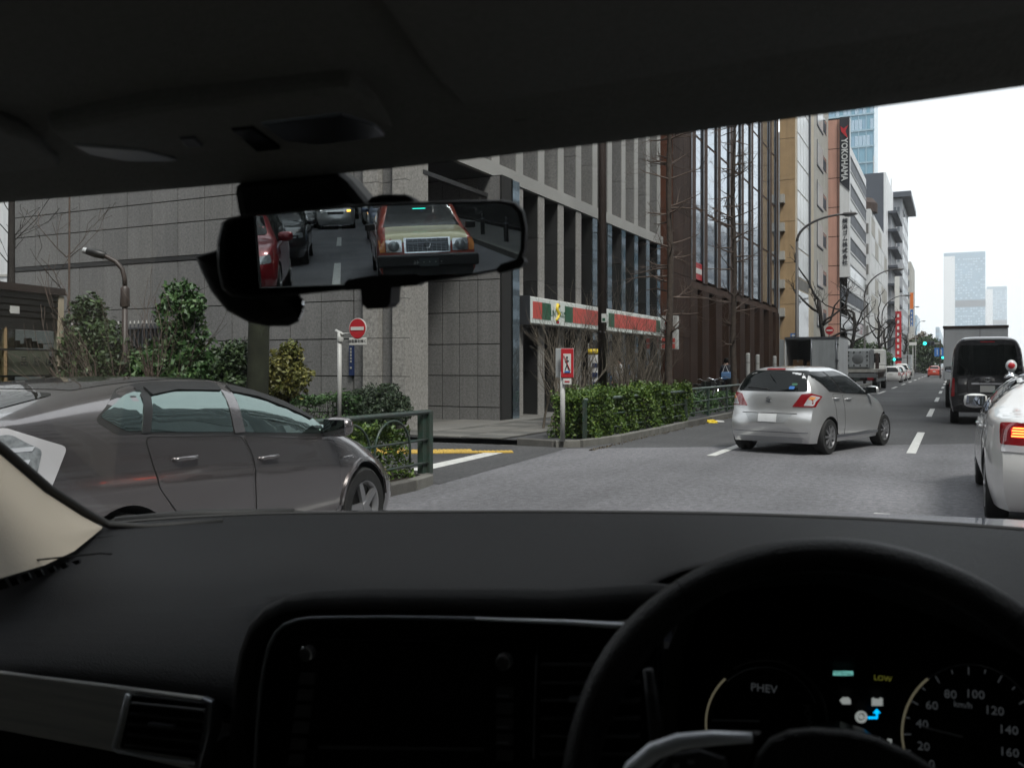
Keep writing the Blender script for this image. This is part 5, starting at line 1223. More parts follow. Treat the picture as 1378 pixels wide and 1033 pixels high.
for sg in (1, -1):
    pr.shell('headlight', [(3.52, sg*.62), (3.60, sg*.80), (4.02, sg*.66), (4.12, sg*.50), (3.9, sg*.50)], 'top', 'head_lens', off=.006, r=.04)
    hl = pr.shell('wheel_arch_lip', [(x_, z_) for x_, z_ in [(3.535+.40*math.cos(a), .335+.40*math.sin(a)) for a in [R(4*k) for k in range(2, 44)]]+[(3.535+.372*math.cos(a), .335+.372*math.sin(a)) for a in [R(4*k) for k in range(43, 1, -1)]]], 'right' if sg < 0 else 'left', 'paint_gunmetal', off=.014, r=0)
p, n = pr.hit(.72, 0, 'top'); mb = MB(); mb.tube([p-n*.01, p+Vector((.05, 0, .045))], [.06, .03], 10); mb.tube([p+Vector((.03, 0, .04)), p+Vector((-.22, 0, .22))], .006, 6); mb.build('antenna', 'trim_black', pr.t, True)
pr.wheels(5); pr.mirror(2.98, .985, sz=1.05)
t_ = text('HYBRID', .038, 'satin', pr.t, pr.hit(3.28, .76, 'right')[0]+Vector((0, -.006, 0)), (R(90), 0, 0), .002, name='badge')
a = R(4)
PC = Vector((-4.42, 6.3, 0)) + Vector((-math.cos(a), -math.sin(a), 0))*(1.745/2) + Vector((math.sin(a), -math.cos(a), 0))*(3.535-L/2)
pr.at(PC, H90+a)

# ---- silver hatchback pulling across the lanes
L = 3.72
sw = Car('silver_hatchback', 'silver metallic hatchback swinging right across the lanes ahead, seen from behind', 1.695, L,
    [(0, 1.40), (.10, 1.45), (.3, 1.475), (.8, 1.495), (1.5, 1.495), (1.85, 1.45), (2.2, 1.27), (2.5, 1.06), (2.75, .985), (3.15, .90), (3.5, .76), (L, .58)],
    [(0, 1.02), (.6, 1.05), (1.3, 1.01), (2.4, .95), (3, .84), (L, .5)], (.66, 3.08), 'paint_silver', wr=.30, zb=.20,
    rear=[(.2, .06), (.34, .02), (.5, 0), (.62, .02), (.74, .07), (1.0, .10), (1.06, .12), (1.35, .30), (1.45, .34)],
    front=[(.2, .04), (.5, 0), (.7, .08), (.9, .25)], rcurve=.20, fcurve=.38, lean=.25, N=84, ridge=.006, belt_w=.95, p=3.8)
sw.both('rear_side_window', [(.36, 1.385, .02), (.86, 1.40, .03), (1.15, 1.05, .02), (.72, 1.075, .02)], 'car_glass', off=.006)
sw.both('front_side_window', [(.93, 1.40, .03), (1.5, 1.385, .06), (1.88, 1.27, .1), (2.27, .985, .02), (1.24, 1.035, .02)], 'car_glass', off=.006)
sw.both('window_trim', [(.30, 1.40, .03), (1.5, 1.41, .1), (1.92, 1.28, .1), (2.36, .965, .02), (1.2, 1.02), (.70, 1.055)], 'trim_black', off=.002)
sw.door([(.80, 1.02), (1.18, 1.00), (1.24, .40), (1.12, .30), (.98, .34), (.90, .62)], handle=(.92, .94))
sw.door([(1.20, 1.00), (2.30, .945), (2.42, .70), (2.40, .33), (1.26, .31)], handle=(1.40, .92))
for d in ('corner_right', 'corner_left'):
    tl = sw.shell('tail_light', [(-.23, .81, .01), (-.17, .90, .05), (-.09, 1.02), (.03, 1.04), (.27, .985, .02), (.18, .90, .05), (.12, .81)], d, 'tail_red', off=.010, r=.02, step=.04)
    sw.shell('clear_lens', [(-.07, .83), (0, .95), (.05, 1.005), (.22, .97), (.12, .90), (.08, .83)], d, 'tail_clear', off=.014, parent=tl, r=.02)
    sw.shell('amber_lens', [(.0, .93), (.03, .98), (.13, .975), (.09, .93)], d, 'tail_amber', off=.018, parent=tl, r=.01)
sw.shell('rear_window', [(-.64, 1.065), (-.53, 1.415), (.53, 1.415), (.64, 1.065)], 'rear', 'car_glass', off=.006, r=.06)
sw.shell('brake_light', [(-.17, 1.425), (-.165, 1.445), (.165, 1.445), (.17, 1.425)], 'rear', 'tail_red', off=.012, r=.005)
sw.shell('hatch_gap', [(-.50, .69), (-.50, .702), (.50, .702), (.50, .69)], 'rear', 'trim_black', off=.004, r=0)
sw.shell('plate_recess', [(-.44, .69), (-.32, .54), (.32, .54), (.44, .69)], 'rear', 'silver_dim', off=.003, r=.03)
sw.shell('number_plate', [(-.165, .55), (-.165, .685), (.165, .685), (.165, .55)], 'rear', 'white_panel', off=.014, r=0)
sw.shell('bumper_crease', [(-.72, .375), (-.72, .385), (.72, .385), (.72, .375)], 'rear', 'satin_dark', off=.004, r=0)
sw.shell('lower_bumper', [(-.55, .20), (-.62, .30), (.62, .30), (.55, .20)], 'rear', 'silver_dim', off=.004, r=.02)
for x_, c_ in ((-.42, 'sign_blue'), (-.45, 'sign_green')): sw.shell('window_sticker', [(x_, 1.10 if c_ == 'sign_blue' else 1.16), (x_, 1.15 if c_ == 'sign_blue' else 1.20), (x_+.09, 1.15 if c_ == 'sign_blue' else 1.20), (x_+.09, 1.10 if c_ == 'sign_blue' else 1.16)], 'rear', c_, off=.012, r=.022)
p, n = sw.hit(0, .93, 'rear'); mb = MB()      # the round-cornered S emblem on the hatch
mb.tube([p+Vector((-.012, y, z)) for y, z in ((-.04, .03), (0, .045), (.045, .025), (-.03, -.005), (.045, -.03), (0, -.05), (-.045, -.03))][::1], .007, 6); mb.build('emblem', 'satin_dark', sw.t, True)
p, n = sw.hit(.25, 0, 'top'); MB().tube([p, p+Vector((-.12, 0, .10))], [.012, .004], 6).build('antenna', 'trim_black', sw.t, True)
sw_p = sw.hit(0.02, 1.10, 'rear')[0]; MB().tube([sw_p+Vector((-.02, 0, -.02)), sw_p+Vector((-.02, .02, .01)), sw_p+Vector((.03, .42, .03))], [.014, .010, .006], 6).build('rear_wiper', 'trim_black', sw.t, True)
sw.both('sill_trim', [(.95, .27), (.95, .315), (2.75, .315), (2.75, .27)], 'satin_dark', off=.012, r=.01)
sw.shell('windscreen', [(1.88, -.48), (2.5, -.62), (2.6, 0), (2.5, .62), (1.88, .48)], 'top', 'car_glass', off=.004, r=.06)
sw.wheels(9); sw.mirror(2.30, 1.02)
a = R(-17)
SC = Vector((-1.875, 16.14, 0)) + Vector((-math.cos(a), -math.sin(a), 0))*(1.695/2-.02) + Vector((math.sin(a), -math.cos(a), 0))*(.66-L/2)
sw.at(SC, H90+a)

# ---- white taxi saloon just ahead on the right
L = 4.9
cr = Car('white_saloon', 'white saloon with round roof lamp and lit brake light at the right edge', 1.80, L,
    [(0, 1.02), (.15, 1.055), (.6, 1.07), (.95, 1.12), (1.5, 1.33), (2.0, 1.43), (2.5, 1.455), (3.0, 1.40), (3.5, 1.15), (3.8, 1.0), (4.5, .88), (L, .62)],
    [(0, .98), (1, 1.0), (2.5, .95), (3.8, .88), (L, .55)], (1.10, 3.95), 'paint_white', wr=.325, zb=.20,
    rear=[(.2, .10), (.35, .03), (.55, 0), (.8, .06), (1.05, .10)], rcurve=.24, fcurve=.4, lean=.28, N=84, ridge=.006, p=3.6)
cr.both('side_window', [(1.30, 1.10, .03), (1.72, 1.32, .06), (2.2, 1.375, .1), (2.9, 1.33, .1), (3.55, 1.0, .03), (1.45, 1.03, .05)], 'car_glass', off=.006)
cr.both('window_pillar', [(2.22, .99), (2.16, 1.38), (2.25, 1.38), (2.32, .99)], 'trim_black', off=.009, r=.005)
cr.both('window_trim', [(1.24, 1.09, .03), (1.68, 1.345, .06), (2.2, 1.405, .1), (2.95, 1.35, .1), (3.66, .985, .02), (1.42, 1.01, .05)], 'trim_black', off=.002)
cr.door([(1.32, .99), (2.24, .965), (2.28, .36), (1.72, .32), (1.5, .50)], handle=(1.55, .88))
cr.door([(2.27, .965), (3.45, .90), (3.52, .36), (2.31, .35)], handle=(2.5, .86))
for d in ('corner_right', 'corner_left'):
    tl = cr.shell('tail_light', [(-.30, 1.0, .03), (.16, .985, .02), (.11, .80, .03), (-.30, .78, .03)], d, 'tail_red', off=.010, step=.04)
    cr.shell('brake_panel', [(-.30, .955), (.015, .95), (0.0, .86), (-.30, .86)], d, 'brake_glow', off=.013, parent=tl, r=.02)
    for k in range(4): cr.shell('led_strip', [(-.28, .868+.024*k), (-.28, .879+.024*k), (0-.01*(k % 2), .879+.024*k), (-.0, .868+.024*k)], d, 'brake_lit', off=.016, parent=tl, r=0, step=.03)
    cr.shell('reflector', [(-.30, .79), (-.30, .73), (.06, .735), (.10, .795)], d, 'tail_clear', off=.010, parent=tl, r=.01)
cr.shell('rear_window', [(.62, -.55), (1.60, -.46), (1.60, .46), (.62, .55)], 'top', 'car_glass', off=.004, r=.08)
cr.shell('trunk_gap', [(-.62, 1.035), (-.50, .72), (-.488, .72), (-.608, 1.035)], 'rear', 'trim_black', off=.003, r=0)
cr.shell('number_plate', [(-.165, .70), (-.165, .86), (.165, .86), (.165, .70)], 'rear', 'plate_white', off=.014, r=0)
cr.shell('fuel_flap', [(.80, .72), (.80, .88), (.97, .88), (.97, .72)], 'left', 'satin_dark', off=.002, r=.06)
cr.shell('fuel_flap_lid', [(.81, .73), (.81, .87), (.96, .87), (.96, .73)], 'left', 'paint_white', off=.005, r=.06)
p, n = cr.hit(2.02, .0, 'top'); p.y = .60; p.z -= .06
lm = MB(); lm.lathe([(.0, 0), (.07, 0), (.06, .03), (.03, .045), (.03, .07)], p, 'z', 20)
lo = lm.build('roof_lamp_base', 'chrome', cr.t, True)
lm = MB(); lm.lathe([(.055*math.sin(a_), .13-.062*math.cos(a_)) for a_ in [R(15*k) for k in range(13)]], p, 'z', 20); lm.build('roof_lamp', 'window_pale', lo, True)
lm = MB(); lm.lathe([(.034*math.sin(a_), -.05-.02*math.cos(a_)) for a_ in [R(15*k) for k in range(13)]], (p.x, p.y, p.z+.13), 'x', 14); lm.build('lamp_emblem', 'sign_red', lo, True)
cr.wheels(7); cr.mirror(3.42, 1.035, sz=1.15)
cr.at((.25+.9, 9.0+L/2, 0), H90+R(.5))

# ---- black van ahead of it
L = 4.7
vn = Car('black_van', 'tall black delivery van with a single rear window, ahead of the white saloon', 1.72, L,
    [(0, 2.16), (.08, 2.21), (.5, 2.24), (2, 2.25), (3.4, 2.20), (3.8, 2.0), (4.3, 1.35), (4.55, 1.05), (L, .8)],
    [(0, 1.22), (3.5, 1.18), (4.3, 1.0), (L, .7)], (.95, 3.7), 'paint_black', wr=.32, zb=.32, lean=.11, p=6, N=60,
    rear=[(.3, .06), (.5, 0), (.7, .05), (1.2, .04), (2.1, .16)], rcurve=.10, plan=[(0, .95), (.05, .985), (.2, 1), (.9, .99), (1, .85)])
vn.shell('rear_window', [(-.70, 1.27), (-.62, 2.02), (.62, 2.02), (.70, 1.27)], 'rear', 'car_glass', off=.008, r=.08)
vn.shell('brake_light', [(-.16, 2.09), (-.16, 2.115), (.16, 2.115), (.16, 2.09)], 'rear', 'tail_red', off=.012, r=.01)
vn.mirrored('tail_light', [(.745, .72), (.74, 1.18), (.79, 1.20), (.82, .72)], 'rear', 'tail_red', off=.010, r=.02)
vn.shell('tailgate_garnish', [(-.36, 1.03), (-.36, 1.07), (.36, 1.07), (.36, 1.03)], 'rear', 'chrome', off=.03, r=.015)
vn.shell('number_plate', [(-.165, .84), (-.165, 1.0), (.165, 1.0), (.165, .84)], 'rear', 'plate_white', off=.014, r=0)
vn.shell('hatch_gap', [(-.71, .655), (-.71, .665), (.71, .665), (.71, .655)], 'rear', 'joint', off=.003, r=0)
p, n = vn.hit(0, 1.15, 'rear'); mb = MB()
for k in range(2): mb.tube([p+Vector((-.012, .075*math.cos(q)*(1 if k else .45), .05*math.sin(q))) for q in [2*math.pi*i/20 for i in range(20)]], .006, 6, close=True)
mb.build('emblem', 'chrome', vn.t, True)
vn.both('side_window', [(.3, 1.27), (.36, 1.95), (3.3, 1.93), (3.85, 1.27)], 'car_glass', off=.006, r=.06)
vn.wheels(6); vn.mirror(4.0, 1.36, m='trim_black', sz=1.2)
vn.at((-.09+.86, 25.6+L/2, 0), H90)

# ---- trucks
def truck_wheels(t, xs, W, r=.36, w=.24, z=None):
    for x in xs:
        for sg in (1, -1):
            mb = MB(); mb.lathe([(r*.5, -w/2), (r*.94, -w/2), (r, -w/2+.03), (r, w/2-.03), (r*.94, w/2), (r*.5, w/2)], axis='y', n=24)
            o = mb.build('wheel', 'tyre', t, 40, loc=(x, sg*(W/2-w/2-.02), r))
            MB().lathe([(0, sg*w*.3), (r*.3, sg*w*.3), (r*.5, sg*w*.45)], axis='y', n=16).build('rim', 'rim', o, 30)
t = thing('box_truck', 'white box truck with one rear door open showing cardboard cartons', 'truck', (-5.17, 38.4, 0), H90)
W, Lb, zt, zf = 2.12, 3.3, 2.66, .85
MB().box(0, Lb, -W/2, W/2, zf, zf+.06).build('load_floor', 'truck_steel', t)
MB().box(0, Lb, -W/2, W/2, zt-.06, zt).build('box_roof', 'truck_grey', t)
MB().box(0, Lb, W/2-.05, W/2, zf+.062, zt-.062).build('side_wall', 'white_panel', t)
MB().box(0, Lb, -W/2, -W/2+.05, zf+.062, zt-.062).build('side_wall', 'white_panel', t)
MB().box(Lb-.05, Lb, -W/2+.052, W/2-.052, zf+.062, zt-.062).build('front_wall', 'truck_grey', t)
o = MB().box(-.045, -.005, -W/2+.06, .05, zf+.05, zt-.10).build('rear_door', 'truck_grey', t); bevel(o, .01)
for y in (-W/2+.10, .0): 
    MB().tube([(-.07, y, zf+.02), (-.07, y, zt-.08)], .018, 8).build('lock_rod', 'satin_dark', o, True)
for z in (1.2, 1.7, 2.35): MB().box(-.075, -.04, -W/2+.02, -W/2+.14, z-.04, z+.04).build('hinge', 'satin_dark', o)
MB().box(-.95, -.005, W/2+.01, W/2+.045, zf+.05, zt-.10).build('open_door', 'truck_grey', t, label='open left rear door folded straight back')
MB().box(-.06, 0, -W/2, W/2, zt-.09, zt+.01).build('header_rail', 'satin_dark', t)
MB().box(-.10, 3.2, -.45, .45, .55, .83).build('chassis', 'trim_black', t)
mb = MB(); mb.box(Lb+.1, Lb+1.6, -.85, .85, .45, 1.3); mb.prism([(Lb+.1, 1.3), (Lb+1.58, 1.3), (Lb+1.3, 2.05), (Lb+.12, 2.08)], 'y', -.82, .82)
bevel(mb.build('cab', 'white_paint', t), .05)
MB().box(Lb+.3, Lb+1.1, -.83, -.815, 1.35, 1.9).build('cab_window', 'car_glass', t)
MB().box(-.06, 0, -.95, -.65, .62, .76).build('tail_light', 'tail_red', t); MB().box(-.06, 0, .65, .95, .62, .76).build('tail_light', 'tail_red', t)
truck_wheels(t, (.8, 3.9), 1.95, .33)
for i, (x, y, z, s_) in enumerate(((.4, .62, zf+.06, .5), (.4, .10, zf+.06, .5), (.9, .6, zf+.06, .5), (.95, .05, zf+.06, .5), (1.0, .66, zf+.58, .4), (1.0, .14, zf+.58, .34))):
    cb = thing('carton', ['cardboard carton at the left front of the open truck load', 'cardboard carton at the right front of the open truck load', 'cardboard carton in the second row at the left inside the truck',
               'cardboard carton in the second row at the right inside the truck', 'upper cardboard carton at the left back inside the truck', 'small upper cardboard carton at the right back inside the truck'][i], 'carton',
               (-5.17-y, 38.4+x, z), 0, 'cartons in the open truck')
    MB().box(-s_/2, s_/2, -s_/2, s_/2, 0, s_*(.9 if i < 2 else .8)).build('box_body', 'cardboard', cb)
    zt_ = s_*(.9 if i < 2 else .8); MB().box(-.03, .03, -s_/2-.002, s_/2+.002, zt_*.7, zt_+.003).build('tape', 'ink_grey', cb)

t = thing('flatbed_truck', 'grey flatbed truck carrying a bolted steel block, parked ahead of the box truck', 'truck', (-5.15, 57, 0), H90)
W = 2.3
MB().box(0, 8.2, -W/2, W/2, 1.12, 1.30).build('flatbed', 'concrete', t)
MB().box(.1, 8, -.45, .45, .62, 1.10).build('chassis', 'rust', t)
MB().box(-.03, .02, -W/2, W/2, .80, 1.06).build('rear_panel', 'truck_steel', t)
for y in (-.95, .65): MB().box(-.07, -.03, y, y+.34, .66, .80).build('tail_light', 'tail_red', t)
MB().box(-.06, -.032, -.2, .14, .64, .80).build('number_plate', 'plate_dark', t)
for k in range(7): MB().box(.6+k*1.0, .72+k*1.0, -W/2-.03, -W/2-.002, .72, 1.25).build('side_stake', 'rust', t)
MB().box(.2, 7.6, -W/2+.03, -W/2+.08, .55, .78).build('side_guard', 'truck_steel', t)
mb = MB(); mb.box(7.4, 9.4, -1.1, 1.1, .5, 1.5); mb.prism([(7.45, 1.5), (9.35, 1.5), (9.0, 2.56), (7.5, 2.6)], 'y', -1.08, 1.08)
bevel(mb.build('cab', 'white_paint', t), .08); MB().box(7.44, 7.47, -.8, .8, 1.7, 2.3).build('cab_window', 'car_glass', t)
mb = MB(); mb.prism([(.25, 1.31), (.25, 2.40), (.5, 2.52), (3.2, 2.52), (3.2, 1.31)], 'y', -.75, 1.0)
lo = bevel(mb.build('load_block', 'truck_steel', t, label='grey steel block with rows of bolts'), .06)
o = bevel(MB().box(.19, .255, -.68, .55, 1.42, 2.40).build('end_plate', 'truck_grey', lo), .02)
n_ = 0
bm_ = MB().lathe([(0, -.03), (.045, -.03), (.045, 0)], axis='x', n=10).mesh('bolt', 'joint')
for j, z in enumerate((1.52, 1.82, 2.08, 2.30)):
    for y in ((-.58, -.2, .15, .45) if j in (0, 3) else (-.58, .45)): put('bolt', bm_, t, (.18, y, z))
    put('bolt', bm_, t, (.24, .85, z))
MB().lathe([(0, .175), (.30, .18), (.32, .188)], (0, -.06, 1.9), 'x', 24).build('round_boss', 'truck_steel', lo, 30)
MB().tube([(.1, 1.02, 1.35), (.1, 1.02, 1.85), (.2, .95, 1.9)], .05, 8).build('lamp_stalk', 'chrome', t, True)
mb = MB(); mb.box(3.3, 3.45, -.95, -.8, 1.31, 2.3); mb.box(4.2, 4.35, -.95, -.8, 1.31, 2.2); mb.build('post', 'rust', t)
truck_wheels(t, (1.3, 2.4, 8.3), 2.25, .42, .3)

t = thing('lorry', 'weathered white box lorry ahead of the black van', 'truck', (.82, 35.0, 0), H90)
bevel(MB().box(0, 6.0, -.85, 1.13, 1.0, 2.86).build('cargo_box', 'white_panel', t), .03)
MB().box(-.02, -.002, -.005, .005, 1.1, 2.78).build('door_gap', 'joint', t); MB().box(-.03, .0, -.87, 1.15, 2.79, 2.88).build('header_rail', 'rust', t)
for z_ in (1.5, 2.2): MB().box(-.04, -.01, -1.08, -.98, z_-.06, z_+.06).build('hinge', 'satin_dark', t)
MB().box(.2, 6, -.5, .5, .6, .98).build('chassis', 'trim_black', t)
for y in (-.95, .7): MB().box(-.06, -.01, y, y+.25, .78, .92).build('tail_light', 'tail_red', t)
mb = MB(); mb.box(6.2, 7.8, -1.05, 1.05, .6, 2.5); bevel(mb.build('cab', 'white_paint', t), .12); truck_wheels(t, (1.4, 7.0), 2.2, .42)
t = thing('container_truck', 'distant light grey box truck left of the red taxi', 'truck', (-6.6, 141, 0), H90)
MB().box(0, 6, -1.15, 1.15, .7, 3.1).build('cargo_box', 'truck_grey', t); MB().box(6.1, 7.6, -1.05, 1.05, .5, 2.4).build('cab', 'white_paint', t); MB().box(.1, 5.8, -.5, .5, .5, .69).build('chassis', 'trim_black', t)
MB().box(-.03, 0, -1.15, 1.15, 2.6, 2.64).build('trim_strip', 'satin_dark', t); truck_wheels(t, (1.2, 6.8), 2.2, .42)

simple_car('distant_taxi', 'red taxi driving away in the distance beside the left lane', 4.6, 1.7, 1.5, 'paint_taxi_red', 'sedan', (-2.3, 135, 0), H90, N=30)
simple_car('distant_car', 'dark car half hidden just right of the distant red taxi', 4.4, 1.7, 1.45, 'paint_black', 'sedan', (.15, 152, 0), H90, N=24)
GP = 'white cars parked along the left kerb'
simple_car('parked_car', 'nearest of the white cars parked beyond the flatbed truck', 4.2, 1.7, 1.5, 'paint_white', 'hatch', (-4.95, 88, 0), H90, group=GP, N=30)
simple_car('parked_car', 'second white car parked beyond the flatbed, with red tail lights', 4.2, 1.7, 1.55, 'paint_white', 'hatch', (-5.0, 97.5, 0), H90, group=GP, N=30)
simple_car('parked_car', 'farthest and squarest of the white cars parked beyond the flatbed', 4.3, 1.7, 1.75, 'paint_white', 'box', (-5.0, 107, 0), H90, group=GP, N=30)

# ---- traffic behind us, seen only in the rear-view mirror
def taxi(x, y):
    L, W, H = 4.69, 1.70, 1.50
    c = Car('taxi', 'old square taxi with gold bonnet and red sides following close behind, seen in the mirror', W, L,
        [(0, .98), (.9, 1.0), (1.1, 1.04), (1.5, 1.38), (1.9, 1.48), (2.6, H), (2.95, 1.45), (3.5, 1.06), (3.7, .985), (4.5, .90), (4.62, .86), (L, .74)],
        [(0, .88), (2.3, .90), (3.6, .86), (L, .72)], (1.0, 3.75), 'paint_taxi_red', wr=.31, zb=.2, p=7, rcurve=.03, fcurve=.05, lean=.22,
        plan=[(0, .96), (.1, 1), (.9, 1), (1, .97)], front=[(.2, .1), (.3, 0), (.5, .0), (.55, .05), (.9, .08)], N=60, cat='taxi')
    c.shell('bonnet', [(3.66, -.66), (4.60, -.70), (4.60, .70), (3.66, .66)], 'top', 'paint_gold', off=.01, r=.03)
    c.shell('windscreen', [(2.98, -.54), (3.62, -.70), (3.66, 0), (3.62, .70), (2.98, .54)], 'top', 'car_glass', off=.01, r=.05)
    c.shell('grille', [(-.36, .60), (-.36, .80), (.36, .80), (.36, .60)], 'front', 'satin_dark', off=.04, r=.01)
    g = c.shell('grille_frame', [(-.39, .575), (-.40, .825), (.40, .825), (.39, .575)], 'front', 'chrome', off=.025, r=.01)
    for k in range(7): c.shell('grille_bar', [(-.35, .612+.027*k), (-.35, .622+.027*k), (.35, .622+.027*k), (.35, .612+.027*k)], 'front', 'trim_black', off=.048, r=0, parent=g, step=.2)
    for k in range(9): c.shell('grille_bar', [(-.32+.08*k, .605), (-.32+.08*k, .795), (-.313+.08*k, .795), (-.313+.08*k, .605)], 'front', 'satin', off=.052, r=0, parent=g, step=.2)
    for sg in (1, -1):
        h = c.shell('headlight', [(sg*.43, .60), (sg*.43, .80), (sg*.70, .80), (sg*.70, .60)], 'front', 'chrome', off=.02, r=.02)
        p, n = c.hit(sg*.565, .70, 'front')
        MB().lathe([(.095, .02), (.09, .03), (.05, .045), (0, .05)], p, 'x', 20).build('lens', 'head_lens', h, True)
        c.shell('indicator', [(sg*.715, .60), (sg*.715, .80), (sg*.80, .80), (sg*.80, .60)], 'front', 'tail_amber', off=.02, r=.01)
        p, n = c.hit(3.42, .93, 'left' if sg > 0 else 'right')
        bevel(MB().box(p.x-.05, p.x+.05, *sorted((p.y+sg*.03, p.y+sg*.21)), p.z, p.z+.12).build('side_mirror', 'trim_black', c.t), .02)
    b = MB(); b.box(L/2-.12, L/2+.14, -W/2-.01, W/2+.01, .36, .56); bevel(b.build('bumper', 'trim_black', c.t), .03)
    MB().box(L/2-.1, L/2+.02, -W/2+.08, W/2-.08, .2, .355).build('apron', 'trim_black', c.t)
    MB().box(L/2+.142, L/2+.15, -.165, .165, .36, .50).build('number_plate', 'plate_dark', c.t)
    text('・・・・ 46', .10, 'ink_grey', c.t, (L/2+.156, 0, .43), (R(90), 0, R(90)), .002)
    p = Vector((L/2+.0, 0, .72)); mb = MB(); mb.tube([p+Vector((.03, y_, z_)) for y_, z_ in ((0, .06), (.05, .02), (.03, -.05), (-.03, -.05), (-.05, .02))], .008, 6, close=True); mb.build('emblem', 'chrome', c.t)
    for q, yy in (((2.0), 0),): 
        b = MB(); b.box(.35-.08, .35+.08, -.28, .28, H, H+.13); bevel(b.build('roof_sign', 'sign_white', c.t), .03)
    MB().box(.84, .86, -.12, .12, 1.22, 1.30).build('dash_sign', 'signal_green', c.t)
    c.wheels(6); return c.at((x, y, 0), H90)
# ================================================================ our own car (local frame: x right, y forward, seen from the driver's eye)
own = thing('own_car', 'dark interior of the car we are sitting in, with dashboard, steering wheel and roof lining', 'car', (0, 0, 0), PHI)
Rm = Matrix.Rotation(-PHI, 3, 'Z')
def W2L(v): return Rm @ Vector(v)
def P2(pts, ly): return [LY(px, py, ly) for px, py in pts]
def Lgrid(name, rows, m, parent=own, smooth=True, **k): return MB().grid([[LY(*q) for q in r] for r in rows]).build(name, m, parent, smooth, **k)
def slabp(name, pts, ly, d, m, parent, bev=0, **k):     # polygon in the picture at distance ly, thickness d going away
    o = MB().slab(P2(pts, ly), (0, d, 0)).build(name, m, parent, **k)
    if bev: bevel(o, bev, 3)
    return o
def lerp(tab, x):
    for i in range(len(tab)-1):
        if x <= tab[i+1][0]: a, b = tab[i], tab[i+1]; t = (x-a[0])/(b[0]-a[0]); return a[1]+(b[1]-a[1])*max(0, t) if x >= a[0] else a[1]
    return tab[-1][1]
def dense(tab, n=40): a, b = tab[0][0], tab[-1][0]; f = crv(tab); return [(a+(b-a)*i/n, f(a+(b-a)*i/n)) for i in range(n+1)]
BASE = [(-260, 745), (0, 716), (140, 706), (250, 697.5), (400, 692), (700, 690), (900, 691.5), (1100, 697), (1378, 714), (1700, 752)]
BLY = [(-260, .93), (140, 1.12), (400, 1.26), (700, 1.30), (1000, 1.27), (1378, 1.17), (1700, 1.0)]
fb_, fl_ = crv(BASE), crv(BLY)
cols = [-260+i*24.5 for i in range(81)]
TOPE = crv([(-260, 850), (0, 836), (330, 815), (400, 806), (700, 808), (840, 798), (930, 765), (1100, 745), (1220, 775), (1330, 820), (1450, 870), (1700, 900)])
rows = []
for t in (0, .06, .15, .3, .45, .6, .75, .88, 1):
    rows.append([(x, fb_(x)+(TOPE(x)-fb_(x))*(t**.8), fl_(x)+(.80-fl_(x))*t**.62) for x in cols])
FE = crv([(-260, 915), (0, 900), (120, 912), (260, 934), (330, 950), (360, 1000)])
for t in (.12, .25, .4, .55, .7, .82, .92, 1):
    rows.append([(x, TOPE(x)+((FE(x)+6-TOPE(x))*t if x < 375 else 40*t), .80-(.095*(1-(1-t)**1.8) if x < 375 else -.04*t)) for x in cols])
dashb = Lgrid('dashboard', rows, 'dash')
# seam line across the pad
Lgrid('pad_seam', [[(x, fb_(x)+17-.002*abs(x-700)+dy, fl_(x)-.068) for x in cols[14:60]] for dy in (0, .8)], 'dash_low', dashb)
colL = [-260+i*25 for i in range(25)]
rows = []
for t in (0, .15, .3, .5, .7, .85, .95, 1):
    rows.append([(x, TOPE(x)+(FE(x)+6-TOPE(x))*t, .80-.10*t**2.2) for x in colL])
slabp('dash_center_column', [(285, 1000), (352, 960), (352, 1200), (262, 1200)], .715, .08, 'dash', dashb, .004)
slabp('dash_lower_panel', [(-260, 960), (0, 978), (150, 1008), (270, 1032), (270, 1250), (-260, 1250)], .735, .1, 'dash_low', dashb)
# trim panel with vent
tr = slabp('trim_panel', [(-260, 905), (0, 903), (140, 920), (276, 938), (284, 955), (268, 1033), (255, 1036), (150, 1012), (0, 983), (-260, 960)], .703, .02, 'wood_trim', dashb, .003)
slabp('trim_end', [(270, 938), (284, 944), (281, 985), (268, 1034), (252, 1032), (262, 990)], .699, .02, 'satin_dark', tr, .002)
MB().tube(P2([(172, 934), (162, 970), (153, 1004), (158, 1010), (200, 1017), (262, 1026)], .699), .0022, 8).build('vent_frame', 'satin_bright', tr, True)
vt = slabp('air_vent', [(176, 934), (279, 946), (266, 1022), (160, 1006)], .6985, .01, 'piano', tr, .002)
for k in range(5): 
    y = 947+14*k; slabp('vent_slat', [(175-2*k, y-2), (274-2*k, y+8), (274-2*k, y+11), (175-2*k, y+1)], .694, .006, 'piano_dim', vt)
slabp('vent_tab', [(198, 972), (232, 976), (232, 980), (198, 976)], .690, .006, 'satin_dark', vt)
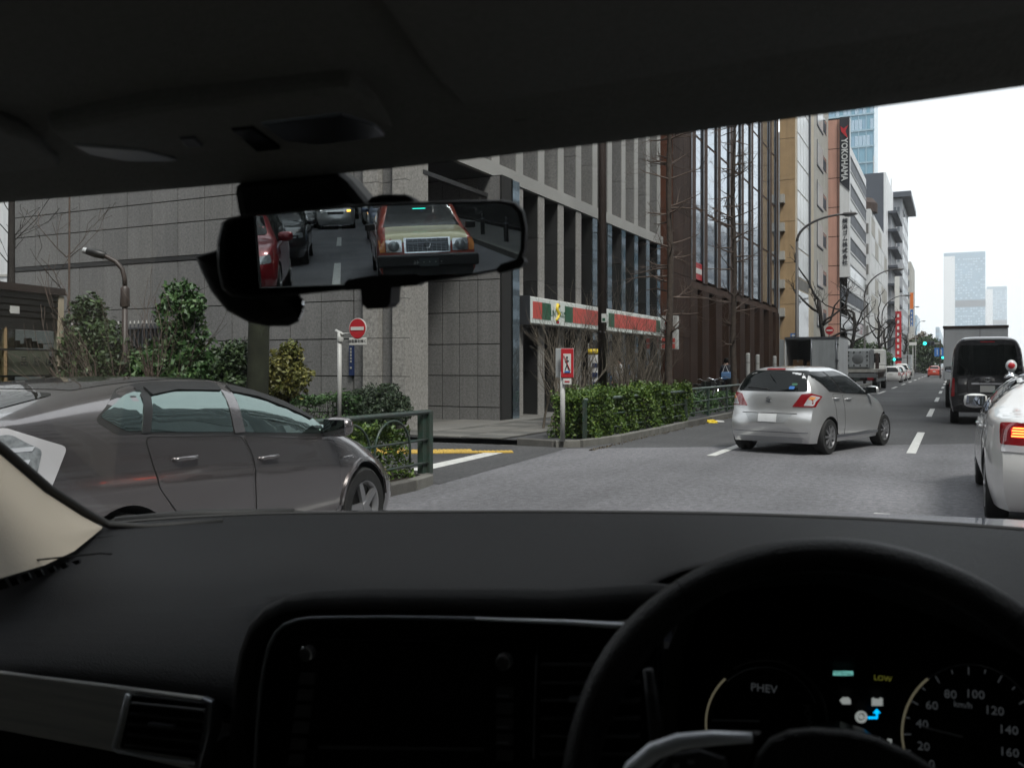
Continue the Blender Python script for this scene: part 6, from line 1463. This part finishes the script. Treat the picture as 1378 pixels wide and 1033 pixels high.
# centre fascia
LYF = .70
fas = slabp('centre_fascia', [(345, 1250), (347, 960), (358, 880), (372, 850), (400, 834), (450, 831), (760, 836), (885, 844), (885, 1250)], LYF, .03, 'piano', own, .003)
MB().tube(P2([(341, 1250), (343, 1033), (346, 975), (350, 930), (355, 895), (362, 868), (371, 851), (383, 840), (399, 834), (420, 831), (520, 830), (640, 832), (760, 837), (855, 843), (884, 845)], LYF-.004), [.0016]*11+[.0018, .0022, .0026, .0026], 8).build('chrome_frame', 'satin_dark', fas, True)
MB().tube(P2([(640, 832), (760, 836.5), (855, 842.5), (884, 844.5)], LYF-.0065), [.0010, .0020, .0028, .0028], 8).build('bright_trim', 'satin_bright', fas, True)
MB().tube(P2([(322, 1250), (324, 1080), (327, 980), (332, 920), (340, 878), (352, 849), (370, 830), (394, 819), (430, 815), (500, 814), (600, 815), (760, 817), (880, 806), (960, 800)], LYF+.012), [.012, .012, .012, .012, .0125, .013, .0135, .014, .0145, .015, .015, .015, .013, .004], 10).build('fascia_hood', 'dash_low', dashb, True)
nav = slabp('navigation_unit', [(392, 858), (705, 862), (700, 1033), (696, 1180), (380, 1180), (384, 1020)], LYF-.006, .006, 'piano', fas, .0015)
slabp('display_screen', [(440, 868), (655, 872), (650, 1003), (428, 1000)], LYF-.0075, .002, 'piano', nav)
for px, py in ((416, 877), (680, 888)):
    c = LY(px, py, LYF-.008); kn = MB().lathe([(.0062, .004), (.0062, -.006), (.005, -.008), (0, -.008)], c, 'y', 20).build('knob', 'piano_dim', nav, 40)
    MB().tube([c+Vector((.0065*math.cos(a), -.007, .0065*math.sin(a))) for a in [R(q) for q in range(-30, 125, 12)]], .0006, 6).build('knob_ring', 'chrome', kn)
for i in range(6): slabp('key', [(404-3*i, 905+22*i), (424-3*i, 906+22*i), (422-3*i, 921+22*i), (401-3*i, 920+22*i)], LYF-.0085, .003, 'piano_dim', nav, .0006)
for i in range(5): k_ = slabp('key', [(668, 924+21*i), (690, 925+21*i), (689, 940+21*i), (667, 939+21*i)], LYF-.0085, .003, 'piano_dim', nav, .0006)
for i, y in enumerate((935, 977, 998)): slabp('key_line', [(668, y), (684, y+.5), (684, y+1.7), (668, y+1.2)], LYF-.0092, .001, 'satin_dark', nav)
slabp('media_slot', [(428, 1003), (650, 1006), (650, 1010), (428, 1007)], LYF-.0085, .002, 'piano_dim', nav)
for x in (465, 520, 570): slabp('key_label', [(x, 1012), (x+24, 1012.5), (x+24, 1015), (x, 1014.5)], LYF-.0085, .001, 'satin_dark', nav) if False else None
vc = slabp('centre_vent', [(722, 868), (862, 872), (862, 1180), (716, 1180)], LYF-.004, .004, 'piano', fas, .002)
MB().tube(P2([(722, 880), (719, 960), (718, 1020)], LYF-.006), .0007, 6).build('vent_frame', 'satin_dark', vc)
for k in range(8): slabp('vent_slat', [(727, 893+24*k), (860, 893+24*k), (860, 897+24*k), (727, 896+24*k)], LYF-.010, .006, 'piano_dim', vc, .0005)
slabp('vent_tab', [(765, 938), (792, 939), (792, 945), (765, 944)], LYF-.014, .006, 'satin_dark', vc)
# instrument binnacle
hp = [(885, 1200), (889, 960), (900, 870), (925, 806), (985, 765), (1060, 748), (1140, 742), (1230, 752), (1310, 785), (1380, 825), (1440, 880), (1490, 1200)]
H1 = P2(hp, .71); H2 = [LY(px+(1150-px)*.10, py+(900-py)*.02, .93) for px, py in hp]
H0 = [LY(px, py-2, .725) for px, py in hp]
MB().grid([[LY(px, py+2, .86) for px, py in hp], [LY(px, py-2, .76) for px, py in hp], H0, H1, H2]).build('instrument_hood', 'dash_low', dashb, 60)
clu = slabp('instrument_cluster', [(905, 800), (985, 772), (1060, 757), (1230, 760), (1310, 792), (1380, 832), (1440, 885), (1440, 1250), (900, 1250)], .90, .02, 'piano', own)
def ring(cx, cy, r, a0, a1, w, m, ly, parent, name='dial_ring', n=50):
    MB().tube([LY(cx+r*math.cos(R(a0+(a1-a0)*i/n)), cy-r*1.02*math.sin(R(a0+(a1-a0)*i/n)), ly) for i in range(n+1)], w, 6).build(name, m, parent, True)
g1 = ring(1028, 972, 78, 132, 196, .0010, 'dial_ring', .885, clu); ring(1028, 972, 74, 20, 132, .0006, 'satin_dark', .885, clu); ring(1028, 972, 84, -20, 120, .002, 'piano_dim', .885, clu)
ring(1304, 985, 90, 128, 205, .0010, 'dial_ring', .885, clu); ring(1304, 985, 90, -30, 128, .0006, 'satin_dark', .885, clu)
TR = (R(90), 0, 0)
def dtext(s_, px, py, size, m='dial_ink', par=clu, sp=1): text(s_, size, m, par, LY(px, py, .888), TR, .0003, spacing=sp)
dtext('PHEV', 1028, 926, .0105, 'dial_ink'); slabp('needle', [(958, 967), (1022, 968.5), (1022, 971), (958, 970)], .882, .001, 'satin_dark', clu)
o = text('POWER', .009, 'satin_dark', clu, LY(1089, 970, .888), (R(90), R(78), 0), .0003)
for s_, x, y in (('20', 1243, 1004), ('40', 1241, 974), ('60', 1254, 949), ('80', 1279, 934), ('100', 1312, 934), ('120', 1338, 956), ('140', 1357, 982), ('160', 1358, 1012), ('0', 1254, 1028)): dtext(s_, x, y, .0105)
dtext('km/h', 1296, 948, .0075)
for i in range(17):
    a = R(212-i*15.2); r0, r1 = (78, 88) if i % 2 == 0 else (82, 87)
    MB().tube([LY(1304+r0*math.cos(a), 985-r0*math.sin(a), .889), LY(1304+r1*math.cos(a), 985-r1*math.sin(a), .889)], .0006, 4).build('tick', 'dial_ink', clu)
slabp('needle', [(1243, 977), (1296, 990), (1296, 992.5), (1243, 979)], .882, .001, 'satin_dark', clu)
slabp('mode_lamp', [(1121, 902.5), (1148, 903), (1148, 908.5), (1121, 908)], .888, .001, 'led_teal', clu); text('NORMAL', .0042, 'ink', clu, LY(1134.5, 905.5, .8875), TR, .0002)
text('LOW', .0065, 'led_yellow', clu, LY(1188, 912.5, .888), TR, .0002)
slabp('engine_icon', [(1130, 942), (1134, 938), (1142, 938), (1145, 942), (1145, 947), (1134, 947)], .888, .001, 'led_white', clu)
slabp('battery_icon', [(1173, 940), (1175, 938), (1178, 940), (1183, 940), (1185, 938), (1188, 940), (1188, 949), (1173, 949)], .888, .001, 'led_white', clu)
ring(1159, 964, 6.5, 0, 360, .0012, 'led_white', .888, clu, 'wheel_icon', 20); ring(1159, 964, 2, 0, 360, .0012, 'led_white', .888, clu, 'wheel_icon', 10)
MB().tube(P2([(1168, 965), (1180, 965), (1180, 958)], .888), .0011, 5).build('flow_arrow', 'led_blue', clu); slabp('flow_arrow_head', [(1175, 959), (1180, 953.5), (1185, 959)], .888, .001, 'led_blue', clu)
for s_, x in (('P', 1128), ('R', 1152), ('B', 1168), (']', 1198)): dtext(s_, x, 1000 if s_ != ']' else 1003, .012 if s_ != ']' else .016, 'led_white')
dtext('!', 1184, 996, .010, 'dial_ink')
# steering wheel
tilt = R(25); wc = Vector((0, .60, 1.214)); ax1 = Vector((1, 0, 0)); ax2 = Vector((0, math.sin(tilt), math.cos(tilt))); wn_ = ax1.cross(ax2)
st = thing('steering_wheel', None, None); del_ = None; st.parent = own
for k_ in ('label', 'category'):
    if k_ in st: del st[k_]
def WP(a, r, o=0): return wc+ax1*(r*math.cos(a))+ax2*(r*math.sin(a))+wn_*o
RR = .170
def thickness(a):
    dd = abs(((math.degrees(a)-150+180) % 360)-180); d2 = abs(((math.degrees(a)-30+180) % 360)-180)
    return .0120+.0025*math.exp(-(min(dd, d2)/16)**2)
MB().tube([WP(2*math.pi*i/96, RR) for i in range(96)], [thickness(2*math.pi*i/96) for i in range(96)], 18, close=True).build('rim', 'leather', st, True)
for deg in (128, 52): MB().tube([WP(R(deg), RR)+(WP(R(deg), 1)-wc)*0+(ax1*math.cos(R(deg))+ax2*math.sin(R(deg)))*.0124*math.cos(b)+wn_*.0124*math.sin(b) for b in [2*math.pi*i/24 for i in range(24)]], .0007, 5, close=True).build('rim_seam', 'piano', st, True)
LH = .555
hb = [(1005, 1060), (1018, 1018), (1035, 997), (1060, 986), (1095, 983), (1140, 986), (1180, 996), (1225, 1016), (1270, 1045), (1290, 1090), (1270, 1250), (1010, 1250)]
o = slabp('airbag_cover', hb, LH-.01, .010, 'leather', st, .004)
sp = [(820, 1075), (838, 1036), (868, 1006), (905, 991), (950, 986), (1026, 987), (1012, 1004), (1000, 1040), (1000, 1250), (860, 1250)]
slabp('spoke', sp, LH, .008, 'leather', st, .003)
F1 = P2([(836, 1062), (852, 1034), (880, 1010), (915, 997), (960, 992.5), (1012, 992)], LH-.007)
MB().tube(F1, [.005, .0055, .0055, .005, .0045, .003], 8).build('spoke_trim', 'satin_bright', st, True)
slabp('switch_pod', [(878, 1040), (900, 1016), (940, 1010), (975, 1020), (985, 1060), (930, 1250), (880, 1100)], LH-.006, .01, 'piano_dim', st, .002)
for x, y in ((905, 1027), (925, 1022)): slabp('switch_mark', [(x, y), (x+9, y), (x+9, y+6), (x, y+6)], LH-.0075, .001, 'satin_dark', st)
MB().tube([wc+wn_*0, wc-wn_*.02+Vector((0, .20, -.06))], .05, 16).build('column', 'piano', st, True)
MB().tube([LY(872, 900, .66), LY(880, 960, .66), LY(884, 1010, .66)], [.004, .005, .005], 8).build('shift_paddle', 'piano_dim', st, True)
# defroster and tweeter grille by the left pillar
for k in range(7):
    x = -6+17*k; y = 780-4.4*k
    slabp('speaker_slot', [(x, y+2), (x+9, y-1), (x+16-k*.8, y+11-1.3*k), (x+6, y+14-1.3*k)], .868+.010*k-.045, .003, 'piano', dashb)
MB().tube(P2([(-40, 780), (0, 764), (30, 755), (80, 750), (135, 744), (150, 745)], .875), .0012, 6).build('pad_edge', 'dash_low', dashb)
# windscreen with header, frit and left pillar
HEAD = [(-300, 300), (0, 271), (265, 249), (530, 223), (700, 203), (900, 178), (1140, 146), (1378, 113), (1700, 66)]
fh = crv(HEAD); hc = [-300+i*25 for i in range(81)]
HD = [LZ(x, fh(x), 1.66) for x in hc]
BD = [LY(x, fb_(x)+2, fl_(x)+.012) for x in [-260+i*24.5 for i in range(81)]]
rows = []
for t in [i/12 for i in range(13)]:
    rows.append([(h+Vector((0, .012, .012)))*(1-t)+b*t+Vector((0, .02, .03))*math.sin(math.pi*t) for h, b in zip(HD, BD)])
ws_ = MB().grid(rows).build('windscreen', 'windshield', own, True)
MB().grid([[h*(1-t)+b*t+Vector((0, .005, .006)) for h, b in zip(HD, BD)] for t in (-.02, .012)]).build('frit_band', 'frit', ws_)
fd = MB()
for q in range(0):
    i = q/6; a = int(i); f_ = i-a; h = HD[a]*(1-f_)+HD[a+1]*f_; b = BD[a]*(1-f_)+BD[a+1]*f_; c = h*.984+b*.016+Vector((0, .004, .004))
    fd.add([c+Vector((.0016*math.cos(R(60*s_)), .0008*math.sin(R(60*s_)), -.0007*math.sin(R(60*s_)))) for s_ in range(6)], [tuple(range(6))])
rows = [HD, [p+Vector((0, -.006, -.003)) for p in HD], [p+Vector((0, -.02, .001)) for p in HD], [p+Vector((0, -.06, .014)) for p in HD], [p+Vector((0, -.14, .026)) for p in HD], [p+Vector((0, -.35, .034)) for p in HD], [Vector((p.x*1.1, -.6, 1.70)) for p in HD], [Vector((p.x*1.15, -2.75, 1.66)) for p in HD]]
hl = MB().grid(rows).build('headliner', 'headliner', own, True)
MB().box(-1.40, .62, -2.8, .60, 1.715, 1.75).build('roof_panel', 'hood_paint', own)
MB().grid([[p+Vector((0, .02, .012)) for p in HD], [p+Vector((0, -.02, .06)) for p in HD], [p+Vector((0, -.25, .085)) for p in HD]]).build('roof_front', 'hood_paint', own)
def hpoly(name, pts, z, d, m, parent=hl, bev=.004, **k):
    o = MB().slab([LZ(px, py, z) for px, py in pts], (0, 0, d)).build(name, m, parent, **k)
    if bev: bevel(o, bev, 3)
    return o
oc = hpoly('overhead_console', [(62, 178), (200, 152), (470, 123), (505, 145), (548, 186), (500, 196), (250, 222), (130, 222), (95, 205)], 1.672, .03, 'headliner', bev=.008)
hpoly('map_lamp', [(98, 196), (190, 203), (250, 218), (170, 218), (120, 209)], 1.670, .008, 'lamp_lens', oc, .002)
hpoly('map_lamp', [(350, 168), (460, 155), (505, 170), (522, 186), (430, 196), (380, 190)], 1.670, .008, 'satin_dark', oc, .002)
hpoly('microphone_slot', [(310, 176), (340, 173), (385, 205), (350, 210)], 1.670, .006, 'piano', oc, .002)
hpoly('switch_button', [(240, 188), (262, 186), (274, 198), (252, 201)], 1.670, .006, 'piano_dim', oc, .002)
hpoly('sun_visor', [(-300, 150), (-20, 168), (40, 190), (78, 216), (88, 232), (60, 244), (-20, 250), (-300, 262)], 1.672, .016, 'headliner', bev=.006)
hpoly('sun_visor', [(470, -60), (520, 20), (575, 100), (622, 152), (660, 168), (760, 160), (1000, 130), (1378, 84), (1800, 10), (1800, -200), (500, -200)], 1.676, .016, 'headliner', bev=.007)
c = LZ(715, 158, 1.674); cl = MB().lathe([(.0, .0), (.012, .0), (.016, -.004), (.018, .0), (.018, .02)], c, 'z', 24); cl.v = [(c.x+(v[0]-c.x)*1.6, v[1], v[2]) for v in cl.v]
vcp = cl.build('visor_clip', 'headliner', hl, 40); mb = MB().lathe([(0, -.003), (.013, -.003), (.013, .0)], c, 'z', 20); mb.v = [(c.x+(v[0]-c.x)*1.5, v[1], v[2]-.002) for v in mb.v]; mb.build('clip_hollow', 'piano', vcp)
# left A pillar
A1 = [LY(-260, 410, .66), LY(-120, 520, .79), LY(0, 611, .915), LY(60, 662, .99), LY(110, 694, 1.05), LY(140, 710, 1.085)]
A2 = [LY(-300, 860, .55), LY(-160, 800, .66), LY(0, 778, .79), LY(60, 760, .885), LY(100, 741, .965), LY(137, 711, 1.07)]
rows = []
for t in [i/8 for i in range(9)]: rows.append([a*(1-t)+b*t+(Vector((.5, -.75, .45)).normalized()*(.035*math.sin(math.pi*min(1, t*1.05))*(1-i/6))) for i, (a, b) in enumerate(zip(A1, A2))])
MB().grid(rows).build('pillar_trim', 'beige', own, True)
MB().tube([a+Vector((.0, .010, .003)) for a in A1]+[LY(200, 709, 1.12), LY(300, 702, 1.18)], .006, 8).build('windscreen_seal', 'rubber', own, True)
MB().grid([[a+Vector((-.02, .03, 0)) for a in A1], [a+Vector((-.30, -.1, 0)) for a in A1]]).build('pillar_outer', 'hood_paint', own)
MB().tube([LY(x, fb_(x)-1.0, fl_(x)+.02) for x in [150+i*50 for i in range(26)]], .0035, 6).build('windscreen_base_seal', 'rubber', own)
MB().tube([LY(155, 701, 1.2), LY(260, 692, 1.27), LY(395, 690, 1.33)], [.007, .009, .008], 8).build('wiper', 'rubber', own, True)
MB().tube([LY(345, 690, 1.34), LY(375, 688.5, 1.34), LY(408, 690.5, 1.34)], [.004, .008, .004], 8).build('wiper_joint', 'rubber', own, True)
HV = crv([(-260, 745), (100, 705), (300, 691), (405, 687), (700, 684.5), (850, 686), (1000, 686), (1200, 691), (1378, 699), (1700, 730)])
rows = [[(x, fb_(x)+8, fl_(x)+.05) for x in cols], [(x, fb_(x)-.5+(.8 if x < 400 else 0), 1.55) for x in cols], [(x, HV(x)+1, 1.8) for x in cols], [(x, HV(x)+.2, 2.0) for x in cols]]
g_ = [[LY(*q) for q in r] for r in rows]; last = g_[-1]; g_.append([p+Vector((0, .1, -.03)) for p in last]); g_.append([p+Vector((0, .16, -.12)) for p in last]); g_.append([p+Vector((0, .18, -.5)) for p in last])
MB().grid(g_).build('bonnet', 'hood_paint', own, True)
# rear-view mirror
vdir = ray(461, 258).normalized(); nn = (Vector((0, -1, 0))-vdir).normalized(); MP = E+ray(505, 335)*.72
def onM(px, py, o=0): d = ray(px, py); P = MP+nn*o; t = (P-E).dot(nn)/d.dot(nn); return W2L(E+d*t)
nl_ = W2L(nn)
mo = [(298, 300), (306, 294), (330, 288), (420, 280), (500, 273.5), (600, 270), (675, 268.5), (695, 272), (706, 284), (710, 305), (709, 335), (703, 352), (690, 361), (640, 371), (560, 382), (480, 389), (400, 397), (335, 402), (312, 399), (298, 388), (292, 360), (292, 325)]
cxm = sum(p[0] for p in mo)/len(mo); cym = sum(p[1] for p in mo)/len(mo)
mr = thing('mirror_assembly', None, None); mr.parent = own; mr.name = 'rear_view_mirror'
def ringm(s_, o): return [onM(px+(cxm-px)*(1-s_)*(.55 if True else 1), py+(cym-py)*(1-s_), o) for px, py in mo]
rws = [ringm(.925, .0008), ringm(.94, .0035), ringm(.975, .004), ringm(1.0, -.002), ringm(1.0, -.018), ringm(.93, -.032), ringm(.6, -.038), ringm(.02, -.039)]
mb = MB(); mb.grid([r+[r[0]] for r in rws]); mb.build('housing', 'rubber', mr, 50)
gp = ringm(.93, .0004); MB().add(gp, [tuple(range(len(gp)))]).build('mirror_glass', 'mirror', mr)
MB().slab([onM(x, y, .006) for x, y in ((485, 383), (527, 380), (525, 408), (519, 415), (494, 416), (487, 410))], nl_*-.03).build('sensor_tab', 'rubber', mr)
MB().slab([onM(x, y, .005) for x, y in ((462, 383), (468, 376), (500, 371), (560, 369), (572, 376), (560, 384), (500, 389), (465, 391))], nl_*-.02).build('button_bar', 'rubber', mr)
MB().slab([onM(x, y, .004) for x, y in ((668, 362), (674, 355), (704, 346), (706, 352), (700, 360), (670, 368))], nl_*-.02).build('corner_pad', 'rubber', mr)
bevel(MB().slab([onM(x, y, -.01) for x, y in ((492, 275), (497, 265), (512, 261), (545, 261), (555, 266), (558, 275))], nl_*-.025).build('light_sensor', 'rubber', mr), .004)
bevel(MB().slab([onM(x, y, -.045) for x, y in ((318, 300), (309, 246), (330, 238), (448, 222), (468, 240), (502, 280), (480, 300))], nl_*-.05).build('mount_cover', 'rubber', mr), .012)
MB().tube([onM(500, 300, -.03), onM(440, 290, -.06), onM(400, 250, -.09)], [.012, .015, .02], 12).build('mount_arm', 'rubber', mr, True)
# convex child mirror bowl at the lower left
bo = [(263, 345), (293, 336), (320, 380), (400, 392), (409, 404), (408, 420), (402, 433), (388, 439), (360, 439), (335, 434), (305, 418), (284, 392), (272, 368)]
bc = (345, 395); ra = lambda s_, o: [onM(bc[0]+(x-bc[0])*s_, bc[1]+(y-bc[1])*s_, o) for x, y in bo]
mb = MB(); mb.grid([r+[r[0]] for r in (ra(.02, -.012), ra(.5, -.010), ra(.85, -.006), ra(.97, -.010), ra(1.0, -.018), ra(.9, -.045), ra(.5, -.06), ra(.02, -.062))]); mb.build('child_mirror', 'rubber', mr, True)
MB().slab([onM(x, y, -.003) for x, y in ((390, 406), (400, 398), (407, 405), (407, 418), (402, 430), (397, 420))], nl_*-.004).build('child_mirror_glass', 'mirror', mr)
# cabin shell around and behind the eye
BX = lambda name, m, *a: MB().box(*a).build(name, m, own)
BX('floor', 'cabin_grey', -1.3, .56, -2.7, 1.1, .30, .34); BX('firewall', 'rubber', -1.3, .56, 1.12, 1.15, .34, 1.15)
for x0, x1 in ((-1.30, -1.25), (.52, .57)):
    BX('door_panel', 'cabin_grey', x0, x1, -2.65, 1.0, .34, 1.16); BX('door_skin', 'hood_paint', *((x0-.03, x0-.002) if x0 < 0 else (x1+.002, x1+.03)), -2.65, 1.9, .3, 1.10); BX('roof_rail', 'headliner', x0, x1, -2.65, .45, 1.62, 1.70)
    for a, b in ((-.55, -.42), (-1.65, -1.5), (-2.65, -2.25)): BX('side_pillar', 'headliner', x0, x1, a, b, 1.161, 1.619)
    for a, b in ((-2.249, -1.651), (-1.499, -.551), (-.419, .6)): BX('side_window', 'privacy', (x0+x1)/2-.003, (x0+x1)/2+.003, a, b, 1.161, 1.619)
BX('tailgate', 'dash_low', -1.249, .519, -2.70, -2.64, .34, 1.235)
BX('tailgate_header', 'headliner', -1.249, .519, -2.70, -2.64, 1.615, 1.70)
BX('rear_pillar', 'dash_low', -1.249, -1.10, -2.70, -2.64, 1.236, 1.614); BX('rear_pillar', 'dash_low', .40, .519, -2.70, -2.64, 1.236, 1.614)
BX('rear_window', 'privacy', -1.099, .399, -2.675, -2.669, 1.236, 1.614)
for x in (-.74, 0.0):
    so = MB().box(x-.25, x+.25, -.75, -.60, .6, 1.12); s_ = bevel(so.build('seat', 'cabin_grey', own), .05); s_.data.name = 'seat'
    MB().box(x-.24, x+.24, -.62, -.08, .50, .66).build('cushion', 'cabin_grey', s_)
bevel(MB().box(-1.2, .48, -1.9, -1.72, .6, 1.14).build('rear_bench', 'cloth_dark', own), .05)

for y_ in (.95, -1.75):
    MB().lathe([(0, -1.34), (.33, -1.34), (.34, -1.30), (.34, -1.14), (0, -1.14)], (0, y_, .34), 'x', 28).build('wheel', 'tyre', own, 40); MB().lathe([(0, -1.36), (.2, -1.355), (.22, -1.342)], (0, y_, .34), 'x', 24).build('rim', 'rim', own, 40)
# ---- the cars that follow, seen in the mirror
taxi(.93, -14.2-2.35)
simple_car('red_car', 'red hatchback close behind in the left lane, half cut by the mirror frame', 4.2, 1.75, 1.52, 'paint_red', 'hatch', (-2.28, -11.7-2.1, 0), H90, N=60)
simple_car('following_saloon', 'black saloon behind the red hatchback, seen in the mirror', 4.6, 1.72, 1.47, 'paint_black', 'sedan', (-2.15, -19.6-2.3, 0), H90, N=40)
c = simple_car('following_van', 'silver people carrier with an orange indicator lit, far back in the mirror', 4.4, 1.72, 1.72, 'paint_silver', 'box', (-.80, -40-2.2, 0), H90, N=40)
c.shell('indicator', [(-.66, .76), (-.66, .84), (-.50, .84), (-.50, .76)], 'front', 'amber_lit', off=.02, r=.02)
simple_car('following_car', 'blue car behind the gold taxi, seen in the mirror', 4.2, 1.7, 1.6, 'paint_blue', 'hatch', (1.15, -27.5-2.1, 0), H90, N=36)
for i_, (x_, y_, pt_, k_) in enumerate(((-2.2, -60, 'paint_silver', 'box'), (-.4, -56, 'paint_black', 'sedan'), (1.3, -46, 'paint_silver', 'hatch'), (.9, -62, 'paint_white', 'box'))):
    simple_car('distant_following_car', ['boxy silver car far behind in the left lane of the mirror', 'black saloon far behind in the middle of the mirror', 'silver hatchback far behind the blue car in the mirror', 'white boxy car far behind the blue car in the mirror'][i_], 4.3, 1.7, 1.6, pt_, k_, (x_, y_, 0), H90, N=24, group='small distant cars in the mirror')
simple_car('following_car', 'white saloon behind the black one in the left lane of the mirror', 4.4, 1.7, 1.5, 'paint_white', 'sedan', (-2.5, -44, 0), H90, N=30)
# ================================================================ thin haze over the street
hz = MB().box(-1500, 1900, -200, 3900, -1.0, 480).build('haze', None); hz['kind'] = 'stuff'
m = bpy.data.materials.new('haze'); m.use_nodes = True; n, l = m.node_tree.nodes, m.node_tree.links; n.clear()
o = n.new('ShaderNodeOutputMaterial'); v = n.new('ShaderNodeVolumePrincipled'); v.inputs['Color'].default_value = (.97, .985, 1, 1); v.inputs['Density'].default_value = .00024
v.inputs['Anisotropy'].default_value = .2
l.new(v.outputs[0], o.inputs['Volume']); hz.data.materials.append(m)
hz['label'] = 'pale haze hanging over the whole street'
